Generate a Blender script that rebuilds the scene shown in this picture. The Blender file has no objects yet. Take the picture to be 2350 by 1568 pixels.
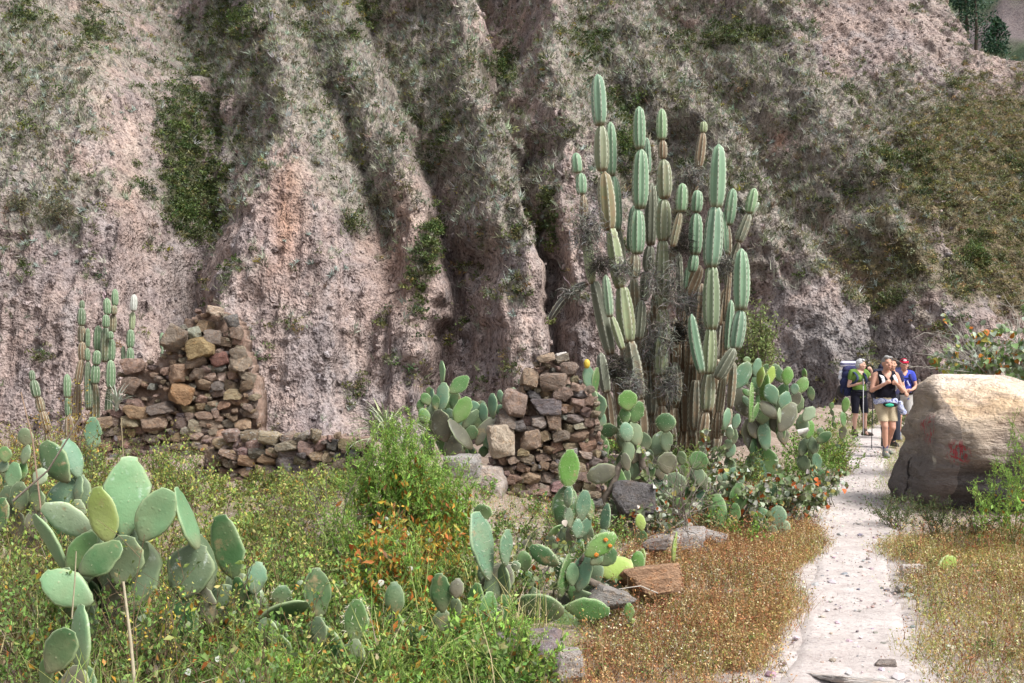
import bpy, bmesh, math, random
import numpy as np
from mathutils import Vector, Matrix, Quaternion

# ------------------------------------------------------------------ camera, light, exposure
scene = bpy.context.scene
COL = scene.collection
F = 2284.7            # focal length in the working pixel unit (picture 2350 wide)
HZ = 833.5            # horizon row
EYE = 1.6
cam_d = bpy.data.cameras.new('camera'); cam = bpy.data.objects.new('camera', cam_d); COL.objects.link(cam)
cam.location = (0, 0, EYE); cam.rotation_euler = (math.radians(90), 0, 0)
cam_d.sensor_width = 36; cam_d.lens = 35; cam_d.shift_y = (HZ - 784) / 2350
cam_d.clip_end = 3000; cam_d.clip_start = 0.05
scene.camera = cam

SUN_EL, SUN_AZ = 52, 128          # azimuth measured clockwise from +Y (128 = behind the camera, to its right)
world = bpy.data.worlds.new('World'); scene.world = world; world.use_nodes = True
wn = world.node_tree; wn.nodes.clear()
wo = wn.nodes.new('ShaderNodeOutputWorld'); bg = wn.nodes.new('ShaderNodeBackground')
sky = wn.nodes.new('ShaderNodeTexSky'); sky.sky_type = 'NISHITA'; sky.sun_disc = False
sky.sun_elevation = math.radians(SUN_EL); sky.sun_rotation = math.radians(SUN_AZ)
sky.air_density = 1.0; sky.dust_density = 3.0; sky.ozone_density = 1.0
hs = wn.nodes.new('ShaderNodeHueSaturation'); hs.inputs['Saturation'].default_value = 0.3
wn.links.new(sky.outputs[0], hs.inputs['Color']); wn.links.new(hs.outputs[0], bg.inputs[0])
bg.inputs[1].default_value = 0.105
wn.links.new(bg.outputs[0], wo.inputs[0])
sun_d = bpy.data.lights.new('sun', 'SUN'); sun_d.energy = 2.3; sun_d.angle = math.radians(20); sun_d.color = (1, .985, .955)
sun = bpy.data.objects.new('sun', sun_d); COL.objects.link(sun)
_a, _e = math.radians(SUN_AZ), math.radians(SUN_EL)
sdir = Vector((math.sin(_a) * math.cos(_e), math.cos(_a) * math.cos(_e), math.sin(_e)))
sun.rotation_euler = sdir.to_track_quat('Z', 'Y').to_euler(); sun.location = sdir * 40
scene.view_settings.view_transform = 'Standard'; scene.view_settings.look = 'None'
scene.view_settings.gamma = 1; scene.view_settings.use_curve_mapping = False
scene.view_settings.exposure = 1.2
scene.render.engine = 'CYCLES'; scene.cycles.adaptive_threshold = .02
scene.cycles.max_bounces = 4; scene.cycles.diffuse_bounces = 2; scene.cycles.transmission_bounces = 3

rng = np.random.default_rng(7); rnd = random.Random(5)

# ------------------------------------------------------------------ numpy helpers
def W(px, py, d):
    return np.array([(px - 1175) * d / F, d, EYE + (HZ - py) * d / F])
def sstep(a, b, x):
    t = np.clip((np.asarray(x, float) - a) / (b - a), 0, 1); return t * t * (3 - 2 * t)
def _hash(i, j, k, s):
    h = (i * 374761393 + j * 668265263 + k * 2147483647 + s * 144665) & 0xffffffff
    h = ((h ^ (h >> 13)) * 1274126177) & 0xffffffff
    h = ((h ^ (h >> 16)) * 2246822519) & 0xffffffff
    return ((h ^ (h >> 15)) & 0xffff) / 65535.0
def vnoise(P, s=0):
    P = np.asarray(P, float); f = np.floor(P).astype(np.int64); t = P - f; t = t * t * (3 - 2 * t)
    r = 0
    for a in (0, 1):
        for b in (0, 1):
            for c in (0, 1):
                w = (t[:, 0] if a else 1 - t[:, 0]) * (t[:, 1] if b else 1 - t[:, 1]) * (t[:, 2] if c else 1 - t[:, 2])
                r = r + w * _hash(f[:, 0] + a, f[:, 1] + b, f[:, 2] + c, s)
    return r * 2 - 1
def fbm(P, o=4, s=0, g=.5):
    P = np.asarray(P, float); r = 0; a = 1.0
    for k in range(o):
        r = r + a * vnoise(P * (2.03 ** k) + 17.3 * k, s + k); a *= g
    return r
def nrm(v):
    return v / np.maximum(np.linalg.norm(v, axis=-1, keepdims=True), 1e-9)

def mesh_np(name, V, faces, mats=(), smooth=True, col=None, attrs=None, uv=None):
    """V (n,3); faces: list of int arrays (m,3) or (m,4)."""
    me = bpy.data.meshes.new(name)
    V = np.ascontiguousarray(V, np.float32)
    fl = [np.asarray(f, np.int32) for f in faces if len(f)]
    nl = sum(f.size for f in fl); npoly = sum(len(f) for f in fl)
    me.vertices.add(len(V)); me.vertices.foreach_set('co', V.ravel())
    me.loops.add(nl); li = np.concatenate([f.ravel() for f in fl]); me.loops.foreach_set('vertex_index', li)
    me.polygons.add(npoly)
    tot = np.concatenate([np.full(len(f), f.shape[1], np.int32) for f in fl])
    st = np.concatenate([[0], np.cumsum(tot)[:-1]]).astype(np.int32)
    me.polygons.foreach_set('loop_start', st)
    me.polygons.foreach_set('use_smooth', np.full(npoly, smooth, bool))
    if col is not None:
        c = np.ones((len(V), 4), np.float32); c[:, :3] = col
        at = me.attributes.new('Col', 'FLOAT_COLOR', 'POINT'); at.data.foreach_set('color', c.ravel())
    for k, v in (attrs or {}).items():
        at = me.attributes.new(k, 'FLOAT', 'POINT'); at.data.foreach_set('value', np.asarray(v, np.float32))
    if uv is not None:
        at = me.attributes.new('crd', 'FLOAT_VECTOR', 'POINT'); u3 = np.zeros((len(V), 3), np.float32); u3[:, :2] = uv
        at.data.foreach_set('vector', u3.ravel())
    for m in mats: me.materials.append(m)
    me.update(calc_edges=True); me.validate(clean_customdata=False)
    return me
def obj(name, me, parent=None, loc=None, label=None, cat=None, group=None, kind=None, color=None):
    o = bpy.data.objects.new(name, me); COL.objects.link(o)
    if parent is not None: o.parent = parent
    if loc is not None: o.location = loc
    if label: o['label'] = label
    if cat: o['category'] = cat
    if group: o['group'] = group
    if kind: o['kind'] = kind
    if color is not None: o.color = tuple(color) + ((1,) if len(color) == 3 else ())
    return o
def thing(name, label, cat, loc, group=None):
    return obj(name, None, loc=loc, label=label, cat=cat, group=group)

class Geo:
    """collects numpy pieces into one mesh"""
    def __init__(s): s.v, s.t, s.q, s.c, s.n = [], [], [], [], 0
    def add(s, V, tris=None, quads=None, col=None):
        V = np.asarray(V, float).reshape(-1, 3)
        s.v.append(V)
        if tris is not None and len(tris): s.t.append(np.asarray(tris) + s.n)
        if quads is not None and len(quads): s.q.append(np.asarray(quads) + s.n)
        c = np.ones((len(V), 3)) * .5 if col is None else np.broadcast_to(np.asarray(col, float), (len(V), 3))
        s.c.append(c); s.n += len(V)
    def mesh(s, name, mat, smooth=True):
        f = []
        if s.t: f.append(np.concatenate(s.t))
        if s.q: f.append(np.concatenate(s.q))
        return mesh_np(name, np.concatenate(s.v), f, (mat,) if mat else (), smooth, np.concatenate(s.c))

def leaves(g, P, D, L, Wd, col, fold=.25, droop=.0):
    """diamond leaves: base P, direction D, length L, width Wd"""
    n = len(P); D = nrm(D); R = rng.normal(size=(n, 3)); S = nrm(np.cross(D, R)); N = np.cross(S, D)
    L = np.broadcast_to(L, n)[:, None]; Wd = np.broadcast_to(Wd, n)[:, None]
    m = P + D * L * .45 + N * Wd * fold
    V = np.stack([P, m + S * Wd * .5, P + D * L - np.array([0, 0, 1]) * L * droop, m - S * Wd * .5], 1)
    i = np.arange(n)[:, None] * 4
    T = np.concatenate([i + [[0, 1, 2]], i + [[0, 2, 3]]])
    g.add(V.reshape(-1, 3), T, None, np.repeat(col, 4, 0))
def chips(g, P, D, L, Wd, col):
    """one-triangle leaves or blades for small or far foliage"""
    n = len(P); D = nrm(D); S = nrm(np.cross(D, rng.normal(size=(n, 3)))); L = np.broadcast_to(L, n)[:, None]; Wd = np.broadcast_to(Wd, n)[:, None]
    V = np.stack([P - S * Wd * .5, P + S * Wd * .5, P + D * L], 1); g.add(V.reshape(-1, 3), np.arange(n * 3).reshape(-1, 3), None, np.repeat(col, 3, 0))
def heart_leaves(g, P, D, L, col):
    """broad pointed-oval leaves hanging along D"""
    n = len(P); D = nrm(D); R = rng.normal(size=(n, 3)); R[:, 1] -= 1.2; S = nrm(np.cross(D, R)); N = np.cross(S, D)
    prof = [(0, 0), (.08, .33), (.3, .46), (.6, .36), (1, 0)]
    L = np.asarray(L)[:, None]; rows = []
    for t, w in prof:
        c = P + D * L * t + N * L * (.10 * math.sin(math.pi * t))
        if w == 0: rows.append(c)
        else: rows += [c + S * L * w + N * L * w * .25, c, c - S * L * w + N * L * w * .25]
    V = np.stack(rows, 1); i = np.arange(n)[:, None] * 11
    tr = [[0, 1, 2], [0, 2, 3], [7, 10, 8], [8, 10, 9]]
    qd = [[1, 4, 5, 2], [2, 5, 6, 3], [4, 7, 8, 5], [5, 8, 9, 6]]
    g.add(V.reshape(-1, 3), np.concatenate([i + [t] for t in tr]), np.concatenate([i + [q] for q in qd]), np.repeat(col, 11, 0))
def blades(g, P, D, L, wd, col, bend=.3, tipcol=None):
    n = len(P); D = nrm(D); R = rng.normal(size=(n, 3)); S = nrm(np.cross(D, R)); B = nrm(np.cross(S, D))
    L = np.broadcast_to(L, n)[:, None]; wd = np.broadcast_to(wd, n)[:, None]; bd = (rng.random((n, 1)) * bend) * L
    m = P + D * L * .55 + B * bd * .3; t = P + D * L * (1 - .1 * bend) + B * bd - np.array([0, 0, .25]) * bd
    V = np.stack([P - S * wd * .5, P + S * wd * .5, m - S * wd * .42, m + S * wd * .42, t], 1)
    i = np.arange(n)[:, None] * 5
    T = np.concatenate([i + [[0, 1, 3]], i + [[0, 3, 2]], i + [[2, 3, 4]]])
    c = np.repeat(col, 5, 0)
    if tipcol is not None: c.reshape(n, 5, 3)[:, 4] = tipcol
    g.add(V.reshape(-1, 3), T, None, c)
def tubes(g, PL, r0, r1, col, sides=3):
    """PL (n,k,3) polylines -> thin tubes"""
    n, k, _ = PL.shape
    T = np.gradient(PL, axis=1); T = nrm(T); ref = np.array([.31, .52, .79]); S = nrm(np.cross(T, ref)); B = np.cross(S, T)
    a = np.arange(sides) * 2 * math.pi / sides
    r = np.linspace(0, 1, k)[None, :, None, None]; r0 = np.broadcast_to(r0, n)[:, None, None, None]; r1 = np.broadcast_to(r1, n)[:, None, None, None]
    rad = r0 * (1 - r) + r1 * r
    V = PL[:, :, None, :] + rad * (np.cos(a)[None, None, :, None] * S[:, :, None, :] + np.sin(a)[None, None, :, None] * B[:, :, None, :])
    q = []
    for j in range(k - 1):
        for s in range(sides):
            q.append([j * sides + s, j * sides + (s + 1) % sides, (j + 1) * sides + (s + 1) % sides, (j + 1) * sides + s])
    Q = (np.arange(n) * k * sides)[:, None, None] + np.array(q)[None]
    c = np.broadcast_to(np.asarray(col, float).reshape(-1, 1, 3) if np.ndim(col) > 1 else np.asarray(col, float).reshape(1, 1, 3), (n, k * sides, 3))
    g.add(V.reshape(-1, 3), None, Q.reshape(-1, 4), c.reshape(-1, 3))
def pick(pal, n, jit=.15):
    """pal: list of (weight, rgb)"""
    w = np.array([p[0] for p in pal], float); w /= w.sum()
    c = np.array([p[1] for p in pal])[rng.choice(len(pal), n, p=w)]
    return np.clip(c * (1 + rng.normal(0, jit, (n, 1))) * (1 + rng.normal(0, jit * .35, (n, 3))), .004, .9)

_ico = {}
def ico(sub):
    if sub not in _ico:
        b = bmesh.new(); bmesh.ops.create_icosphere(b, subdivisions=sub, radius=1)
        V = np.array([v.co[:] for v in b.verts]); T = np.array([[v.index for v in f.verts] for f in b.faces]); b.free(); _ico[sub] = (V, T)
    return _ico[sub]
def plane_rock(U, planes, p=14):
    s = 0
    for n, d in planes:
        n = np.asarray(n, float); n = n / np.linalg.norm(n)
        s = s + np.maximum(U @ n / d, 0) ** p
    return U * (s ** (-1 / p))[:, None]
def rock_V(seed, sub=3, flat=.75, npl=10, p=40):
    r = np.random.default_rng(seed); U, T = ico(sub)
    N = nrm(r.normal(size=(npl, 3))); pl = [(n, r.uniform(.62, 1.0)) for n in N]
    pl += [((0, 0, 1), r.uniform(.6, .85)), ((0, 0, -1), r.uniform(.6, .85)), ((1, 0, 0), .95), ((-1, 0, 0), .95), ((0, 1, 0), .9), ((0, -1, 0), r.uniform(.7, .9))]
    V = plane_rock(U, pl, p)
    V = V * (1 + .05 * fbm(V * 2.6 + seed, 4, seed, .6))[:, None]
    V = V / np.abs(V).max(0); return V, T

# ------------------------------------------------------------------ material helpers
class NT:
    def __init__(s, name, rough=.85, spec=.25):
        s.m = bpy.data.materials.new(name); s.m.use_nodes = True; s.t = s.m.node_tree
        s.b = s.t.nodes['Principled BSDF']; s.b.inputs['Roughness'].default_value = rough
        s.b.inputs['Specular IOR Level'].default_value = spec
    def n(s, typ, **kw):
        nd = s.t.nodes.new('ShaderNode' + typ)
        for k, v in kw.items():
            if hasattr(nd, k) and not k[0].isupper(): setattr(nd, k, v)
            else:
                sk = nd.inputs[k.replace('_', ' ')] if not k.startswith('I') or not k[1:].isdigit() else nd.inputs[int(k[1:])]
                s.set(sk, v)
        return nd
    def set(s, sk, v):
        if isinstance(v, bpy.types.NodeSocket): s.t.links.new(v, sk)
        elif isinstance(v, bpy.types.Node): s.t.links.new(v.outputs[0], sk)
        else: sk.default_value = v
    def attr(s, name, out='Color'): return s.n('Attribute', attribute_name=name).outputs[out]
    def objc(s): return s.n('TexCoord').outputs['Object']
    def oinfo(s): return s.n('ObjectInfo')
    def noise(s, vec, scale, detail=4, rough=.55, dist=0): return s.n('TexNoise', Vector=vec, Scale=scale, Detail=detail, Roughness=rough, Distortion=dist).outputs['Fac']
    def vor(s, vec, scale, feature='F1', out='Distance', rand=1.0):
        nd = s.n('TexVoronoi', feature=feature, Vector=vec, Scale=scale, Randomness=rand); return nd.outputs[out]
    def ramp(s, fac, stops):
        nd = s.n('ValToRGB', Fac=fac); e = nd.color_ramp.elements
        while len(e) < len(stops): e.new(.5)
        for k, (p, c) in zip(e, stops): k.position = p; k.color = (tuple(c) + (1,)) if np.ndim(c) else (c, c, c, 1)
        return nd.outputs['Color']
    def mix(s, fac, a, b, mode='MIX'):
        nd = s.n('Mix', data_type='RGBA', blend_type=mode); s.set(nd.inputs[0], fac)
        for sk, v in ((nd.inputs[6], a), (nd.inputs[7], b)): s.set(sk, tuple(v) + (1,) if isinstance(v, (tuple, list)) and len(v) == 3 else v)
        return nd.outputs[2]
    def math(s, op, a, b=0.0, clamp=False):
        nd = s.n('Math', operation=op, use_clamp=clamp); s.set(nd.inputs[0], a); s.set(nd.inputs[1], b); return nd.outputs[0]
    def mapv(s, vec, sc): return s.n('Mapping', Vector=vec, Scale=sc).outputs[0]
    def color(s, v): s.set(s.b.inputs['Base Color'], v)
    def bump(s, h, strength=.5, dist=.02, prev=None):
        nd = s.n('Bump', Strength=strength, Distance=dist, Height=h)
        if prev is not None: s.t.links.new(prev, nd.inputs['Normal'])
        s.t.links.new(nd.outputs[0], s.b.inputs['Normal']); return nd.outputs[0]
    def translucent(s, col, fac):
        tr = s.n('BsdfTranslucent', Color=col); mx = s.n('MixShader', Fac=fac)
        s.t.links.new(s.b.outputs[0], mx.inputs[1]); s.t.links.new(tr.outputs[0], mx.inputs[2])
        s.t.links.new(mx.outputs[0], s.t.nodes['Material Output'].inputs[0])

def mat_foliage(name, rough=.55, tr=.25, spec=.3):
    m = NT(name, rough, spec); c = m.attr('Col'); m.color(c); m.translucent(c, tr); return m.m
M_LEAF = mat_foliage('leaf'); M_GRASS = mat_foliage('dry_grass', .7, .2, .15)
def mat_twig():
    m = NT('twig', .9, .1); c = m.attr('Col'); m.color(m.mix(m.noise(m.objc(), 40), m.mix(.45, c, (0, 0, 0), 'MIX'), c)); return m.m
M_TWIG = mat_twig()
def mat_cliff():
    m = NT('cliff_soil', .95, .1); o = m.objc(); c = m.mix(1.0, m.attr('Col'), (.72, .70, .70), 'MULTIPLY')
    st = m.mapv(o, (1.6, 1.6, .12)); streak = m.noise(st, 1.3, 5, .6)
    f1 = m.noise(o, .9, 4, .7); f2 = m.noise(m.mapv(o, (1, 1, .85)), 3.6, 1.6, .9)
    st2 = m.noise(m.mapv(o, (.5, .5, .05)), 1.2, 5, .6)
    c1 = m.mix(m.ramp(streak, [(.46, 0), (.60, .7)]), c, m.mix(1.0, c, (.55, .52, .52), 'MULTIPLY')); c1 = m.mix(m.ramp(st2, [(.5, 0), (.62, .5)]), c1, m.mix(1.0, c1, (.66, .66, .68), 'MULTIPLY'))
    c1 = m.mix(m.ramp(f1, [(.45, 0), (.7, .5)]), c1, m.mix(1.0, c1, (1.25, 1.12, 1.02), 'MULTIPLY'))
    c2 = m.mix(m.ramp(f2, [(.33, .9), (.47, 0)]), c1, m.mix(1.0, c1, (.32, .30, .30), 'MULTIPLY')); c2 = m.mix(m.ramp(f2, [(.54, 0), (.70, .7)]), c2, m.mix(1.0, c2, (1.38, 1.36, 1.36), 'MULTIPLY'))
    rk = m.n('TexVoronoi', Vector=o, Scale=2.6); sel = m.n('SeparateColor', Color=rk.outputs['Color']).outputs[0]
    stone = m.math('MULTIPLY', m.math('LESS_THAN', rk.outputs['Distance'], .28), m.math('GREATER_THAN', sel, .72))
    c3 = m.mix(m.math('MULTIPLY', stone, .5), c2, m.mix(1.0, c2, (1.35, 1.32, 1.38), 'MULTIPLY'))
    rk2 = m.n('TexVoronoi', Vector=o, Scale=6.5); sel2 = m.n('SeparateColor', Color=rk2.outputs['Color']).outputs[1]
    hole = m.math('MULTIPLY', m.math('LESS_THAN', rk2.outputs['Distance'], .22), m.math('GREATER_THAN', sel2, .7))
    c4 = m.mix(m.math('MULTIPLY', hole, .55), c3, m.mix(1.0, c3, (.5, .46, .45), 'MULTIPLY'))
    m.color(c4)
    h = m.math('ADD', m.math('MULTIPLY', f2, .8), m.math('SUBTRACT', m.math('MULTIPLY', stone, .35), m.math('MULTIPLY', hole, .45)))
    h = m.math('ADD', h, m.math('MULTIPLY', f1, .7)); m.bump(h, 1.0, .42); return m.m
M_CLIFF = mat_cliff()
def mat_ground():
    m = NT('earth', .95, .1); o = m.objc(); n1 = m.noise(o, 1.2, 6, .65); n2 = m.noise(o, 14, 6, .7)
    base = m.ramp(n1, [(.3, (.19, .14, .105)), (.5, (.29, .225, .18)), (.72, (.40, .335, .285))])
    vr = m.n('TexVoronoi', Vector=o, Scale=22); sel = m.n('SeparateColor', Color=vr.outputs['Color']).outputs[0]
    peb = m.math('MULTIPLY', m.math('LESS_THAN', vr.outputs['Distance'], .35), m.math('GREATER_THAN', sel, .75))
    c = m.mix(m.math('MULTIPLY', peb, .7), base, m.mix(sel, (.2, .16, .15), (.5, .45, .42)))
    c = m.mix(m.ramp(n2, [(.35, .5), (.6, 0)]), c, (.11, .075, .05)); du = m.math('MULTIPLY', m.attr('dust', 'Fac'), m.ramp(m.noise(o, 5, 5, .7), [(.3, .55), (.55, 1)])); c = m.mix(du, c, m.ramp(n2, [(.3, (.33, .28, .26)), (.6, (.52, .465, .44))])); m.color(c)
    m.bump(m.math('ADD', n2, m.math('MULTIPLY', peb, .5)), .8, .03); return m.m
def mat_path():
    m = NT('path_gravel', .95, .1); o = m.objc(); n1 = m.noise(o, .9, 5, .6); n2 = m.noise(o, 30, 6, .75); n3 = m.noise(o, 6, 5, .65)
    base = m.ramp(n1, [(.3, (.44, .385, .36)), (.7, (.57, .515, .49))])
    v1 = m.n('TexVoronoi', Vector=o, Scale=34); s1 = m.n('SeparateColor', Color=v1.outputs['Color'])
    p1 = m.math('MULTIPLY', m.math('LESS_THAN', v1.outputs['Distance'], .34), m.math('GREATER_THAN', s1.outputs[0], .72))
    c = m.mix(m.ramp(n3, [(.35, .5), (.62, 0)]), base, (.33, .275, .255))
    c = m.mix(m.math('MULTIPLY', p1, .75), c, m.mix(s1.outputs[1], (.2, .18, .18), (.66, .60, .57)))
    c = m.mix(m.ramp(n2, [(.33, .55), (.5, 0)]), c, (.22, .18, .165)); m.color(c)
    m.bump(m.math('ADD', m.math('MULTIPLY', p1, .6), m.math('ADD', n2, n3)), .7, .02); return m.m
M_GROUND, M_PATH = mat_ground(), mat_path()
def mat_stone():
    m = NT('field_stone', .9, .2); o = m.objc(); oi = m.oinfo(); c = oi.outputs['Color']
    ofs = m.n('VectorMath', operation='ADD'); m.set(ofs.inputs[0], o)
    cx = m.n('CombineXYZ', X=m.math('MULTIPLY', oi.outputs['Random'], 37.), Y=m.math('MULTIPLY', oi.outputs['Random'], 91.), Z=3.); m.set(ofs.inputs[1], cx)
    v = ofs.outputs[0]; n1 = m.noise(v, 1.6, 6, .65); n2 = m.noise(v, 9, 6, .75); n3 = m.noise(v, 2.6, 5, .7)
    c1 = m.mix(m.ramp(n1, [(.35, .8), (.62, 0)]), c, m.mix(1., c, (.55, .5, .48), 'MULTIPLY'))
    c1 = m.mix(m.ramp(n3, [(.52, 0), (.68, .6)]), c1, m.mix(1., c1, (1.4, 1.12, .85), 'MULTIPLY'))
    c1 = m.mix(m.ramp(n2, [(.35, .6), (.5, 0)]), c1, m.mix(1., c1, (.5, .48, .47), 'MULTIPLY'))
    lich = m.math('MULTIPLY', m.ramp(m.noise(v, 3.5, 5, .75), [(.56, 0), (.63, 1)]), m.math('SUBTRACT', 1., oi.outputs['Alpha']))
    c1 = m.mix(lich, c1, (.62, .60, .56)); m.color(c1)
    m.bump(m.math('ADD', m.math('MULTIPLY', n1, 1.2), m.math('MULTIPLY', n2, .5)), .8, .12); return m.m
M_STONE = mat_stone()
def mat_mud():
    m = NT('mud_mortar', .95, .1); o = m.objc(); n1 = m.noise(o, 5, 6, .7); n2 = m.noise(o, 30, 5, .7)
    vr = m.n('TexVoronoi', Vector=o, Scale=16); s = m.n('SeparateColor', Color=vr.outputs['Color']).outputs[0]
    c = m.ramp(n1, [(.3, (.17, .115, .085)), (.55, (.30, .21, .165)), (.75, (.40, .30, .24))])
    pb = m.math('MULTIPLY', m.math('LESS_THAN', vr.outputs['Distance'], .4), m.math('GREATER_THAN', s, .7))
    c = m.mix(m.math('MULTIPLY', pb, .6), c, (.36, .29, .25)); m.color(c)
    m.bump(m.math('ADD', m.math('ADD', n1, m.math('MULTIPLY', n2, .4)), m.math('MULTIPLY', pb, .4)), 1., .06); return m.m
M_MUD = mat_mud()
def mat_pad():
    m = NT('prickly_pear_skin', .5, .4); oi = m.oinfo(); c = oi.outputs['Color']; u = m.attr('crd', 'Vector'); rim = m.attr('rim', 'Fac'); o = m.objc()
    n1 = m.noise(o, 5, 5, .6); n2 = m.noise(o, 40, 4, .6)
    c1 = m.mix(m.ramp(n1, [(.3, .55), (.6, 0)]), c, m.mix(1., c, (.62, .7, .6), 'MULTIPLY'))
    c1 = m.mix(m.ramp(n1, [(.55, 0), (.75, .4)]), c1, m.mix(.5, c1, (.42, .55, .42)))
    vr = m.n('TexVoronoi', Vector=u, Scale=30., Randomness=.35); dd = vr.outputs['Distance']
    c1 = m.mix(m.ramp(dd, [(.07, .55), (.13, 0)]), c1, (.30, .31, .19))
    wax = m.math('MULTIPLY', m.ramp(m.noise(o, 11, 4, .7), [(.58, 0), (.66, 1)]), m.math('SUBTRACT', 1., oi.outputs['Alpha']))
    c1 = m.mix(wax, c1, (.60, .66, .62))
    ov = m.n('VectorMath', operation='ADD', I0=o, I1=m.n('CombineXYZ', X=m.math('MULTIPLY', oi.outputs['Random'], 23.), Y=m.math('MULTIPLY', oi.outputs['Random'], 57.), Z=1.).outputs[0]).outputs[0]; scar = m.ramp(m.noise(ov, 8, 6, .7), [(.60, 0), (.68, .8)]); c1 = m.mix(m.ramp(m.noise(ov, 3.5, 5, .65), [(.48, 0), (.66, .55)]), c1, m.mix(.5, c1, (.27, .27, .15))); vv = m.n('SeparateXYZ', Vector=u).outputs[1]; c1 = m.mix(m.math('MULTIPLY', m.ramp(vv, [(.0, .85), (.09, 0)]), m.noise(ov, 9, 4)), c1, (.22, .17, .11))
    c1 = m.mix(scar, c1, (.26, .19, .10))
    c1 = m.mix(m.ramp(rim, [(.80, 0), (.98, .5)]), c1, (.40, .48, .26)); m.color(c1)
    m.bump(m.math('ADD', m.math('MULTIPLY', m.ramp(dd, [(.0, 1), (.25, 0)]), .35), m.math('ADD', m.math('MULTIPLY', n2, .4), n1)), .5, .008); return m.m
M_PAD = mat_pad()
def mat_cactus():
    m = NT('column_cactus_skin', .55, .35); oi = m.oinfo(); c = oi.outputs['Color']; rib = m.attr('rib', 'Fac'); t = m.attr('tt', 'Fac'); ln = m.attr('ln', 'Fac'); o = m.objc()
    br = m.math('SUBTRACT', 1., oi.outputs['Alpha']); n1 = m.noise(o, 3.5, 5, .6); n2 = m.noise(o, 14, 5, .7)
    c1 = m.mix(m.ramp(n1, [(.35, .5), (.65, 0)]), c, m.mix(1., c, (.7, .74, .68), 'MULTIPLY'))
    bmask = m.math('ADD', m.math('MULTIPLY', n1, .9), m.math('ADD', m.math('MULTIPLY', br, .75), m.math('MULTIPLY', n2, .25)))
    c1 = m.mix(m.ramp(bmask, [(.80, 0), (1.0, .9)]), c1, m.mix(n2, (.07, .05, .035), (.30, .2, .11)))
    rust = m.ramp(m.noise(m.n('VectorMath', operation='ADD', I0=o, I1=(4, 1, 8)).outputs[0], 5, 5, .7), [(.63, 0), (.69, .8)])
    c1 = m.mix(m.math('MULTIPLY', rust, m.math('ADD', m.math('MULTIPLY', br, 1.5), .25), True), c1, (.33, .15, .04))
    c1 = m.mix(m.math('MULTIPLY', m.ramp(t, [(.0, 1), (.10, 0)]), .8), c1, (.16, .09, .05))
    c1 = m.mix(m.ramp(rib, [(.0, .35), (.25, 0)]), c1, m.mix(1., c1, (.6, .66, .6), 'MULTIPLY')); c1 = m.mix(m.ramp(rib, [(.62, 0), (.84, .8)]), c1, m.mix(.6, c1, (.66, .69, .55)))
    ar = m.math('FRACT', m.math('MULTIPLY', ln, 17.)); dot = m.math('MULTIPLY', m.math('LESS_THAN', ar, .42), m.ramp(rib, [(.80, 0), (.9, 1)]))
    c1 = m.mix(m.math('MULTIPLY', dot, .75), c1, (.055, .04, .03)); m.color(c1)
    m.bump(m.math('ADD', n2, m.math('MULTIPLY', dot, .4)), .35, .01); return m.m
M_CACTUS = mat_cactus()
def mat_plain(name, rough=.8, spec=.2, bump=.0, scale=60, var=.25):
    m = NT(name, rough, spec); oi = m.oinfo(); c = oi.outputs['Color']; n = m.noise(m.objc(), scale, 4, .6)
    m.color(m.mix(m.ramp(n, [(.35, var), (.65, 0)]), c, m.mix(1., c, (.5, .5, .5), 'MULTIPLY')))
    if bump: m.bump(n, bump, .01)
    return m.m
M_CLOTH = mat_plain('cloth', .9, .15, .5, 55); M_SKIN = mat_plain('skin', .55, .35, .1, 25, .12)
M_HAIR = mat_plain('hair', .7, .3, .8, 90, .6); M_BARK = mat_plain('bark', .95, .1, .9, 22, .6); M_METAL = mat_plain('pole_metal', .35, .5, 0, 30, .1)
# ------------------------------------------------------------------ ground and path
PATH_Y = np.array([-8, 2, 4.0, 5.0, 5.6, 6.3, 7.84, 9.0, 10., 12.3, 14.5, 16.9, 21.3, 24, 27, 33, 44])
PATH_X = np.array([-3., .6, 1.36, 1.72, 1.91, 2.13, 2.68, 3.06, 3.37, 4.2, 5.05, 6.0, 7.65, 8.9, 10.8, 15.5, 26])
PATH_H = np.array([.5, .5, .46, .44, .40, .36, .37, .39, .40, .36, .33, .33, .36, .4, .4, .4, .4])
def pathx(y): return np.interp(y, PATH_Y, PATH_X)
def pathh(y): return np.interp(y, PATH_Y, PATH_H)
def yedge(x):
    return np.interp(x, [-40, -8, 1.5, 4, 7, 10, 20, 60], [13.0, 13.5, 13.2, 17, 26, 30, 36, 44])
def ground_base(x, y):
    x = np.asarray(x, float); y = np.asarray(y, float)
    dl = pathx(y) - x
    z = .42 * sstep(1.2, 4.5, dl) * sstep(5, 9.5, y) + .10 * sstep(.6, 2.0, dl)
    z = z + .35 * sstep(.8, 4, -dl) * sstep(7, 12, y) + .6 * sstep(3, 12, -dl)
    z = z + .38 * np.exp(-(((x - 1.75) / 1.1) ** 2 + ((y - 10.9) / .9) ** 2))
    return z - 17 * sstep(0, 13, y - yedge(x)) - 2.5 * sstep(0, 3, y - yedge(x))
def gnoise(x, y):
    P = np.stack([np.ravel(x), np.ravel(y), np.zeros(np.size(x))], 1)
    return (fbm(P * .9, 4, 3) * .06 + fbm(P * 4.5, 3, 9) * .022).reshape(np.shape(x))
def offpath(x, y):
    return sstep(.75, 1.6, np.abs(np.asarray(x) - pathx(y)) / pathh(y))
def G(x, y):
    return ground_base(x, y) + gnoise(x, y) * offpath(x, y)
def Gp(x, y): return float(G(np.array([x]), np.array([y]))[0])

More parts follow.
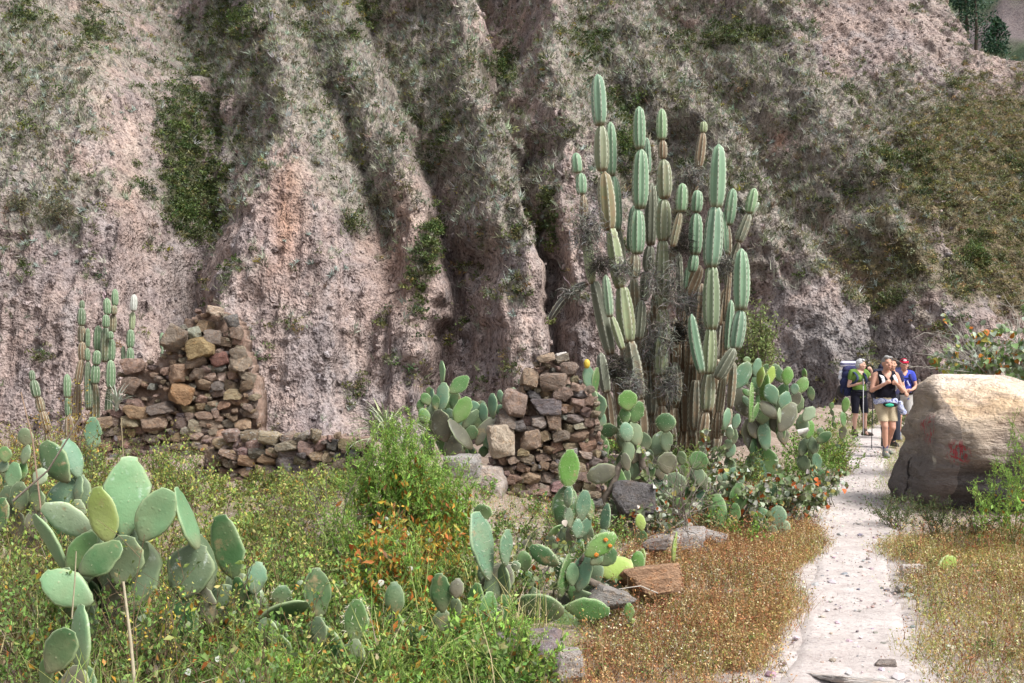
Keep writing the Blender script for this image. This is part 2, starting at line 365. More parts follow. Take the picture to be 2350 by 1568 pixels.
xs = np.concatenate([np.arange(-130, -16, 6.), np.arange(-16, -7, .6), np.arange(-7, 10, .17), np.arange(10, 24, .5), np.arange(24, 131, 6.)])
ys = np.concatenate([np.arange(-60, -6, 6.), np.arange(-6, 2, .5), np.arange(2, 20, .17), np.arange(20, 60, .5), np.arange(60, 131, 6.)])
X, Y = np.meshgrid(xs, ys)
Z = G(X, Y) - .03 * (1 - sstep(.5, .9, np.abs(X - pathx(Y)) / pathh(Y)))
nx, ny = len(xs), len(ys)
i = np.arange(nx * ny).reshape(ny, nx)
Q = np.stack([i[:-1, :-1], i[:-1, 1:], i[1:, 1:], i[1:, :-1]], -1).reshape(-1, 4)
obj('ground', mesh_np('ground', np.stack([X, Y, Z], -1).reshape(-1, 3), [Q], (M_GROUND,), attrs={'dust': np.exp(-np.maximum(np.abs(X - pathx(Y)) / pathh(Y) - .9, 0) * 1.5).ravel()}), kind='structure', label='stony brown earth of the terrace under the plants', cat='ground')

py_ = np.arange(1.5, 40, .08); tt = np.linspace(-1, 1, 15)
jl = fbm(np.stack([py_ * .9, py_ * 0, py_ * 0], 1), 4, 21) * .11; jr = fbm(np.stack([py_ * .9, py_ * 0 + 9, py_ * 0], 1), 4, 22) * .11
cx = pathx(py_); hh = pathh(py_)
PXm = cx[:, None] + np.where(tt < 0, tt * (hh + jl)[:, None], tt * (hh + jr)[:, None]); PYm = np.repeat(py_[:, None], 15, 1)
pn = fbm(np.stack([PXm.ravel(), PYm.ravel(), 0 * PXm.ravel()], 1) * 5, 4, 31).reshape(PXm.shape)
PZm = ground_base(PXm, PYm) + .005 + pn * .012 * (1 - tt ** 4)[None]
PZm[:, [0, -1]] -= .02
k = np.arange(PXm.size).reshape(PXm.shape)
obj('path', mesh_np('path', np.stack([PXm, PYm, PZm], -1).reshape(-1, 3), [np.stack([k[:-1, :-1], k[:-1, 1:], k[1:, 1:], k[1:, :-1]], -1).reshape(-1, 4)], (M_PATH,)), kind='structure', label='pale gravel footpath running past the boulder', cat='path')

# ------------------------------------------------------------------ cliff: eroded spurs with gullies between them
PYK = [-200, -100, 0, 100, 200, 300, 400, 500, 600, 700, 800, 1000, 1300]
def spur(depths, xl, xr, al, ar, rl=1.0):
    """edges of the front facet as picture columns at the rows PYK, the depth of the facet at the same rows"""
    d = np.array(depths, float); py = np.array(PYK, float)
    z = EYE + (HZ - py) * d / F; o = np.argsort(z)
    return dict(z=z[o], y=d[o], xl=((np.array(xl, float) - 1175) * d / F)[o], xr=((np.array(xr, float) - 1175) * d / F)[o], al=al, ar=ar, rl=rl)
D0 = np.array([99, 91.5, 84.5, 78, 73, 69.5, 67.2, 65.6, 64.4, 63.4, 62.5, 61, 59])
SP = [
 spur(D0 + 2, [-700] * 13, [-60, 20, 95, 165, 215, 240, 262, 282, 300, 314, 322, 330, 340], .2, 1.05),
 spur(D0 - 1.5 + np.array([4, 4, 3.5, 2.5, 0, 0, 0, 0, 0, 0, 0, 0, 0]), [560, 585, 600, 620, 637, 622, 602, 582, 566, 552, 540, 520, 500],
      [565, 590, 606, 626, 646, 662, 682, 705, 725, 740, 750, 760, 770], .95, .5),
 spur(D0 - .5, [700, 725, 765, 800, 845, 885, 912, 922, 922, 912, 905, 895, 890],
      [730, 760, 800, 838, 880, 925, 958, 972, 972, 962, 955, 950, 950], .55, 4.5),
 spur(D0 - 1.2, [960, 985, 1020, 1062, 1095, 1135, 1150, 1155, 1150, 1145, 1140, 1135, 1130],
      [985, 1015, 1055, 1098, 1135, 1188, 1225, 1243, 1250, 1255, 1260, 1266, 1270], .8, 5.),
 spur(D0 + 2.2 + np.array([4, 4, 3, 1, 0, 0, 0, 0, 0, 0, 0, 0, 0]), [1240, 1260, 1270, 1280, 1285, 1300, 1318, 1335, 1345, 1350, 1355, 1360, 1360],
      [1250, 1270, 1280, 1300, 1335, 1375, 1405, 1425, 1440, 1450, 1455, 1460, 1460], 1.2, .6),
 spur(D0 + np.array([6, 6, 5, 4, 3.5, 3, 2, 1, 0, -1, -1.5, -2.5, -3]), [1400, 1430, 1450, 1475, 1515, 1600, 1680, 1745, 1805, 1860, 1905, 1980, 2040],
      [1450, 1480, 1505, 1535, 1590, 1680, 1765, 1835, 1900, 1955, 2000, 2080, 2150], .62, 3.),
 spur(D0 + np.array([14, 13, 12, 11, 10, 8.5, 7, 5.5, 4, 2.5, 1, -1, -2]), [1680, 1720, 1765, 1800, 1860, 1935, 2000, 2050, 2105, 2165, 2220, 2330, 2460],
      [1745, 1790, 1840, 1885, 1950, 2025, 2095, 2150, 2205, 2270, 2330, 2450, 2600], .62, 2.4),
 spur(D0 + np.array([38, 37, 36, 35, 33, 30, 27, 24, 21, 18, 16, 13, 10]), [1960, 1990, 2020, 2050, 2090, 2130, 2160, 2180, 2200, 2220, 2240, 2260, 2280],
      [2105, 2145, 2180, 2222, 2285, 2420, 2560, 2700, 2850, 3000, 3000, 3000, 3000], .5, 4.5),
]
cxs = np.arange(-58, 82, .19); czs = np.arange(-15, 50, .19)
CX, CZ = np.meshgrid(cxs, czs); xf, zf = CX.ravel(), CZ.ravel()
P3 = np.stack([xf, 0 * xf, zf], 1)
warp = fbm(P3 * .16, 4, 41); warp2 = fbm(P3 * np.array([.9, 1, .35]), 4, 45)
xw = xf + warp * 1.3 + warp2 * .35
yy = np.full(xf.shape, 400.)
for s in SP:
    yl = np.interp(zf, s['z'], s['y']); a = np.interp(zf, s['z'], s['xl']); b = np.interp(zf, s['z'], s['xr'])
    mid = (a + b) / 2; half = np.maximum((b - a) / 2, .05)
    fac = .10 * np.minimum(((xw - mid) / np.maximum(half, 2)) ** 2, 1) * half * .35
    yi = yl + fac + 2.05 * s['al'] * np.maximum(a - xw, 0) + 2.05 * s['ar'] * np.maximum(xw - b, 0)
    kk = .15; h = np.clip(.5 + .5 * (yi - yy) / kk, 0, 1); yy = yi * (1 - h) + yy * h - kk * h * (1 - h)
# right grassy hillside and the back wall of the gullies
zc = np.interp(xf, [38, 50, 56, 66, 84], [60, 37, 33.5, 29, 22])
yh = 78 + .95 * np.maximum(zf + 3, 0) + .30 * (xf - 35) * -1 + 6 * np.maximum(zf - zc, 0); yh = np.where(xf < 30, yh + (30 - xf) * 2.5, yh)
kk = 2.; h = np.clip(.5 + .5 * (yh - yy) / kk, 0, 1); yy = yh * (1 - h) + yy * h - kk * h * (1 - h)
yb = 88 + .78 * (zf - 8) + np.maximum(xf - 22, 0) * 3.2; yy = np.minimum(yy, np.where(zf > 8, yb, 88 + .35 * (zf - 8) + np.maximum(xf - 22, 0) * 3.2))
flute = fbm(np.stack([xf * 1.05, 0 * xf, zf * .10], 1), 4, 51)
ledge = fbm(np.stack([xf * .12, 0 * xf, zf * .55], 1), 4, 53)
flute2 = fbm(np.stack([xf * 2.6, 0 * xf, zf * .22], 1), 3, 52)
us = xf + zf * .42 * sstep(-8, 22, xf)
fin = -(.45 - np.abs(fbm(np.stack([us * .42, 0 * xf, zf * .045], 1), 3, 56))) * .50 - (.45 - np.abs(fbm(np.stack([us * 1.25, 0 * xf, zf * .10], 1), 3, 54))) * .42
fm = sstep(-.5, .6, fbm(P3 * .13, 3, 58))
yy = yy + flute * .22 * (.4 + fm) + flute2 * .12 * fm + ledge * .12 + fbm(P3 * np.array([.5, 1, .4]), 4, 55) * .40 + fbm(P3 * np.array([1.9, 1, 1.3]), 4, 57, .7) * .13 + fin
lump = np.maximum(fbm(P3 * 1.9, 2, 59) - .45, 0); yy = yy - lump * .55
cpx = 1175 + xf / yy * F; cpy = HZ - (zf - EYE) / yy * F
ncx, ncz = len(cxs), len(czs)
Yg = yy.reshape(ncz, ncx); gx = np.gradient(Yg, .19, axis=1); gz = np.gradient(Yg, .19, axis=0)
nl = np.sqrt(1 + gx ** 2 + gz ** 2); NZ = (gz / nl).ravel(); NX = (gx / nl).ravel(); NY = (-1 / nl).ravel()
CN = np.stack([NX, NY, NZ], 1)
# plant cover (0..1): (column, row, half width, half height, amount)
def blobs(px, py, L):
    r = np.zeros(px.shape)
    for a, b, rx, ry, s in L: r = r + s * np.exp(-(((px - a) / rx) ** 2 + ((py - b) / ry) ** 2))
    return r
V_DRY = [(80, 120, 150, 120, .9), (40, 330, 90, 80, .5), (120, 500, 120, 55, .9), (500, 110, 110, 80, .6), (580, 330, 70, 130, .5), (740, 130, 120, 170, .9), (840, 330, 70, 110, .7), (840, 500, 60, 45, .9),
         (980, 130, 110, 170, .9), (1060, 330, 70, 150, .9), (1160, 420, 50, 130, 1.0), (1190, 600, 40, 110, .8), (1400, 130, 130, 130, .7), (1460, 330, 100, 150, .7), (1650, 130, 160, 120, .9), (1650, 320, 150, 130, .8),
         (1760, 480, 110, 110, .9), (1900, 330, 130, 150, .9), (2000, 520, 130, 170, 1.0), (1760, 620, 90, 60, .5), (2080, 650, 90, 90, .8), (2100, 250, 120, 70, .6), (640, 110, 70, 90, .5), (20, 480, 60, 50, .4), (1290, 640, 30, 60, .5)]
V_GRN = [(430, 330, 70, 150, 1.1), (440, 480, 45, 80, 1.2), (540, 50, 70, 45, .7), (1140, 150, 40, 40, 1.2), (990, 560, 30, 80, 1.0), (960, 680, 22, 60, .6), (1440, 350, 35, 60, .8), (1360, 110, 60, 50, .6), (210, 70, 40, 40, .9),
         (835, 30, 30, 50, .8), (1010, 310, 60, 80, .4), (1680, 85, 120, 28, .8), (1260, 520, 22, 70, .7), (2090, 380, 60, 60, .6), (2230, 590, 50, 60, .5), (1900, 480, 60, 60, .4), (1420, 240, 60, 60, .4), (60, 30, 60, 40, .5), (1200, 480, 30, 80, .4)]
V_OLI = [(2270, 330, 200, 140, 1.2), (2330, 480, 150, 140, 1.2), (2180, 420, 110, 90, .7), (2050, 600, 120, 120, .7), (2320, 640, 120, 70, .9), (1960, 640, 80, 90, .4)]
V_BARE = [(1990, 70, 120, 80, 1.0), (1800, 320, 50, 40, .9), (1930, 150, 60, 50, .6), (300, 300, 60, 160, .6), (640, 420, 60, 120, .5), (1140, 60, 90, 40, .5), (1560, 50, 60, 60, .4), (2160, 90, 60, 90, .6), (1850, 720, 130, 60, .8), (2190, 520, 60, 50, .3)]
vn = fbm(np.stack([xf, yy, zf], 1) * .5, 4, 61); vn2 = fbm(np.stack([xf, yy, zf], 1) * .16, 3, 63)
hi = 1 - sstep(380, 640, cpy + vn2 * 60)
dry = np.clip(blobs(cpx, cpy, V_DRY) + .5 * hi - blobs(cpx, cpy, V_BARE) + vn * .55 + .5 * (np.clip(NZ, 0, 1) - .35), 0, 1.3)
grn = np.clip(blobs(cpx, cpy, V_GRN) + vn * .35 - .1, 0, 1.2)
oli = np.clip(blobs(cpx, cpy, V_OLI) + vn * .3 - .5 * blobs(cpx, cpy, V_BARE), 0, 1.2)
rightness = sstep(1850, 2300, cpx)
# colour of the bare earth by place
soil = np.zeros((len(xf), 3)); t1 = fbm(np.stack([xf * .35, yy * .3, zf * .12], 1), 4, 71); t2 = fbm(np.stack([xf * .7, yy, zf * .1], 1), 4, 73); t3 = fbm(np.stack([xf, yy, zf], 1) * .3, 3, 75)
def mixc(c, t, col): t = np.clip(t, 0, 1)[:, None]; return c * (1 - t) + np.array(col) * t
soil[:] = (.41, .335, .305)
soil = mixc(soil, sstep(-.1, .6, t1), (.475, .385, .34)); soil = mixc(soil, sstep(.1, .7, t2) * .8, (.385, .35, .34)); soil = mixc(soil, sstep(.2, .75, -t1) * .7, (.36, .315, .31))
V_ORG = [(200, 130, 70, 110, .8), (660, 440, 40, 110, .9), (640, 560, 60, 100, .5), (900, 480, 60, 120, .5), (1800, 330, 45, 50, .9), (930, 640, 60, 120, .5), (300, 420, 40, 120, .4), (1060, 130, 60, 60, .4)]
V_PAL = [(240, 210, 50, 90, .8), (310, 330, 35, 130, .7), (640, 290, 40, 50, .9), (700, 380, 40, 100, .5), (1480, 170, 50, 60, .8), (1560, 250, 40, 40, .8), (960, 560, 40, 200, .4), (1250, 650, 25, 160, .5), (2150, 60, 60, 110, .5), (1330, 160, 40, 60, .5)]
V_GRY = [(1880, 800, 140, 120, 1.0), (2020, 800, 90, 100, .9), (1340, 700, 60, 120, .5), (400, 560, 30, 80, .7), (420, 700, 40, 80, .6), (760, 880, 70, 120, .4), (1240, 900, 60, 90, .6), (340, 400, 20, 120, .5), (60, 420, 100, 120, .35)]
soil = mixc(soil, blobs(cpx, cpy, V_ORG) * (.6 + .6 * t2), (.45, .27, .18)); soil = mixc(soil, blobs(cpx, cpy, V_PAL) * (.6 + .6 * t2), (.52, .45, .38)); soil = mixc(soil, blobs(cpx, cpy, V_GRY) * .9, (.31, .29, .28))
colr = mixc(soil, sstep(.25, .9, dry) * .75, (.34, .325, .275)); colr = mixc(colr, sstep(.2, .8, oli) * .85, (.19, .165, .085)); colr = mixc(colr, sstep(.25, .8, grn) * .9, (.075, .085, .035))
colr = colr * (1 + .16 * t3[:, None])
ok = (Yg < 175)
ci = np.arange(ncx * ncz).reshape(ncz, ncx); okq = ok[:-1, :-1] & ok[1:, 1:] & ok[1:, :-1] & ok[:-1, 1:]
CQ = np.stack([ci[:-1, :-1], ci[:-1, 1:], ci[1:, 1:], ci[1:, :-1]], -1)[okq]
CV = np.stack([xf, yy, zf], 1)
used = np.zeros(len(CV), bool); used[CQ.ravel()] = True; remap = np.cumsum(used) - 1
obj('cliff', mesh_np('cliff', CV[used], [remap[CQ]], (M_CLIFF,), True, np.clip(colr, .01, .9)[used]), kind='structure', label='steep eroded canyon cliff of pink earth with spurs and gullies', cat='cliff')

# nearest cliff point under each picture cell (to set plants on the slope)
CELL = 8
bx = (cpx // CELL).astype(int); by = (cpy // CELL).astype(int); inb = used & (bx >= -10) & (bx < 310) & (by >= -10) & (by < 140)
grid = np.full((160, 330), -1, int); ordr = np.argsort(-yy[inb]); idx = np.nonzero(inb)[0][ordr]; grid[by[idx] + 10, bx[idx] + 10] = idx
def on_cliff(px, py):
    a, b = int(py // CELL) + 10, int(px // CELL) + 10
    for r in range(0, 6):
        sub = grid[max(a - r, 0):a + r + 1, max(b - r, 0):b + r + 1]; sub = sub[sub >= 0]
        if len(sub): return sub[np.argmin(yy[sub])]
    return None
front = np.zeros(len(CV), bool)
zb = np.full(grid.shape, 1e9); g_ok = grid >= 0; zb[g_ok] = yy[grid[g_ok]]
front[inb] = yy[inb] < zb[by[inb] + 10, bx[inb] + 10] + 3.0

# distant hills in the upper right
hx = np.arange(60, 420, 4.); hy = np.arange(200, 620, 5.); HX, HY = np.meshgrid(hx, hy)
hp = np.stack([HX.ravel(), HY.ravel(), 0 * HX.ravel()], 1)
HZm = (50 + .62 * (HY - 260) + .12 * (HX - 120) + fbm(hp * .012, 5, 81).reshape(HX.shape) * 28 + fbm(hp * .07, 4, 83).reshape(HX.shape) * 4)
hi_ = np.arange(HX.size).reshape(HX.shape); hn = fbm(hp * .03, 4, 85)
hc = mixc(np.tile(np.array([.10, .145, .075]), (HX.size, 1)), sstep(-.05, .45, hn), (.22, .19, .19)); hc = mixc(hc, sstep(.2, .6, -hn), (.06, .10, .06))
obj('hill', mesh_np('hill', np.stack([HX, HY, HZm], -1).reshape(-1, 3), [np.stack([hi_[:-1, :-1], hi_[:-1, 1:], hi_[1:, 1:], hi_[1:, :-1]], -1).reshape(-1, 4)], (M_CLIFF,), True, hc), kind='structure', label='far green and grey hillside beyond the cliff', cat='hill')

# ------------------------------------------------------------------ plant cover of the cliff (uncountable)
def cliff_scatter(name, label, weight, count, pal, size, nb, kind='blade', lean=.5, aspect=.06):
    w = weight * used * front; w = np.where(w > .12, w, 0); ids = rng.choice(len(w), count, p=w / w.sum())
    P = CV[ids] + rng.normal(0, .08, (count, 3)); N = CN[ids]; sz = size[0] + (size[1] - size[0]) * rng.random(count) ** 1.6
    base = pick(pal, count, .22); g = Geo()
    P = np.repeat(P, nb, 0); N = np.repeat(N, nb, 0); S = np.repeat(sz, nb); C = np.repeat(base, nb, 0) * (1 + rng.normal(0, .2, (count * nb, 1)))
    D = rng.normal(size=(count * nb, 3)) * lean + N * .55 + np.array([0, 0, .75])
    if kind == 'blade':
        chips(g, P + rng.normal(0, .14, P.shape) * S[:, None], D, S * rng.uniform(.5, 1.1, len(S)), S * aspect * 1.5, np.clip(C, .01, .8))
    else:
        off = nrm(rng.normal(size=P.shape)) * (rng.random((len(P), 1)) ** .5) * S[:, None] * .6; off[:, 2] = np.abs(off[:, 2]) * .9
        chips(g, P + off + N * .1, rng.normal(size=P.shape) + N, S * .22, S * .18, np.clip(C, .01, .8))
    return obj(name, g.mesh(name, M_LEAF), kind='stuff', label=label, cat='undergrowth')
cliff_scatter('dry_scrub', 'grey brown dry scrub covering the cliff slopes', dry * (1 - .6 * rightness), 26000, [(4, (.28, .28, .215)), (3, (.20, .215, .13)), (2, (.38, .375, .31)), (1, (.10, .11, .05)), (1, (.20, .15, .10)), (1.6, (.31, .33, .27))], (.25, .75), 10, 'blade', .6, .075)
cliff_scatter('gully_greenery', 'dark green growth filling the cliff gullies', grn, 4200, [(4, (.06, .085, .025)), (2, (.10, .125, .035)), (1, (.04, .06, .025)), (1, (.14, .15, .05))], (.4, 1.0), 26, 'leaf')
cliff_scatter('hillside_scrub', 'olive and ochre scrub on the right hand hillside', oli + .35 * dry * rightness, 5200, [(4, (.165, .165, .06)), (2, (.24, .20, .085)), (2, (.11, .125, .045)), (1, (.26, .18, .085)), (1.5, (.22, .22, .16))], (.3, .85), 22, 'leaf')
cliff_scatter('scrub_bushes', 'small dark leafy tufts dotted over the cliff', dry * .7 + grn * .4, 2600, [(3, (.09, .10, .04)), (2, (.13, .135, .06)), (2, (.15, .14, .10)), (1, (.20, .17, .03))], (.35, .9), 24, 'leaf')
# loose stones stuck in the cliff face
def cliff_stones():
    w = used * front * np.clip(1.1 - dry - grn - oli, 0.03, 1); ids = rng.choice(len(w), 3600, p=w / w.sum()); g = Geo()
    T = [rock_V(300 + k, 1, 1) for k in range(6)]
    for k in range(6):
        sub = ids[k::6]; n = len(sub); V, F_ = T[k]; s = .06 + .26 * rng.random(n) ** 4
        A = rng.normal(size=(n, 3, 3)); Qm, _ = np.linalg.qr(A)
        Vv = np.einsum('vj,njk->nvk', V * np.array([1, .8, .7]), Qm) * s[:, None, None] + (CV[sub] - CN[sub] * 0)[:, None, :]
        c = soil[sub] * rng.uniform(.7, 1.35, (n, 1)) * np.array([.97, 1, 1.04])
        g.add(Vv.reshape(-1, 3), (np.arange(n)[:, None, None] * len(V) + F_[None]).reshape(-1, 3), None, np.repeat(np.clip(c, .02, .8), len(V), 0))
    obj('cliff_stones', g.mesh('cliff_stones', M_CLIFF, False), kind='stuff', label='loose stones bedded in the pink cliff earth', cat='stones')
cliff_stones()
# ------------------------------------------------------------------ stone walls
ROCKS = []
for k in range(12):
    V, T = rock_V(100 + k, 4, npl=8 + k % 4); _m = mesh_np('stone', V, [T], (M_STONE,), True); _m.set_sharp_from_angle(angle=math.radians(24)); ROCKS.append(_m)
STONE_PAL = [(5, (.35, .27, .205)), (3, (.40, .295, .205)), (3, (.31, .245, .205)), (1.2, (.29, .265, .245)), (.7, (.33, .235, .20)), (2, (.44, .365, .29)), (.5, (.21, .185, .175))]
def inpoly(p, poly):
    x, y = p; c = False; n = len(poly)
    for a in range(n):
        x1, y1 = poly[a]; x2, y2 = poly[a - 1]
        if (y1 > y) != (y2 > y) and x < (x2 - x1) * (y - y1) / (y2 - y1) + x1: c = not c
    return c
def add_stone(parent, px, py, w, h, d, col=None, lich=.0, rot=None, thick=None, top=None):
    o = obj('stone', rnd.choice(ROCKS), parent)
    p = W(px, py, d); sc = d / F
    o.location = Vector(p) - (parent.location if parent else Vector())
    th = thick or min(max((w + h) * .5 * sc * .55, .07), .2)
    o.scale = (w * sc * .57, th, h * sc * .60)
    o.rotation_euler = (rnd.uniform(-.25, .25), (rnd.uniform(-.34, .34) if rot is None else rot), rnd.choice((0, math.pi)) + rnd.uniform(-.3, .3))
    c = np.array(col) * 1.25 if col is not None else pick(STONE_PAL, 1, .16)[0]
    o.color = (c[0], c[1], c[2], 1 - lich); return o
def wall(name, label, poly, dfun, h0, heroes=(), mudzones=(), lich=lambda x, y: 0, seed=1, thick=.5, wscale=(1.05, 2.3)):
    rnd.seed(seed); xs_ = [p[0] for p in poly]; ys_ = [p[1] for p in poly]; cxp, cyp = sum(xs_) / len(xs_), max(ys_)
    dd = dfun(cxp); base = W(cxp, cyp, dd + .2); t = thing(name, label, 'wall', base)
    # mud core
    st = 5; gx_ = np.arange(min(xs_), max(xs_) + st, st); gy_ = np.arange(min(ys_), max(ys_) + st, st)
    cx0, cy0 = cxp, sum(ys_) / len(ys_); ins = set()
    for a, x in enumerate(gx_):
        for b, y in enumerate(gy_):
            if all(inpoly((x + ox, y + oy), poly) for ox, oy in ((-9, 0), (9, 0), (0, -8), (0, 0))): ins.add((a, b))
    vid = {}; V = []
    def vert(a, b, back):
        key = (a, b, back)
        if key not in vid:
            x, y = gx_[a] - st / 2, gy_[b] - st / 2; d = dfun(x) + (.10 if not back else thick)
            p = W(x, y, dfun(x)); p[1] = d; vid[key] = len(V); V.append(p)
        return vid[key]
    Qs = []
    for a, b in ins:
        f = [vert(a, b, 0), vert(a, b + 1, 0), vert(a + 1, b + 1, 0), vert(a + 1, b, 0)]; Qs.append(f)
        bk = [vert(a, b, 1), vert(a, b + 1, 1), vert(a + 1, b + 1, 1), vert(a + 1, b, 1)]; Qs.append(bk[::-1])
        for (da, db), (i0, i1) in (((-1, 0), (0, 1)), ((0, 1), (1, 2)), ((1, 0), (2, 3)), ((0, -1), (3, 0))):
            if (a + da, b + db) not in ins: Qs.append([f[i1], f[i0], bk[i0], bk[i1]])
    V = np.array(V); V += np.stack([fbm(V * 9, 3, 5), fbm(V * 7, 4, 6) * 2.2, fbm(V * 9, 3, 7)], 1) * .018
    obj('mud_core', mesh_np('mud_core', V - base, [np.array(Qs)], (M_MUD,)), t)
    for hx_, hy_, w, h, c in heroes: add_stone(t, hx_, hy_, w, h, dfun(hx_) - .03, c, .0)
    y = max(ys_); row = 0
    while y > min(ys_) - h0:
        rh = h0 * rnd.uniform(.72, 1.28); x = min(xs_) - rnd.uniform(0, h0)
        while x < max(xs_) + h0:
            w = rh * rnd.uniform(*wscale); cx_, cy_ = x + w / 2, y - rh / 2 + 5 * math.sin(x * .02 + row) + rnd.uniform(-3, 3)
            good = inpoly((cx_ - .34 * w, cy_), poly) and inpoly((cx_ + .34 * w, cy_), poly)
            for hx_, hy_, hw, hh_, _ in heroes:
                if ((cx_ - hx_) / (hw * .5 + w * .3)) ** 2 + ((cy_ - hy_) / (hh_ * .5 + rh * .3)) ** 2 < 1: good = False
            for mx, my, mw, mh, pr in mudzones:
                if ((cx_ - mx) / mw) ** 2 + ((cy_ - my) / mh) ** 2 < 1 and rnd.random() < pr: good = False
            if good: add_stone(t, cx_, cy_, w * 1.0, rh * 1.02, dfun(cx_) + rnd.uniform(-.03, .05), None, lich(cx_, cy_))
            x += w * .97
        y -= rh * .93; row += 1
    for _ in range(int((max(xs_) - min(xs_)) * (max(ys_) - min(ys_)) / 420)):
        q = (rnd.uniform(min(xs_), max(xs_)), rnd.uniform(min(ys_), max(ys_)))
        if inpoly(q, poly): r_ = rnd.uniform(6, 13); add_stone(t, q[0], q[1], r_ * rnd.uniform(1, 1.8), r_, dfun(q[0]) + rnd.uniform(-.02, .05))
    return t
A4 = lambda x, y: (.3125 * x, 550.8 + .3125 * y)
A5 = lambda x, y: (734.4 + .3125 * x, 550.8 + .3125 * y)
def H(fn, L): return [fn(a, b) + (w * .3125, h * .3125, c) for a, b, w, h, c in L]
poly1 = [A4(*p) for p in [(890, 870), (1030, 880), (1045, 960), (1130, 850), (1160, 820), (1190, 690), (1290, 640), (1330, 590), (1430, 515), (1580, 492), (1690, 535), (1745, 600), (1785, 690), (1795, 800), (1830, 870), (1845, 970), (1890, 1010), (1905, 1150), (1915, 1250), (1915, 1400), (1915, 1640), (560, 1640), (575, 1320), (680, 1290), (890, 1230), (880, 1000)]]
wall('stone_ruin', 'tall broken stone and mud wall beside the small cactus group on the left', poly1, lambda x: 11.0, 20,
     H(A4, [(1285, 725, 180, 175, (.24, .20, .16)), (1475, 795, 215, 135, (.29, .22, .12)), (1440, 895, 155, 100, (.22, .17, .13)), (1320, 1130, 190, 130, (.33, .21, .12)), (965, 925, 150, 110, (.40, .29, .24)), (965, 1070, 130, 115, (.22, .165, .13)),
            (1310, 985, 150, 130, (.30, .21, .15)), (1435, 690, 105, 90, (.33, .34, .27)), (1565, 720, 120, 95, (.24, .20, .17)), (1450, 990, 120, 85, (.21, .165, .13)), (1140, 1345, 165, 115, (.27, .20, .15)), (1180, 1240, 180, 85, (.18, .15, .13)), (1010, 1270, 175, 95, (.31, .22, .14)), (1580, 520, 110, 60, (.46, .37, .29)), (1700, 600, 95, 80, (.19, .18, .17)), (1735, 685, 95, 80, (.25, .19, .15)), (1765, 915, 140, 110, (.27, .22, .17)), (1620, 880, 120, 85, (.22, .12, .10)), (1745, 830, 110, 85, (.20, .165, .13))]),
     [A4(1150, 1030) + (52, 50, .92), A4(1500, 560) + (44, 18, .6), A4(1200, 1180) + (40, 24, .8), A4(1650, 1130) + (60, 50, .3)], seed=3)
poly2 = [(452, 1004), (500, 996), (560, 992), (640, 1000), (720, 996), (800, 1000), (852, 998), (850, 1170), (452, 1170)]
def lich2(x, y): return .9 if (y < 1045 and x < 640) or y < 1012 else (.4 if rnd.random() < .35 else 0)
wall('low_stone_wall', 'low dry stone wall with pale lichened top stones, below the yellow scrub', poly2, lambda x: 9.6 - (x - 450) * .0016, 21, [], [], lich2, 5, .45)
poly3 = [A5(*p) for p in [(1235, 1640), (1265, 1390), (1300, 1290), (1345, 1170), (1450, 1110), (1490, 1000), (1590, 900), (1640, 838), (1730, 835), (1815, 850), (1870, 910), (1905, 1000), (1990, 1080), (2045, 1170), (2055, 1260), (2085, 1400), (2130, 1600), (2100, 1960), (1100, 1960), (1120, 1760)]]
wall('stone_pier', 'crumbling stone pier standing in front of the tall columnar cactus', poly3, lambda x: 9.3, 20,
     H(A5, [(1350, 1470, 200, 210, (.50, .42, .33)), (1660, 1225, 205, 115, (.17, .15, .155)), (1420, 1200, 165, 180, (.34, .26, .22)), (1730, 1040, 200, 115, (.27, .21, .17)), (1365, 1320, 130, 115, (.24, .20, .17)), (1545, 1480, 160, 130, (.34, .26, .20)), (1610, 1340, 110, 90, (.36, .31, .28)), (1465, 1370, 110, 80, (.17, .155, .15)), (1780, 1130, 130, 95, (.24, .18, .15)), (1830, 950, 130, 90, (.22, .17, .14)), (1710, 1330, 110, 120, (.23, .17, .13)), (1540, 1010, 120, 120, (.30, .23, .17)), (1210, 1800, 300, 260, (.40, .35, .31)), (1660, 865, 130, 50, (.40, .31, .23))]),
     [A5(1540, 1180) + (34, 18, .6), A5(1500, 1430) + (24, 30, .5), A5(1650, 950) + (40, 20, .4)], seed=9)

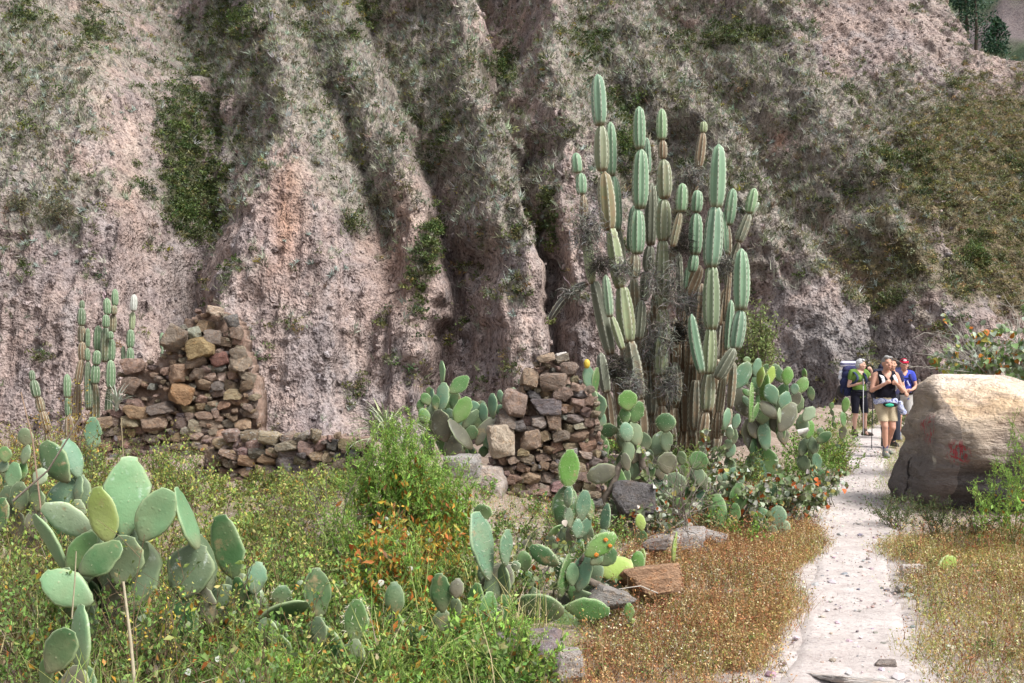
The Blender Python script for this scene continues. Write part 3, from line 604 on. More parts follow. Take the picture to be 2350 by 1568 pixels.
# big weathered boulder by the path
def boulder():
    C = np.array([5.27, 10.95, .80]); U, T = ico(6)
    pl = [((.03, -.27, .96), .64), ((-.06, -.98, .14), .82), ((.05, -.98, -.14), .88), ((-.965, -.10, .13), .84), ((-.74, -.66, .05), 1.02), ((.95, -.1, .28), 1.4), ((.44, -.10, .89), .665), ((0, 1, .1), .9), ((0, 0, -1), .95), ((-.45, .35, .82), .90), ((.6, .6, .5), 1.15), ((-.8, .55, .2), .86), ((-.66, -.2, .72), .86), ((.5, -.85, .1), 1.2), ((-.2, -.80, .56), .88)]
    r_ = np.random.default_rng(5); V0 = plane_rock(nrm(r_.normal(size=(60, 3))), pl, 60)
    for v0 in V0:
        nn = nrm(v0[None])[0] + r_.normal(0, .15, 3); nn /= np.linalg.norm(nn); hs_ = max(float(v0 @ nn), .3); pl.append((nn, hs_ * r_.uniform(1.0, 1.12)))
    V = plane_rock(U, pl, 70)
    V = V * (1 + .035 * fbm(V * 1.6, 4, 91))[:, None]
    st = V * np.array([1.2, 1.2, 5.0]); st[:, 2] += V[:, 0] * .9; e = fbm(st, 4, 93)
    side = 1 - sstep(.45, .85, nrm(V)[:, 2])
    V = V * (1 + (.030 * e + .030 * np.round(e * 3) / 3) * side + .012 * np.abs(fbm(V * 6, 3, 95)))[:, None]
    und = sstep(-.22, -.34, V[:, 2] + .12 * fbm(V * 1.5, 2, 97)); V[:, 1] += und * .12 * (V[:, 1] < 0); V[:, 0] -= und * .02 * (V[:, 0] < 0)
    m = NT('boulder_rock', .92, .2); o = m.objc(); sp = m.n('SeparateXYZ', Vector=o)
    n1 = m.noise(o, 1.7, 6, .65); n2 = m.noise(o, 7, 6, .75); n3 = m.noise(m.mapv(o, (1, 1, 5)), 2.2, 6, .7, .6)
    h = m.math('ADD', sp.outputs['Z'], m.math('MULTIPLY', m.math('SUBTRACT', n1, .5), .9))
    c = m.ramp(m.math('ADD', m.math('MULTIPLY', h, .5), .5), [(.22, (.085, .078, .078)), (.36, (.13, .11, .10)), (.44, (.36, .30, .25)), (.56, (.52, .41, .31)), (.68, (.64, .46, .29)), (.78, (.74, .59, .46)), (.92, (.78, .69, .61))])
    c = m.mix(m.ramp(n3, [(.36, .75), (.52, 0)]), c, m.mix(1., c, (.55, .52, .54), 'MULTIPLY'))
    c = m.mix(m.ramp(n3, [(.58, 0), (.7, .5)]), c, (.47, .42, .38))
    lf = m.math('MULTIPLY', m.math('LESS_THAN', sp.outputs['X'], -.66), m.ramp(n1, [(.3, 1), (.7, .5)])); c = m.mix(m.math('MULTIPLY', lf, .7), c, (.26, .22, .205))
    c = m.mix(m.ramp(n2, [(.34, .6), (.48, 0)]), c, m.mix(1., c, (.5, .47, .45), 'MULTIPLY'))
    pz = m.n('VectorMath', operation='DISTANCE', I0=o, I1=(-.88, -.35, .10)).outputs['Value']; sc = m.noise(m.mapv(o, (9, 9, 3)), 4, 3, .5)
    pm = m.math('MULTIPLY', m.ramp(pz, [(.12, 1), (.2, 0)]), m.ramp(sc, [(.5, 0), (.56, 1)]))
    pz2 = m.n('VectorMath', operation='DISTANCE', I0=o, I1=(-.68, -.72, -.12)).outputs['Value']; pm2 = m.math('MULTIPLY', m.ramp(pz2, [(.08, 1), (.15, 0)]), m.ramp(sc, [(.48, 0), (.55, 1)]))
    c = m.mix(m.math('MULTIPLY', m.math('MAXIMUM', pm, pm2), .8), c, (.42, .035, .05))
    pz3 = m.n('VectorMath', operation='DISTANCE', I0=o, I1=(-.86, -.5, -.22)).outputs['Value']; c = m.mix(m.math('MULTIPLY', m.ramp(pz3, [(.03, .9), (.06, 0)]), m.ramp(n2, [(.4, 0), (.5, 1)])), c, (.6, .55, .48))
    m.color(c)
    n4 = m.noise(m.mapv(o, (1, 1, 2)), 11, 3, .7)
    ow = m.n('VectorMath', operation='ADD', I0=m.mapv(o, (1, 1, 1.8)), I1=m.n('VectorMath', operation='SCALE', I0=m.n('TexNoise', Vector=o, Scale=4., Detail=4.).outputs['Color'], Scale=.5).outputs[0]).outputs[0]
    vf = m.n('TexVoronoi', Vector=ow, Scale=2.6, distance='CHEBYCHEV'); fc = m.n('SeparateColor', Color=vf.outputs['Color']).outputs[0]
    m.bump(m.math('ADD', m.math('ADD', m.math('MULTIPLY', n3, .8), m.math('MULTIPLY', n2, .5)), m.math('ADD', m.math('MULTIPLY', n4, .5), m.math('ADD', m.math('MULTIPLY', fc, .45), m.math('MULTIPLY', vf.outputs['Distance'], .8)))), 1., .12)
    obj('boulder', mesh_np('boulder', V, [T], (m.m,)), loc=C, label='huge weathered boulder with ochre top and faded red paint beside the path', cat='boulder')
boulder()

# ------------------------------------------------------------------ columnar cacti
def joint_mesh(L, R, ribs, tipped, bend, seed):
    nst, per = 15, 4; n = ribs * per; r_ = np.random.default_rng(seed)
    t = np.linspace(0, 1, nst); prof = np.clip(1 - np.abs(2 * (.06 + .92 * t) - 1) ** 2.7, .02, 1) ** .5
    prof = prof * (1 - .10 * t) ; prof[0] = max(prof[0], .5)
    if tipped: prof[-1] = .12
    else: prof[-1] = .52; prof[-2] = max(prof[-2], .72)
    ph = np.arange(n) * 2 * math.pi / n; s = np.abs(np.sin(ph * ribs / 2)); rb = 1 - s
    rad = 1 - .32 * s ** .8
    z = t * L
    V = np.stack([(prof[:, None] * rad[None]) * np.cos(ph)[None] * R + bend * L * (np.sin(math.pi * t) * .5)[:, None], (prof[:, None] * rad[None]) * np.sin(ph)[None] * R, np.repeat(z[:, None], n, 1)], -1)
    V = V * (1 + .015 * r_.normal(size=V.shape) * np.array([1, 1, 0]))
    V = np.concatenate([V.reshape(-1, 3), [[0, 0, -R * .05], [0, 0, L * 1.004]]])
    i = np.arange(nst * n).reshape(nst, n); j = np.roll(i, -1, 1)
    Q = np.stack([i[:-1], j[:-1], j[1:], i[1:]], -1).reshape(-1, 4)
    T = np.concatenate([np.stack([j[0], i[0], np.full(n, nst * n)], 1), np.stack([i[-1], j[-1], np.full(n, nst * n + 1)], 1)])
    rib = np.concatenate([np.tile(rb, nst), [1, 1]]); tv = np.concatenate([np.repeat(t, n), [0, 1]])
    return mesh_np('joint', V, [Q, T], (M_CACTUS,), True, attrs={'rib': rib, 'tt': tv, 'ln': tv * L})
def add_joint(par, tip, base, w, d, col, br=0., ribs=7, tipped=True, dt=0., bend=0., spn=True):
    B = W(base[0], base[1], d); T = W(tip[0], tip[1], d + dt); ax = T - B; L = float(np.linalg.norm(ax)); R = w * d / F / 2
    o = obj('joint', joint_mesh(L * 1.02, R, ribs, tipped, bend, rnd.randrange(9999)), par)
    q = Vector(ax).to_track_quat('Z', 'Y') @ Quaternion((0, 0, 1), rnd.uniform(0, 6.28))
    o.rotation_mode = 'QUATERNION'; o.rotation_quaternion = q; o.location = Vector(B) - par.location
    o.color = (*col, 1 - br)
    if spn:
        nst = max(int(L / .035), 3); tq = (np.arange(nst) + .5) / nst; pr_ = np.clip(1 - np.abs(2 * (.06 + .92 * tq) - 1) ** 2.7, .02, 1) ** .5 * (1 - .1 * tq); ph = np.arange(ribs) * 2 * math.pi / ribs
        Pn = np.stack([(pr_[:, None] * np.cos(ph)[None]) * R + bend * L * (np.sin(math.pi * tq) * .5)[:, None], (pr_[:, None] * np.sin(ph)[None]) * R, np.repeat((tq * L)[:, None], ribs, 1)], -1).reshape(-1, 3); Dn = np.stack([np.tile(np.cos(ph), nst), np.tile(np.sin(ph), nst), np.zeros(nst * ribs)], 1)
        Pn = np.repeat(Pn, 3, 0); Dn = np.repeat(Dn, 3, 0) + rng.normal(0, .55, (len(Pn), 3)); gg = Geo(); chips(gg, Pn, Dn, rng.uniform(.012, .032, len(Pn)), .0026, np.ones((len(Pn), 3)))
        obj('spines', gg.mesh('spines', M_SPN, False), o, kind='stuff', color=(.30, .26, .19))
    return o
M_SPN = mat_plain('cactus_spine', .7, .2, 0, 30, .1)
CG = (.18, .285, .18); CG2 = (.155, .245, .165); CY = (.25, .285, .16); CO = (.19, .205, .125); CD = (.135, .14, .10); CB = (.115, .09, .07)
Z6 = lambda x, y: (1239.2 + .2926 * x, 137.7 + .2926 * y)
Z7 = lambda x, y: (1239.2 + .2926 * x, 550.8 + .2926 * y)
rnd.seed(11)
cac = thing('columnar_cactus', 'tall many stemmed columnar cactus towering behind the crumbling stone pier', 'cactus', W(1530, 1080, 10.8))
def J(fn, tip, base, w, d=10.7, col=CG, br=.0, fn2=None, **k):
    add_joint(cac, fn(*tip), (fn2 or fn)(*base), w * .325, d, col, br, **k)
J(Z6, (452, 120), (470, 515), 120, 10.5, CG2, .12, ribs=6); J(Z6, (480, 520), (485, 872), 120, 10.5, CO, .28, ribs=6); J(Z6, (505, 885), (540, 1338), 136, 10.5, (.2, .19, .10), .45, ribs=6); J(Z6, (560, 1336), (628, 378), 128, 10.5, CY, .3, Z7, ribs=6, tipped=False)
J(Z7, (645, 385), (692, 805), 142, 10.5, CY, .32, ribs=6, tipped=False); J(Z7, (705, 808), (775, 1260), 145, 10.5, CD, .4, ribs=6, tipped=False); J(Z7, (775, 1250), (800, 1560), 130, 10.5, CD, .6, ribs=6, tipped=False)
J(Z6, (553, 495), (560, 912), 100, 10.8); J(Z6, (580, 915), (600, 1345), 100, 10.8); J(Z6, (610, 1345), (640, 300), 90, 10.9, CD, .3, Z7, tipped=False)
J(Z6, (778, 372), (782, 698), 98, 10.6, ribs=8); J(Z6, (792, 706), (786, 1168), 130, 10.6, ribs=8); J(Z6, (765, 1172), (760, 1525), 122, 10.6, CG, .12, ribs=8); J(Z7, (742, 108), (735, 300), 98, 10.6, CD, .45); J(Z7, (735, 300), (750, 620), 90, 10.8, CD, .5); J(Z7, (800, 478), (775, 782), 90, 10.6, CD, .3)
J(Z7, (790, 780), (830, 1200), 90, 10.8, CB, .6); J(Z6, (838, 615), (850, 895), 58, 10.9, CG2); J(Z6, (735, 1150), (715, 1500), 80, 10.9, CG2, .1)
J(Z6, (875, 975), (866, 1455), 100, 10.9, CD, .2); J(Z7, (862, 48), (840, 245), 90, 10.9, CD, .3); J(Z7, (832, 245), (812, 480), 85, 10.9, CD, .3); J(Z6, (915, 990), (930, 1200), 60, 11.0, CG)
J(Z6, (955, 388), (957, 628), 86, 10.6, (.21, .31, .17)); J(Z6, (962, 630), (963, 775), 72, 10.6, CB, .8); J(Z6, (970, 785), (976, 1090), 120, 10.6, CO, .36); J(Z6, (972, 1096), (966, 1425), 120, 10.6, CO, .34); J(Z7, (965, 20), (960, 545), 122, 10.6, CO, .36, tipped=False); J(Z7, (962, 548), (975, 790), 105, 10.6, CY, .4, tipped=False)
J(Z7, (948, 760), (950, 1065), 118, 10.6, CY, .36); J(Z7, (955, 1070), (955, 1300), 105, 10.6, CD, .6); J(Z7, (955, 1295), (950, 1560), 100, 10.6, CB, .7)
J(Z6, (1118, 972), (1110, 1192), 95, 10.4, (.19, .30, .17)); J(Z6, (1100, 1195), (1040, 1465), 68, 10.4, CO, .5); J(Z6, (1035, 1470), (990, 300), 60, 10.6, CD, .5, Z7)
J(Z6, (1285, 485), (1280, 572), 60, 11.0, (.24, .28, .15)); J(Z6, (1278, 570), (1246, 845), 78, 11.0, CB, .75); J(Z6, (1220, 880), (1188, 1120), 80, 11.0, CB, .75); J(Z6, (1236, 1025), (1225, 1198), 92, 10.7); J(Z6, (1225, 1205), (1214, 1530), 112, 10.7); J(Z7, (1212, 112), (1190, 252), 84, 10.7); J(Z7, (1160, 215), (1145, 400), 50, 10.9)
J(Z7, (1255, 205), (1150, 455), 105, 10.9, CB, .7); J(Z7, (1110, 460), (1105, 650), 80, 11.0, CB, .8); J(Z7, (1105, 640), (1125, 1010), 115, 11.0, CB, .85); J(Z7, (1125, 1000), (1130, 1500), 110, 11., CB, .9); J(Z7, (1090, 100), (1100, 460), 60, 11.1, CD, .3)
J(Z6, (1402, 672), (1385, 1168), 142, 10.3, ribs=6); J(Z6, (1375, 1170), (1345, 220), 150, 10.3, CG2, .05, Z7, ribs=7, tipped=False); J(Z7, (1350, 228), (1346, 706), 138, 10.3, (.20, .25, .15), .15, tipped=False); J(Z7, (1338, 710), (1322, 1055), 118, 10.3, CY, .22, tipped=False); J(Z7, (1325, 1058), (1308, 1345), 116, 10.3, CO, .4, tipped=False); J(Z7, (1300, 1345), (1270, 1580), 90, 10.3, CB, .7)
J(Z6, (1440, 1200), (1457, 1525), 60, 10.6); J(Z7, (1450, 0), (1470, 400), 45, 10.7, CD, .4); J(Z6, (1515, 1015), (1480, 1298), 92, 10.6, CG, .3); J(Z6, (1470, 1300), (1480, 120), 60, 10.8, CD, .5, Z7)
J(Z6, (1682, 1010), (1645, 1205), 86, 10.5, (.21, .31, .17)); J(Z6, (1716, 1120), (1650, 1218), 36, 10.5, (.3, .36, .27)); J(Z6, (1640, 1205), (1558, 1430), 82, 10.5, CD, .35); J(Z6, (1556, 1430), (1500, 200), 60, 10.6, CD, .4, Z7); J(Z7, (1490, 190), (1450, 640), 50, 10.7, CB, .6)
J(Z7, (1580, 78), (1575, 550), 132, 10.2, ribs=7); J(Z7, (1576, 552), (1532, 858), 114, 10.2, CG2); J(Z7, (1522, 855), (1388, 1090), 104, 10.2, CD, .1, dt=-.05); J(Z7, (1500, 478), (1470, 870), 70, 10.6, (.22, .33, .22)); J(Z7, (1450, 640), (1440, 1060), 60, 10.8, CB, .6)
J(Z7, (1190, 590), (1272, 1048), 92, 10.1, (.15, .25, .16), ribs=5, bend=-.05)
J(Z6, (280, 732), (296, 888), 86, 10.4, ribs=6); J(Z6, (322, 890), (326, 1055), 84, 10.4, ribs=6); J(Z6, (340, 1060), (346, 1300), 70, 10.4, CD, .6); J(Z6, (350, 1290), (410, 345), 84, 10.4, CY, .2, Z7, ribs=5, tipped=False); J(Z7, (430, 340), (555, 900), 112, 10.4, CD, .12, ribs=5, tipped=False); J(Z7, (478, 890), (525, 1200), 98, 10.3, CD, .15, ribs=5); J(Z7, (525, 1190), (560, 1560), 100, 10.4, CB, .7)
J(Z7, (515, 280), (548, 605), 78, 10.2, (.21, .29, .19)); J(Z7, (565, 600), (650, 860), 66, 10.3, CY, .3, ribs=5); J(Z7, (600, 900), (640, 1400), 100, 10.9, CB, .8)
J(Z7, (200, 455), (372, 345), 66, 10.4, (.06, .052, .045), .3, ribs=5, bend=.12); J(Z7, (78, 625), (200, 450), 62, 10.4, (.06, .052, .045), .3, ribs=5, bend=.08)
J(Z7, (1440, 1050), (1400, 1360), 62, 10.5, CO, .5); J(Z7, (1520, 960), (1490, 1320), 66, 10.4, CD, .5, ribs=5); J(Z7, (1490, 1320), (1440, 1540), 70, 10.4, CB, .7); J(Z7, (1400, 1340), (1390, 1560), 70, 10.5, CB, .7)

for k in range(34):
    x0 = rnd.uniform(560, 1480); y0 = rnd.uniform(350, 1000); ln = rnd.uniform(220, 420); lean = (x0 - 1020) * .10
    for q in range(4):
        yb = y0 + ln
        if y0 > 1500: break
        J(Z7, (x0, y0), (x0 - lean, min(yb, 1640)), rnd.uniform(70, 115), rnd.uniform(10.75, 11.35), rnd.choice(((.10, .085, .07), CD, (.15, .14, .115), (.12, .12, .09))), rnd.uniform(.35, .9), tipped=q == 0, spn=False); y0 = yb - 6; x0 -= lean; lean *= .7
def small_cactus(label, L, d, base, group=None):
    t = thing('columnar_cactus', label, 'cactus', W(*A4(*base), d))
    for tip, bs, w, col, br in L: add_joint(t, A4(*tip), A4(*bs), w * .3125, d + rnd.uniform(-.12, .12), col, br, ribs=8, spn=False)
G1, G2, G3 = (.13, .20, .11), (.10, .14, .08), (.155, .235, .13)
small_cactus('clump of slim columnar cacti behind the left end of the broken wall', [
 ((603, 445), (603, 505), 42, G2, .2), ((600, 500), (598, 632), 64, G2, .25), ((598, 628), (602, 755), 66, CD, .5), ((602, 750), (605, 890), 68, CB, .6), ((600, 880), (572, 1060), 64, CB, .6), ((572, 1050), (565, 1420), 64, CB, .7),
 ((645, 650), (645, 792), 38, G1, 0), ((640, 795), (646, 890), 44, G1, .1), ((646, 885), (650, 1250), 60, G2, .3), ((785, 428), (790, 552), 62, G3, 0), ((778, 550), (776, 645), 60, G1, .15), ((722, 632), (718, 815), 72, G3, 0), ((714, 812), (706, 920), 66, G1, .1), ((702, 915), (696, 1060), 76, G1, .2), ((696, 1050), (700, 1420), 76, G2, .5),
 ((845, 362), (845, 487), 56, G3, 0), ((840, 482), (836, 550), 50, CO, .5), ((832, 545), (826, 680), 58, CO, .5), ((812, 672), (812, 730), 50, G1, 0), ((818, 725), (815, 890), 66, G1, 0), ((813, 885), (812, 1092), 76, G3, 0), ((802, 1085), (792, 1420), 66, G2, .4), ((776, 640), (770, 900), 70, G2, .4), ((985, 402), (980, 525), 56, (.45, .45, .42), .1), ((976, 528), (968, 662), 50, CY, .2), ((960, 657), (956, 795), 64, G1, 0), ((957, 792), (955, 920), 62, G1, 0), ((955, 910), (950, 1420), 62, G2, .3), ((905, 780), (905, 900), 36, G2, .1)], 12.0, (760, 1420))
small_cactus('leaning brown cactus stem at the far left', [((232, 958), (240, 1035), 48, G2, .2), ((245, 1030), (272, 1158), 74, G2, .25), ((280, 1150), (308, 1265), 66, CO, .6), ((310, 1258), (350, 1405), 70, CB, .7), ((350, 1398), (372, 1580), 64, CB, .7)], 11.3, (372, 1580))
small_cactus('short cactus column with dark shaggy base left of the clump', [((492, 988), (495, 1160), 62, G3, 0), ((497, 1155), (502, 1300), 54, G1, .2), ((508, 1292), (535, 1600), 92, CB, .75)], 11.4, (535, 1600))
small_cactus('single green cactus joint peeping out left of the wall top', [((1190, 682), (1192, 800), 44, G3, 0), ((1192, 795), (1200, 1400), 50, G2, .2)], 12.4, (1200, 1400))

# grey hanging moss caught on the cactus
def moss(label, px, py, rx, ry, d, n, dark=False):
    c = W(px, py, d); rx, ry = rx * d / F, ry * d / F; g = Geo(); k = 7
    st = c + rng.normal(size=(n, 3)) * np.array([rx * .45, rx * .35, ry * .42]); dirs = nrm(rng.normal(size=(n, 3)))
    PL = [st]
    for _ in range(k - 1):
        dirs = nrm(dirs + rng.normal(size=(n, 3)) * .75 + np.array([0, 0, -.22])); PL.append(PL[-1] + dirs * .03)
    pal = [(3, (.27, .26, .23)), (2, (.40, .39, .35)), (2, (.14, .13, .11))] if not dark else [(3, (.075, .068, .055)), (1, (.16, .15, .13))]
    PL = np.stack(PL, 1); tubes(g, PL - c, .0033, .0022, pick(pal, n, .2), 3)
    obj('hanging_moss', g.mesh('hanging_moss', M_TWIG), loc=c, label=label, cat='moss', group='moss caught on the columnar cactus')
for lab, fn, x, y, rx, ry, d, n, dk in [
 ('big grey beard of moss on the upper left cactus stem', Z6, 370, 1320, 115, 190, 10.3, 420, False), ('dark ball of moss on the left cactus stem', Z7, 465, 185, 60, 60, 10.25, 200, True),
 ('wisp of grey moss left of the rotten cactus stem', Z7, 660, 230, 60, 80, 10.3, 130, False), ('pale moss cap on the brown stem at upper right', Z6, 1200, 900, 75, 70, 10.9, 190, False),
 ('upper grey moss drape on the middle cactus stem', Z7, 880, 330, 45, 200, 10.5, 150, False), ('right edge moss drape on the middle cactus stem', Z7, 1040, 330, 35, 240, 10.45, 150, False), ('long grey moss drape down the middle of the cactus', Z7, 985, 740, 60, 230, 10.4, 170, False), ('moss tangle between the left and middle stems', Z7, 850, 800, 50, 210, 10.6, 150, False),
 ('grey moss ball on the dark leaning joint', Z7, 1145, 490, 70, 70, 10.5, 230, False), ('dark moss mass low on the left of the cactus', Z7, 590, 1000, 90, 90, 10.35, 380, True), ('grey moss tuft on the lowest left stem', Z7, 730, 1130, 80, 100, 10.3, 240, False), ('dark moss clump hanging at mid height', Z6, 1115, 1420, 48, 90, 10.5, 180, True), ('moss tuft between the two right stems', Z7, 1445, 190, 55, 70, 10.35, 170, False), ('moss tangle beside the tall right stem', Z7, 1250, 740, 50, 150, 10.5, 220, False), ('dark moss hanging in the gap behind the middle stem', Z7, 1090, 720, 60, 80, 10.7, 220, True), ('moss on the bottom of the middle stem', Z7, 1010, 1130, 70, 120, 10.4, 240, False), ('thin moss on the drooping dead arm', Z7, 250, 400, 90, 30, 10.35, 90, False)]:
    a, b = fn(x, y); moss(lab, a, b, rx * .2926, ry * .2926, d, n, dk)
# ------------------------------------------------------------------ prickly pears
def pad_mesh(L, Wd, th, bend, twist, seed):
    nst, n = 13, 14; r_ = np.random.default_rng(seed)
    t = .5 - .5 * np.cos(np.linspace(0.02, 1, nst) * math.pi); t[0] = 0
    hw = np.sin(np.clip(t, 0, 1) ** .86 * math.pi) ** .62; hw = hw * (.70 + .42 * t); hw /= hw.max(); hw[0] = .20; hw[-1] = .03; hw[-2] = max(hw[-2], .38)
    wob = 1 + .05 * r_.normal(size=nst); hw = hw * wob
    thk = th * (1.25 - .45 * t) * np.clip(np.minimum(t * 9 + .6, (1 - t) * 8 + .12), .1, 1)
    a = np.arange(n) * 2 * math.pi / n; ca, sa = np.cos(a), np.sin(a); sx = np.sign(ca) * np.abs(ca) ** .85; sy = np.sign(sa) * np.abs(sa) ** .8
    x = hw[:, None] * sx[None] * Wd / 2; y = thk[:, None] * sy[None] / 2; z = np.repeat((t * L)[:, None], n, 1)
    y = y + bend * L * ((t[:, None]) ** 2) + twist * x * (t[:, None] - .2) + .10 * bend * (x / Wd * 2) ** 2 * L
    V = np.stack([x, y, z], -1).reshape(-1, 3); V += fbm(V * 14 + seed, 2, 3)[:, None] * .0035 * np.array([.4, 1, .4])
    cr = np.stack([x, z], -1).reshape(-1, 2); rim = np.repeat(np.abs(ca)[None], nst, 0).copy(); rim[-1] = 1; rim[-2] = np.maximum(rim[-2], .9)
    i = np.arange(nst * n).reshape(nst, n); j = np.roll(i, -1, 1); Q = np.stack([i[:-1], j[:-1], j[1:], i[1:]], -1).reshape(-1, 4)
    V = np.concatenate([V, [[0, 0, 0], [0, bend * L, L]]]); T = np.concatenate([np.stack([j[0], i[0], np.full(n, nst * n)], 1), np.stack([i[-1], j[-1], np.full(n, nst * n + 1)], 1)])
    me = mesh_np('pad', V, [Q, T], (M_PAD,), True, attrs={'rim': np.concatenate([rim.ravel(), [0, 1]])}, uv=np.concatenate([cr, [[0, 0], [0, L]]]))
    return me
M_SPINE = mat_plain('spine', .6, .2, 0, 30, .1)
def spines_mesh(L, Wd, bend, seed, ln):
    r_ = np.random.default_rng(seed); st = .036; P = []
    for a in np.arange(.08, .98, st / L):
        hw = math.sin(min(a, 1) ** .86 * math.pi) ** .62 * (.70 + .42 * a) * Wd / 2 * .92
        for b in np.arange(-hw, hw + 1e-6, st): P.append((b + r_.normal(0, .004), 0, a * L))
    for a in np.linspace(.15, .97, int(L / .025)):
        hw = math.sin(min(a, 1) ** .86 * math.pi) ** .62 * (.70 + .42 * a) * Wd / 2 * .96
        P += [(hw, 0, a * L), (-hw, 0, a * L)]
    P = np.array(P); P = np.concatenate([P, P]); P = np.repeat(P, 2, 0); n = len(P); sg = np.where(r_.random(n) < .5, 1, -1)
    P[:, 1] = sg * .008 + bend * L * (P[:, 2] / L) ** 2
    D = nrm(np.stack([r_.normal(0, .5, n) + P[:, 0] / Wd * 1.6, sg * 1.0, r_.normal(.2, .5, n)], 1)); l = ln * r_.uniform(.5, 1.2, n)[:, None]
    S = nrm(np.cross(D, r_.normal(size=(n, 3)))) * .0011
    V = np.stack([P - S, P + S, P + D * l], 1).reshape(-1, 3); T = np.arange(n * 3).reshape(-1, 3)
    return mesh_np('spines', V, [T], (M_SPINE,), False)
PADC = dict(g=(.085, .175, .055), d=(.05, .11, .04), l=(.155, .275, .14), y=(.21, .27, .07), w=(.105, .195, .12), k=(.11, .105, .075), s=(.115, .16, .09), b=(.11, .235, .05), p=(.27, .34, .22), n=(.28, .38, .08))
def add_pad(par, fn, sc, base, tip, w, d, c='g', spiny=0, wax=0., dt=0., yaw=None):
    B = W(*fn(*base), d); T = W(*fn(*tip), d + dt); B = B - (T - B) * .035; ax = T - B; L = float(np.linalg.norm(ax)); wa = w * sc * d / F
    tw = max(wa, .52 * L); sgn = rnd.choice((-1, 1)); yw = math.acos(min(max(wa / tw, 0), 1)) * sgn if yaw is None else yaw
    if yaw is None and abs(yw) < .2: yw = rnd.uniform(-.3, .3); tw /= math.cos(yw)
    th = min(.016 + .03 * L, .028); bend = rnd.uniform(-.15, .15); seed = rnd.randrange(99999)
    o = obj('pad', pad_mesh(L, tw, th, bend, rnd.uniform(-.42, .42), seed), par)
    e = Vector(ax).normalized(); n0 = Vector((0, -1, 0)); n0 = (n0 - e * n0.dot(e)).normalized(); s = n0.cross(e)   # local x = s, local y = -n0, local z = e
    m = Matrix((s, -n0, e)).transposed()
    if m.determinant() < 0: m = Matrix((-s, -n0, e)).transposed()
    q = m.to_quaternion() @ Quaternion((0, 0, 1), yw); o.rotation_mode = 'QUATERNION'; o.rotation_quaternion = q
    o.location = Vector(B) - par.location; col = np.array(PADC[c]) * rnd.uniform(.85, 1.15); o.color = (*col, 1 - wax)
    if spiny: obj('spines', spines_mesh(L, tw, bend, seed, .018 + .014 * spiny), o, color=(.62, .58, .46), kind='stuff')
    return o
def pear(label, d, ground, pads, fn, sc, trunks=()):
    bx_, by_ = fn(*ground); x = (bx_ - 1175) * d / F; z = Gp(x, d)
    t = thing('prickly_pear', label, 'cactus', (x, d, z - .03))
    for p in pads:
        kw = p[4] if len(p) > 4 else {}; kw = dict(kw); dd = d + kw.pop('o', rnd.uniform(-.08, .08)); add_pad(t, fn, sc, p[0], p[1], p[2], dd, p[3], **kw)
    done = 0
    for p in list(pads):
        if done > 26 or rnd.random() < .18: continue
        b = np.array(p[0], float); Lp = max(math.hypot(p[1][0] - b[0], p[1][1] - b[1]), p[2] * 1.2); Lp = min(Lp, .42 * F / d / sc); gy = EYE - z; gp = (HZ + gy * F / d); dd = d + rnd.uniform(.02, .22)
        for lv in range(3):
            if fn(*b)[1] > gp - 12: break
            nb = b + np.array([rnd.uniform(-.45, .45) * Lp + .25 * np.clip(ground[0] - b[0], -Lp, Lp), rnd.uniform(.75, 1.0) * Lp])
            add_pad(t, fn, sc, tuple(nb), tuple(b + (b - nb) * .06), Lp * rnd.uniform(.5, .75), dd, rnd.choice('sskdgw'), wax=rnd.choice((0, .3, .5))); b = nb; dd += .03; done += 1
    for tr in trunks:
        PL = np.array([W(*fn(*q), d + .06) for q in tr[:-1]]); 
        if tr[-1] > 0:
            e = PL[-1].copy(); e[2] = min(Gp(e[0], e[1]) - .05, e[2] - .02); e[0] = e[0] * .6 + x * .4; PL = np.concatenate([PL, [e]])
        kk = np.linspace(0, len(PL) - 1, 8); PL = np.stack([np.interp(kk, np.arange(len(PL)), PL[:, a]) for a in range(3)], 1); PL[1:-1] += rng.normal(0, .012, (6, 3))
        g = Geo(); r = abs(tr[-1]) * sc * d / F; tubes(g, PL[None] - np.array(t.location), r * .8, r * 1.05, (.2, .17, .14), 9)
        obj('trunk', g.mesh('trunk', M_BARK), t, color=(.19, .155, .125))
    return t
rnd.seed(21)
ZL = lambda x, y: (.4146 * x, 917.9 + .4146 * y); ZM = lambda x, y: (413.1 + .3854 * x, 963.8 + .3854 * y); ZN = lambda x, y: (780.2 + .3854 * x, 963.8 + .3854 * y); ZO = lambda x, y: (1147.4 + .3854 * x, 963.8 + .3854 * y); ZP = lambda x, y: (1560.5 + .3851 * x, 963.8 + .3851 * y); ZQ = lambda x, y: (1505.4 + .19904 * x, 807.8 + .19904 * y); Z8 = lambda x, y: (2074.5 + .199 * x, 697.6 + .199 * y); Z9 = lambda x, y: (1909.3 + .1757 * x, 798.6 + .1757 * y)
WX = dict(wax=.55)
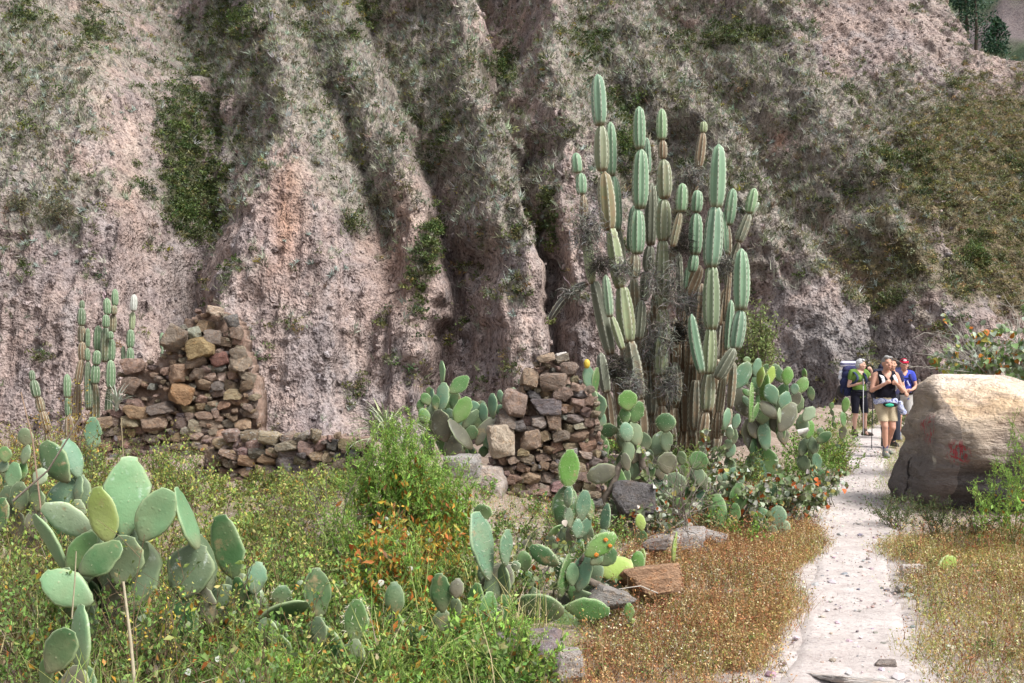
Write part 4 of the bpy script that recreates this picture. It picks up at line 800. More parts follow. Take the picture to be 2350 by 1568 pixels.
pear('large prickly pear with broad pale green pads in the left foreground', 4.7, (620, 1250), [((690, 748), (715, 312), 222, 'l', dict(o=.05, wax=.3)), ((600, 782), (545, 478), 182, 'y', dict(o=-.05)), ((785, 772), (940, 490), 200, 'l', dict(o=0.)), ((660, 1010), (715, 742), 230, 's', dict(o=.0)), ((450, 955), (665, 800), 175, 'd', dict(o=-.12)), ((380, 940), (540, 735), 160, 'g', dict(o=.02)), ((520, 745), (250, 575), 165, 'p', dict(o=.12, wax=.4)), ((370, 940), (225, 615), 130, 'l', dict(o=.1)), ((500, 1125), (240, 965), 185, 'l', dict(o=-.25)), ((1090, 815), (962, 485), 40, 'l', dict(o=.1)), ((640, 1250), (660, 990), 200, 'k', dict(o=.05)), ((560, 1120), (400, 1000), 150, 'd', dict(o=.1)), ((720, 1000), (790, 780), 60, 's')], ZL, .4146, [((650, 1200), (640, 1330), 60)])
pear('prickly pear with white spotted dark pads at the far left edge', 6.4, (180, 720), [((375, 450), (215, 240), 158, 'd', dict(wax=.75)), ((435, 425), (368, 213), 92, 'w', dict(wax=.75)), ((150, 255), (138, 155), 90, 's', dict(wax=.4)), ((30, 345), (20, 258), 74, 'g'), ((210, 615), (205, 495), 90, 'd'), ((5, 720), (12, 540), 95, 'd'), ((60, 480), (90, 345), 115, 'l'), ((200, 470), (240, 380), 90, 'p'), ((430, 560), (430, 420), 70, 'w'), ((15, 400), (25, 335), 60, 'w'), ((100, 620), (120, 450), 110, 's'), ((420, 700), (430, 550), 100, 's'), ((190, 760), (200, 600), 120, 'k'), ((60, 680), (60, 470), 120, 's')], ZL, .4146, [((190, 740), (190, 900), 45)])
pear('lone upright prickly pear pad in front of the left wall', 9.3, (515, 430), [((515, 275), (510, 93), 82, 'w'), ((520, 420), (515, 268), 80, 's')], ZL, .4146)
pear('broken prickly pear with silvery torn pads at the bottom left corner', 3.9, (440, 1600), [((450, 1500), (430, 1135), 165, 'l', dict(wax=.8)), ((270, 1500), (405, 1262), 185, 'd', dict(o=-.15)), ((400, 1700), (430, 1470), 180, 'k', dict(o=.05)), ((250, 1600), (280, 1420), 90, 'g', dict(o=-.1))], ZL, .4146)
pear('dark green prickly pear with one tall pad left of centre', 5.0, (260, 1200), [((325, 935), (240, 563), 212, 'd'), ((175, 1010), (122, 680), 98, 's'), ((440, 1030), (470, 850), 122, 'w'), ((370, 1095), (345, 930), 100, 'd'), ((110, 1010), (100, 880), 110, 'g'), ((240, 1200), (270, 980), 160, 's'), ((420, 1200), (410, 1010), 120, 'd'), ((180, 1210), (130, 1000), 130, 'k')], ZM, .3854, [((260, 1180), (260, 1320), 50)])
pear('low spreading prickly pear with dark pads in the bottom middle', 4.6, (720, 1420), [((835, 1180), (800, 880), 138, 'd', dict(o=.2)), ((600, 1110), (610, 985), 128, 'd', dict(spiny=.6, o=.2)), ((490, 1180), (765, 1085), 120, 'd'), ((965, 1490), (800, 1205), 185, 'd'), ((720, 980), (710, 955), 40, 'w'), ((830, 1350), (820, 1170), 110, 's'), ((560, 1330), (480, 1190), 130, 's'), ((640, 1420), (560, 1290), 140, 'd'), ((880, 1620), (900, 1440), 160, 'k')], ZM, .3854, [((740, 1350), (740, 1500), 45)])
pear('small spiny prickly pear pad among the bright green herbs', 4.4, (1050, 1420), [((1040, 1320), (1060, 1062), 158, 'g', dict(spiny=1)), ((1050, 1480), (1040, 1310), 120, 's')], ZM, .3854)
pear('prickly pear with spiny grey green pads in the middle foreground', 5.6, (900, 1050), [((885, 940), (842, 545), 102, 'w', dict(spiny=1)), ((985, 865), (985, 648), 70, 'w', dict(spiny=1)), ((840, 1310), (905, 1028), 138, 'g', dict(spiny=1, o=-.4)), ((790, 1160), (830, 968), 98, 'g', dict(o=-.3)), ((1050, 900), (1045, 840), 60, 'w', dict(spiny=1)), ((860, 600), (840, 500), 120, 'g', dict(o=.2, spiny=.6)), ((930, 1100), (890, 920), 110, 's'), ((985, 1050), (985, 855), 80, 's'), ((900, 1250), (930, 1080), 120, 'k')], ZN, .3854)
pear('half rotten prickly pear pad with a dry brown hole', 4.9, (600, 1200), [((610, 1140), (590, 905), 128, 'd'), ((690, 1060), (700, 945), 84, 'k', dict(o=-.1)), ((330, 1160), (320, 968), 118, 'd'), ((610, 1260), (615, 1130), 110, 's'), ((500, 1340), (430, 1235), 118, 'd', dict(o=-.3)), ((330, 1290), (325, 1150), 100, 'k'), ((560, 1380), (470, 1300), 110, 'd', dict(o=-.35))], ZN, .3854)
SP1 = dict(spiny=1); SPH = dict(spiny=.6)
pear('bright green spiny prickly pear standing upright before the stone pier', 7.4, (450, 760), [((405, 402), (408, 173), 136, 'b', SP1), ((405, 520), (405, 395), 52, 'w', SP1), ((480, 598), (512, 418), 92, 'w', SP1), ((535, 590), (545, 470), 50, 'g', SP1), ((620, 660), (630, 498), 62, 'w', SP1), ((455, 700), (470, 590), 70, 'w', SP1), ((415, 640), (408, 515), 60, 's', SP1), ((450, 820), (460, 690), 80, 's'), ((290, 690), (370, 620), 40, 'g'), ((610, 780), (620, 655), 70, 's')], ZO, .3854)
pear('lichened olive prickly pear pad leaning at the foot of the pier', 8.6, (700, 480), [((695, 292), (518, 345), 116, 'k', dict(wax=.2)), ((760, 300), (740, 195), 60, 'k')], ZO, .3854, [((735, 215), (720, 300), (640, 420), 22)])
pear('prickly pear with orange rust spots on its topmost pad beside the dry grass', 5.9, (560, 1020), [((512, 805), (692, 685), 130, 'b', dict(spiny=.6, o=-.05, yaw=.05)), ((590, 855), (692, 778), 112, 'd', dict(o=.06)), ((342, 858), (176, 765), 112, 'd', SPH), ((362, 1048), (392, 793), 84, 'g', SPH), ((430, 985), (430, 848), 82, 'l'), ((370, 1135), (75, 1120), 215, 'd', dict(spiny=.6, o=-.15)), ((395, 1115), (655, 1145), 140, 'g', dict(spiny=.6, o=-.1)), ((150, 900), (140, 780), 90, 'g'), ((540, 860), (610, 800), 70, 'd')], ZO, .3854, [((470, 870), (510, 930), (620, 1010), -24), ((500, 800), (470, 870), -12)])
_pp = [o for o in bpy.data.objects if o.get('label', '').startswith('prickly pear with orange rust')][0]
for bx_, by_, r in ((630, 715, 16), (655, 750, 15), (572, 803, 18)):
    V, T = ico(2); c_ = Vector(W(*ZO(bx_, by_), 5.842)) - _pp.location; r = r * .3854 * 5.83 / F
    obj('rust_spot', mesh_np('rust_spot', V * np.array([r * .85, .003, r * .8]) * (1 + .2 * fbm(V * 2 + r, 2, 3))[:, None], [T], (M_SPINE,)), _pp, loc=c_, color=(.55, .19, .03))
pear('dry lime green prickly pear pad lying behind the orange rock', 6.3, (680, 960), [((600, 915), (792, 855), 140, 'n', dict(wax=0))], ZO, .3854)
pear('young prickly pear pad beside the orange rock', 6.6, (815, 930), [((815, 905), (825, 783), 86, 'b', SP1), ((845, 880), (850, 765), 40, 'n', SP1)], ZO, .3854)
pear('thin young prickly pear pad in the red brown grass', 7.4, (1030, 860), [((1030, 850), (1035, 663), 40, 'n', SP1)], ZO, .3854)
pear('tiny round prickly pear seedling in the red brown grass', 5.7, (770, 1230), [((770, 1195), (765, 1088), 64, 'b', SPH), ((785, 1215), (795, 1180), 26, 'n')], ZO, .3854)
pear('smallest prickly pear seedling in the brown grass', 6.4, (1010, 1090), [((1010, 1070), (1010, 1008), 26, 'n')], ZO, .3854)
pear('lime green young prickly pear near the dead twigs', 7.8, (835, 690), [((845, 660), (828, 558), 66, 'n', SPH)], ZO, .3854)
pear('leafy edged prickly pear at the foot of the tall cactus', 9.4, (800, 1700), [((690, 1335), (682, 1178), 156, 'b', SPH), ((722, 1435), (790, 1268), 124, 'g', SPH), ((985, 1505), (985, 1358), 160, 'd', SPH), ((610, 1490), (470, 1500), 110, 'd', SPH), ((690, 1580), (665, 1430), 118, 'w', SPH), ((670, 1440), (660, 1310), 90, 'g', SPH), ((840, 1640), (800, 1510), 110, 's'), ((700, 1740), (690, 1560), 110, 's'), ((990, 1660), (990, 1490), 110, 's')], Z7, .2926, [((800, 1640), (800, 1760), 40)])
pear('small bluish prickly pear with a yellow fruit right of the pier top', 9.8, (420, 1330), [((392, 1180), (368, 983), 96, 'w'), ((432, 1210), (425, 1000), 60, 'g', dict(o=.1)), ((425, 1330), (405, 1165), 80, 's')], Z7, .2926)
pear('pair of bluish prickly pear pads under the right cactus stems', 9.9, (860, 990), [((785, 890), (862, 655), 96, 'w'), ((900, 890), (945, 712), 92, 'w'), ((850, 1010), (850, 860), 100, 's')], ZQ, .19904)
pear('dense prickly pear thicket with many pads right of the tall cactus', 11.0, (1350, 1080), [((910, 412), (1085, 122), 222, 'w', dict(o=-.3, wax=.7)), ((1140, 280), (1190, 72), 126, 'w', dict(o=.1, wax=.4)), ((1050, 140), (1050, 53), 92, 'g'), ((1290, 375), (1352, 162), 120, 'n', SPH), ((1240, 580), (1240, 255), 92, 'b', SPH), ((1080, 795), (1140, 355), 96, 'b', dict(o=-.25, spiny=1)), ((1100, 805), (1190, 588), 80, 'g', dict(o=-.2, spiny=1)), ((1500, 378), (1530, 170), 136, 'b', SPH), ((1640, 475), (1730, 290), 136, 'b', SPH), ((1585, 490), (1612, 365), 106, 'w', WX), ((1385, 600), (1278, 372), 172, 'w', dict(o=-.1, wax=.7)), ((1450, 668), (1530, 458), 172, 'w', dict(o=-.1, wax=.7)), ((1385, 760), (1215, 570), 155, 'k', dict(o=-.1)), ((1430, 910), (1600, 585), 210, 'k', dict(o=-.2, wax=.35)), ((1425, 815), (1400, 645), 58, 'p', dict(o=-.25)), ((1455, 350), (1350, 142), 140, 'd', dict(o=.2)), ((1230, 250), (1285, 140), 90, 'd', dict(o=.25)), ((1065, 630), (1005, 505), 80, 'w'), ((1100, 510), (1005, 435), 80, 'g'), ((1190, 400), (1210, 170), 60, 'n'), ((1700, 790), (1830, 640), 150, 'p', dict(o=.2)), ((1720, 330), (1700, 190), 50, 'b', dict(o=.3)), ((1800, 560), (1770, 400), 90, 'd', dict(o=.3)), ((1290, 780), (1270, 590), 150, 's', dict(o=.15)), ((1500, 780), (1470, 560), 150, 's', dict(o=.2)), ((1640, 700), (1630, 470), 150, 'd', dict(o=.3)), ((1150, 980), (1130, 750), 140, 'k', dict(o=.1)), ((1480, 1060), (1450, 860), 150, 'k', dict(o=.1)), ((1700, 980), (1680, 720), 150, 's', dict(o=.3)), ((1030, 300), (1000, 250), 90, 'd', dict(o=.3))], ZQ, .19904)
pear('rounded prickly pear pads at the right end of the leafy shrub', 11.8, (1820, 1120), [((1745, 1000), (1785, 785), 140, 'b', SPH), ((1865, 1040), (2010, 925), 120, 'd'), ((1820, 1180), (1790, 980), 120, 's'), ((1900, 980), (1900, 870), 90, 'd', dict(o=.2))], ZQ, .19904)
pear('upright pad pair just left of the hiker in green', 15.5, (2165, 830), [((2170, 695), (2202, 525), 86, 'b'), ((2165, 860), (2165, 690), 80, 'g'), ((2020, 660), (2030, 580), 60, 'g')], ZQ, .19904)
pear('hidden round prickly pear pads behind the heart leaved shrub', 9.2, (500, 1500), [((430, 1345), (545, 1160), 235, 'g', dict(spiny=.6)), ((815, 1510), (825, 1385), 122, 'w'), ((740, 1510), (728, 1425), 64, 'w'), ((130, 1400), (130, 1150), 250, 'k', dict(o=.1)), ((240, 1640), (200, 1390), 280, 's', dict(o=-.1)), ((950, 1560), (900, 1330), 200, 'w', dict(o=.1)), ((300, 1300), (290, 1140), 120, 'd'), ((500, 1550), (480, 1320), 150, 's'), ((780, 1640), (790, 1490), 100, 's')], ZQ, .19904)
pear('prickly pear with three fresh green pads at the edge of the dry grass', 9.0, (280, 740), [((225, 655), (220, 443), 114, 'g'), ((350, 535), (350, 373), 126, 'g', dict(o=.1)), ((328, 620), (328, 496), 66, 'g', dict(o=-.05)), ((325, 690), (325, 612), 46, 'b', dict(o=-.05)), ((290, 660), (290, 588), 48, 'n'), ((200, 740), (170, 645), 90, 'w'), ((290, 740), (270, 640), 90, 's')], ZP, .3851)
pear('dark oval prickly pear pad growing sideways over the grass', 9.8, (450, 520), [((445, 445), (585, 400), 122, 'd', SPH), ((440, 560), (450, 430), 80, 's')], ZP, .3851)
pear('little group of pale round prickly pear pads at the path side', 9.1, (560, 700), [((570, 635), (592, 512), 102, 'w', SPH), ((612, 690), (632, 598), 82, 'p'), ((505, 605), (468, 523), 84, 'l'), ((418, 575), (420, 512), 32, 'w'), ((545, 690), (560, 625), 60, 's'), ((500, 690), (500, 595), 60, 's'), ((420, 680), (418, 570), 50, 's')], ZP, .3851)
pear('prickly pear standing behind the boulder at the right edge', 14.0, (1280, 1050), [((1190, 890), (1200, 562), 118, 'g', SPH), ((1262, 900), (1240, 718), 78, 'd'), ((1255, 910), (1400, 850), 150, 'w'), ((1240, 1100), (1220, 880), 130, 's'), ((1330, 1080), (1320, 890), 130, 's'), ((1500, 960), (1520, 760), 140, 'g')], Z8, .199)
pear('pale fallen prickly pear pad lying in the grass right of the path', 7.4, ((2150 - 1560.5) / .3851, (1310 - 963.8) / .3851), [(((2152 - 1560.5) / .3851, (1302 - 963.8) / .3851), ((2200 - 1560.5) / .3851, (1288 - 963.8) / .3851), 70, 'n', dict(dt=.12, wax=.5, yaw=.1))], ZP, .3851)
pear('tall prickly pear cluster with many upright pads behind the low wall', 9.7, (1050, 1640), [((900, 1052), (910, 888), 40, 'l'), ((890, 1255), (900, 1045), 100, 'w', dict(o=-.05)), ((958, 1120), (1092, 1005), 116, 'g', SPH), ((990, 1260), (995, 1112), 92, 'd', dict(o=.1)), ((1000, 1338), (1092, 1155), 132, 'b', dict(o=-.15)), ((820, 1275), (815, 1092), 52, 'w'), ((850, 1250), (845, 1135), 58, 'd'), ((800, 1210), (755, 1125), 76, 'g'), ((740, 1280), (740, 1170), 58, 'g'), ((790, 1340), (740, 1240), 86, 'g', dict(o=-.1)), ((800, 1140), (805, 1080), 56, 'g', dict(o=.1)), ((920, 1475), (868, 1245), 170, 'k', dict(o=-.05, wax=.2)), ((1110, 1530), (948, 1315), 96, 'k', dict(o=-.2)), ((1155, 1280), (1108, 1185), 96, 'w', dict(o=.1)), ((1200, 1335), (1195, 1195), 72, 'w'), ((1270, 1310), (1265, 1125), 62, 'w'), ((1330, 1200), (1320, 1100), 52, 'w'), ((1355, 1190), (1435, 1090), 88, 'w', dict(o=.1)), ((1345, 1290), (1310, 1210), 86, 'w'), ((1050, 1380), (1165, 1255), 86, 's'), ((1150, 1500), (1285, 1305), 130, 'k'), ((1110, 1470), (1120, 1360), 96, 'd', dict(o=-.1)), ((1210, 1550), (1292, 1385), 88, 'd', dict(o=-.2)), ((1200, 1590), (1200, 1512), 76, 'd', dict(o=-.3)), ((960, 1310), (940, 1235), 66, 'w'), ((1060, 1300), (1030, 1190), 90, 'd', dict(o=.15)), ((1150, 1400), (1160, 1280), 90, 'd', dict(o=.2)), ((830, 1450), (810, 1270), 110, 's', dict(o=.1)), ((1000, 1640), (960, 1440), 150, 'k'), ((1250, 1480), (1240, 1300), 110, 's', dict(o=.15)), ((1180, 1240), (1190, 1180), 70, 'w', dict(o=.2)), ((760, 1400), (750, 1290), 80, 's')], A5, .3125, [((1020, 1560), (1020, 1700), 60)])
# yellow fruit
def fruit(label, p, r):
    V, T = ico(3); V = V * np.array([.75, .75, 1.15]); obj('cactus_fruit', mesh_np('cactus_fruit', V * r * (1 + .05 * fbm(V * 4, 2, 3))[:, None], [T], (M_PADF,)), loc=p, label=label, cat='fruit', color=(.55, .40, .05))
M_PADF = mat_plain('fruit_skin', .5, .4, .3, 40, .3)
fruit('yellow prickly pear fruit on the bluish pad by the pier', W(*Z7(368, 972), 9.78), .042)

# ------------------------------------------------------------------ rosettes with long arching leaves
def arch_leaf(L, wd, a0, droop, seed):
    r_ = np.random.default_rng(seed); n = 10; t = np.linspace(0, 1, n); ang = a0 - droop * t ** 1.3; s = L / (n - 1)
    x = np.concatenate([[0], np.cumsum(np.cos(ang[:-1]) * s)]); z = np.concatenate([[0], np.cumsum(np.sin(ang[:-1]) * s)])
    w = wd * (1 - t ** 1.6) * .5 + .0008; V = []
    for q in range(n):
        nx_, nz_ = -math.sin(ang[q]), math.cos(ang[q])
        V += [(x[q] + nx_ * w[q] * .45, -w[q], z[q] + nz_ * w[q] * .45), (x[q], 0, z[q]), (x[q] + nx_ * w[q] * .45, w[q], z[q] + nz_ * w[q] * .45)]
    Q = [];
    for q in range(n - 1): a = q * 3; Q += [[a, a + 3, a + 4, a + 1], [a + 1, a + 4, a + 5, a + 2]]
    return mesh_np('leaf', np.array(V), [np.array(Q)], (M_BROM,), True)
mb = NT('bromeliad_leaf', .55, .3); cb = mb.oinfo().outputs['Color']; mb.color(mb.mix(mb.ramp(mb.noise(mb.objc(), 9, 3), [(.4, 0), (.7, .45)]), cb, (.4, .42, .34))); mb.translucent(cb, .15); M_BROM = mb.m
def bromeliad(name, label, px, py, d, n, L, pal, wd=.03, droop=(.9, 2.1), seed=1):
    r_ = random.Random(seed); p = W(px, py, d); t = thing(name, label, 'bromeliad', p)
    ml = [arch_leaf(L * r_.uniform(.75, 1.1), wd * r_.uniform(.8, 1.2), r_.uniform(.7, 1.45), r_.uniform(*droop), k) for k in range(9)]
    for k in range(n):
        o = obj('leaf', r_.choice(ml), t); o.rotation_euler = (r_.uniform(-.15, .15), r_.uniform(-.25, .15), k * 2.39996); c = r_.choice(pal); f = r_.uniform(.75, 1.2); o.color = (c[0] * f, c[1] * f, c[2] * f, 1); o.location = (0, 0, r_.uniform(0, .05))
    return t
BP = [(.25, .29, .17), (.33, .36, .24), (.20, .25, .12), (.40, .41, .31), (.28, .30, .14)]
bromeliad('bromeliad', 'big bromeliad with long arching grey green leaves on the low stone wall', 892, 1030, 8.6, 66, .52, BP, .034, (.7, 2.2), 3)
bromeliad('bromeliad', 'second smaller rosette tucked under the big bromeliad on the wall', 925, 1050, 8.45, 26, .36, [(.22, .21, .16), (.30, .30, .24)], .022, (1.2, 2.6), 4)
bromeliad('bromeliad', 'small silvery rosette on rubble beside the left cactus clump', 268, 945, 10.7, 26, .30, [(.40, .42, .36), (.33, .36, .30), (.26, .30, .22)], .030, (.6, 1.8), 5)

# silvery rosettes on the cliff: individuals that share a few meshes
def rosette_mesh(seed):
    g = Geo(); r_ = np.random.default_rng(seed); n = 26; az = np.arange(n) * 2.4 + r_.normal(0, .2, n); el = r_.uniform(.25, 1.25, n)
    D = np.stack([np.cos(az) * np.cos(el), np.sin(az) * np.cos(el), np.sin(el)], 1); L = r_.uniform(.6, 1, n)
    blades(g, np.zeros((n, 3)), D, L, .085, np.ones((n, 3)), .5)
    return g.mesh('rosette', M_ROS, True)
mr = NT('rosette_leaf', .6, .25); mr.color(mr.oinfo().outputs['Color']); M_ROS = mr.m
RM = [rosette_mesh(k) for k in range(5)]
def ros_label(ix):
    px, py = 1175 + CV[ix][0] / CV[ix][1] * F, HZ - (CV[ix][2] - EYE) / CV[ix][1] * F
    a = ['at the far left', 'above the left ruin', 'left of the middle spur', 'on the middle spur', 'just left of the tall cactus', 'behind the tall cactus', 'right of the tall cactus', 'at the far right'][int(np.searchsorted([300, 600, 800, 980, 1260, 1600, 1950], px))]
    b = ['near the top edge', 'high up', 'at mid height', 'low down'][int(np.searchsorted([110, 260, 480], py))]
    return f'silvery spiky rosette on the cliff {a}, {b}'
def ros_at(ix, s, col):
    o = obj('rosette_plant', rnd.choice(RM), loc=CV[ix] + CN[ix] * .03, label=ros_label(ix), cat='rosette', group='silvery rosettes on the cliff', color=col)
    nv = (Vector(CN[ix]) + Vector((0, 0, 1.0))).normalized(); o.rotation_mode = 'QUATERNION'; o.rotation_quaternion = nv.to_track_quat('Z', 'Y') @ Quaternion((0, 0, 1), rnd.uniform(0, 6.28)); o.scale = (s, s, s * rnd.uniform(.8, 1.1))
RCL = [(90, 560, 60, 25, 9), (60, 240, 60, 60, 14), (170, 150, 50, 60, 10), (30, 130, 40, 40, 7), (150, 480, 50, 30, 8), (820, 250, 60, 60, 14), (870, 520, 40, 30, 8), (800, 180, 50, 60, 10), (1140, 350, 40, 70, 14), (1170, 460, 40, 60, 16), (1190, 560, 35, 60, 10), (1100, 260, 40, 50, 8), (700, 290, 40, 60, 7), (620, 360, 15, 10, 3), (960, 120, 60, 80, 8), (1340, 90, 60, 50, 10), (1440, 220, 60, 60, 10), (1390, 330, 50, 60, 8), (1620, 160, 90, 70, 16), (1700, 320, 80, 70, 12), (1780, 450, 60, 70, 10), (1960, 420, 90, 90, 10), (1880, 240, 60, 70, 10), (2000, 620, 80, 60, 8), (680, 620, 40, 60, 5), (790, 630, 30, 8, 4), (880, 240, 50, 50, 9), (450, 120, 60, 60, 8), (540, 440, 40, 60, 6), (240, 300, 40, 60, 7), (2130, 600, 60, 60, 6), (2250, 430, 60, 60, 4), (1560, 420, 60, 60, 6), (1290, 400, 30, 70, 5)]
for a, b, rx, ry, n in RCL:
    for _ in range(n):
        ix = on_cliff(rnd.gauss(a, rx), rnd.gauss(b, ry))
        if ix is not None and rnd.random() < .8:
            f = rnd.uniform(.75, 1.2); ros_at(ix, rnd.uniform(.3, .6), (.33 * f, .39 * f, .345 * f))
# ------------------------------------------------------------------ shrubs, herbs, grass
def stems_from(base, tips, k=6, wob=.04):
    """curved stems from base points to tips -> (n,k,3)"""
    t = np.linspace(0, 1, k)[None, :, None]; n = len(tips); b = base[:, None, :]; e = tips[:, None, :]
    mid = b * .5 + e * .5; mid[:, :, 2] += (e[:, :, 2] - b[:, :, 2]) * .18; mid = mid + rng.normal(0, wob, (n, 1, 3))
    PL = (1 - t) ** 2 * b + 2 * t * (1 - t) * mid + t * t * e
    PL[:, 1:-1] += rng.normal(0, wob * .18, (n, k - 2, 3)); return PL
def along(PL, m, t0=.2, jit=.02):
    """m random points along each polyline, with local direction"""
    n, k, _ = PL.shape; t = (t0 + (1 - t0) * rng.random((n, m))) * (k - 1); i = np.minimum(t.astype(int), k - 2); f = (t - i)[..., None]
    a = np.take_along_axis(PL, i[..., None].repeat(3, 2), 1); b = np.take_along_axis(PL, (i + 1)[..., None].repeat(3, 2), 1)
    P = a * (1 - f) + b * f; return (P + rng.normal(0, jit, P.shape)).reshape(-1, 3), nrm(b - a).reshape(-1, 3), (t / (k - 1)).ravel()
def dome_tips(c, h, r, n, low=.35):
    a = rng.random(n) * 2 * math.pi; rr = r * np.sqrt(rng.random(n)); z = h * (low + (1 - low) * rng.random(n)) * (1 - .35 * (rr / r) ** 2)
    return np.stack([c[0] + np.cos(a) * rr, c[1] + np.sin(a) * rr, c[2] + z], 1)
def scrub(gl, gt, c, h, r, ns, m, ls, pal0, twig=(.16, .11, .07), asp=.55, tw=.0022, up=.4, low=.35, t0=.25, wob=.05):
    kf = rng.uniform(.55, 1.2); pal = [(w_ * rng.uniform(.3, 2.), tuple(np.array(c_) * kf)) for w_, c_ in pal0]
    tips = dome_tips(c, h, r, ns, low); base = np.tile(np.array(c), (ns, 1)) + rng.normal(0, r * .15, (ns, 3)) * np.array([1, 1, 0])
    PL = stems_from(base, tips, 4, wob); tubes(gt, PL, tw * 1.4, tw * .6, np.array(twig) * rng.uniform(.7, 1.3, (ns, 1)), 3)
    # side twigs
    sb, sd, _ = along(PL, 3, .3, 0); st = sb + nrm(rng.normal(size=sb.shape) + sd * .8 + np.array([0, 0, up])) * (h * .22) * rng.uniform(.5, 1.2, (len(sb), 1)); PS = stems_from(sb, st, 3, .01)
    tubes(gt, PS, tw * .8, tw * .4, np.array(twig) * rng.uniform(.7, 1.3, (len(sb), 1)), 3)
    for P_, mm in ((PL, m // 2), (PS, max(m // 6, 2))):
        P, D, t = along(P_, mm, t0, .008); n = len(P); L = ls * rng.uniform(.6, 1.3, n)
        leaves(gl, P, nrm(rng.normal(size=(n, 3)) + D * .5 + np.array([0, 0, up])), L, L * asp, pick(pal, n, .2))
def shrub(name, label, cat, px, d, h, r, ns, m, ls, pal, py=None, **k):
    x = (px - 1175) * d / F; z = Gp(x, d) - .02 if py is None else W(px, py, d)[2]
    t = thing(name, label, cat, (x, d, z)); gl, gt = Geo(), Geo(); scrub(gl, gt, (0, 0, 0), h, r, ns, m, ls, pal, **k)
    obj('stems', gt.mesh('stems', M_TWIG), t, kind='stuff'); obj('foliage', gl.mesh('foliage', M_LEAF), t, kind='stuff'); return t
YEL = [(1.6, (.38, .38, .09)), (4, (.26, .34, .08)), (.7, (.46, .41, .14)), (3, (.18, .26, .065)), (.3, (.42, .24, .06))]
GRN = [(4, (.15, .26, .06)), (3, (.21, .32, .085)), (1, (.28, .30, .09)), (1, (.10, .15, .05)), (.6, (.36, .32, .16)), (.3, (.45, .22, .05))]
BRI = [(4, (.23, .39, .065)), (3, (.15, .29, .05)), (2, (.32, .46, .11)), (.6, (.33, .34, .07))]
DARK = [(3, (.08, .12, .04)), (2, (.12, .17, .055)), (1, (.2, .22, .1))]
AUT = [(3, (.45, .27, .04)), (2, (.40, .14, .03)), (2, (.30, .30, .05)), (1, (.25, .12, .05))]
# fine yellowish scrub that fills the slope on the left
def fill(name, label, pts, pals, ls, asp, h, r, ns, m, **k):
    gl, gt = Geo(), Geo()
    for (x, y), pal in zip(pts, pals):
        px_ = 1175 + x / y * F; hf = .5 if (y > 6.6 and 440 < px_ < 850) else 1.
        scrub(gl, gt, (x, y, Gp(x, y) - .02), hf * h * rnd.uniform(.7, 1.2), r * rnd.uniform(.8, 1.3), ns, m, ls * rnd.uniform(.85, 1.2), pal, **k)
    obj(name, gl.mesh(name, M_LEAF), kind='stuff', label=label, cat='undergrowth'); obj(name + '_stems', gt.mesh(name, M_TWIG), kind='stuff', label='thin stems of the ' + label, cat='stems')
rnd.seed(33); pts, pals = [], []
for _ in range(150):
    d = math.sqrt(rnd.uniform(3.1 ** 2, 8.9 ** 2)); px = rnd.uniform(-60, 770 - max(0, (5 - d)) * 60)
    if px < 330 and d < 4.3: continue
    pts.append(((px - 1175) * d / F, d)); pals.append(YEL if d > 5.0 + rnd.gauss(0, .6) else GRN)
fill('yellow_scrub', 'fine leaved yellow green scrub on the left slope', pts, pals, .026, .42, .60, .28, 12, 34, up=.9)
pts, pals = [], []
for _ in range(30):
    d = rnd.uniform(9.0, 12.6); px = rnd.uniform(-60, 480); pts.append(((px - 1175) * d / F, d)); pals.append(YEL)
fill('sparse_weeds', 'sparse yellow weeds at the foot of the left wall', pts, pals, .017, .6, .45, .25, 8, 22)
pts, pals = [], []
for _ in range(80):
    d = math.sqrt(rnd.uniform(3.2 ** 2, 6.4 ** 2)); px = rnd.uniform(640, 1200 - max(0, d - 4.6) * 30); pts.append(((px - 1175) * d / F, d)); pals.append(rnd.choice((BRI, GRN, GRN + AUT[:2], BRI + GRN)))
fill('green_herbs', 'bright green narrow leaved herbs in the middle foreground', pts, pals, .030, .24, .36, .26, 10, 44, twig=(.17, .2, .07), up=.5)
pts, pals = [], []
for _ in range(30):
    d = rnd.uniform(6.2, 9.0); px = rnd.uniform(1080, 1420); pts.append(((px - 1175) * d / F, d)); pals.append(GRN)
fill('pier_weeds', 'low grey green weeds before the crumbling pier', pts, pals, .03, .5, .26, .22, 8, 22)
pts, pals = [], []
for _ in range(62):
    d = rnd.uniform(8.6, 12.8); px = rnd.uniform(1370, 1900); x = (px - 1175) * d / F
    if pathx(d) - x < .75: continue
    pts.append((x, d)); pals.append(rnd.choice((GRN, BRI, DARK, GRN + YEL[:1])))
fill('cactus_undergrowth', 'leafy undergrowth around the foot of the tall cactus', pts, pals, .034, .45, .42, .28, 9, 30, up=.5)
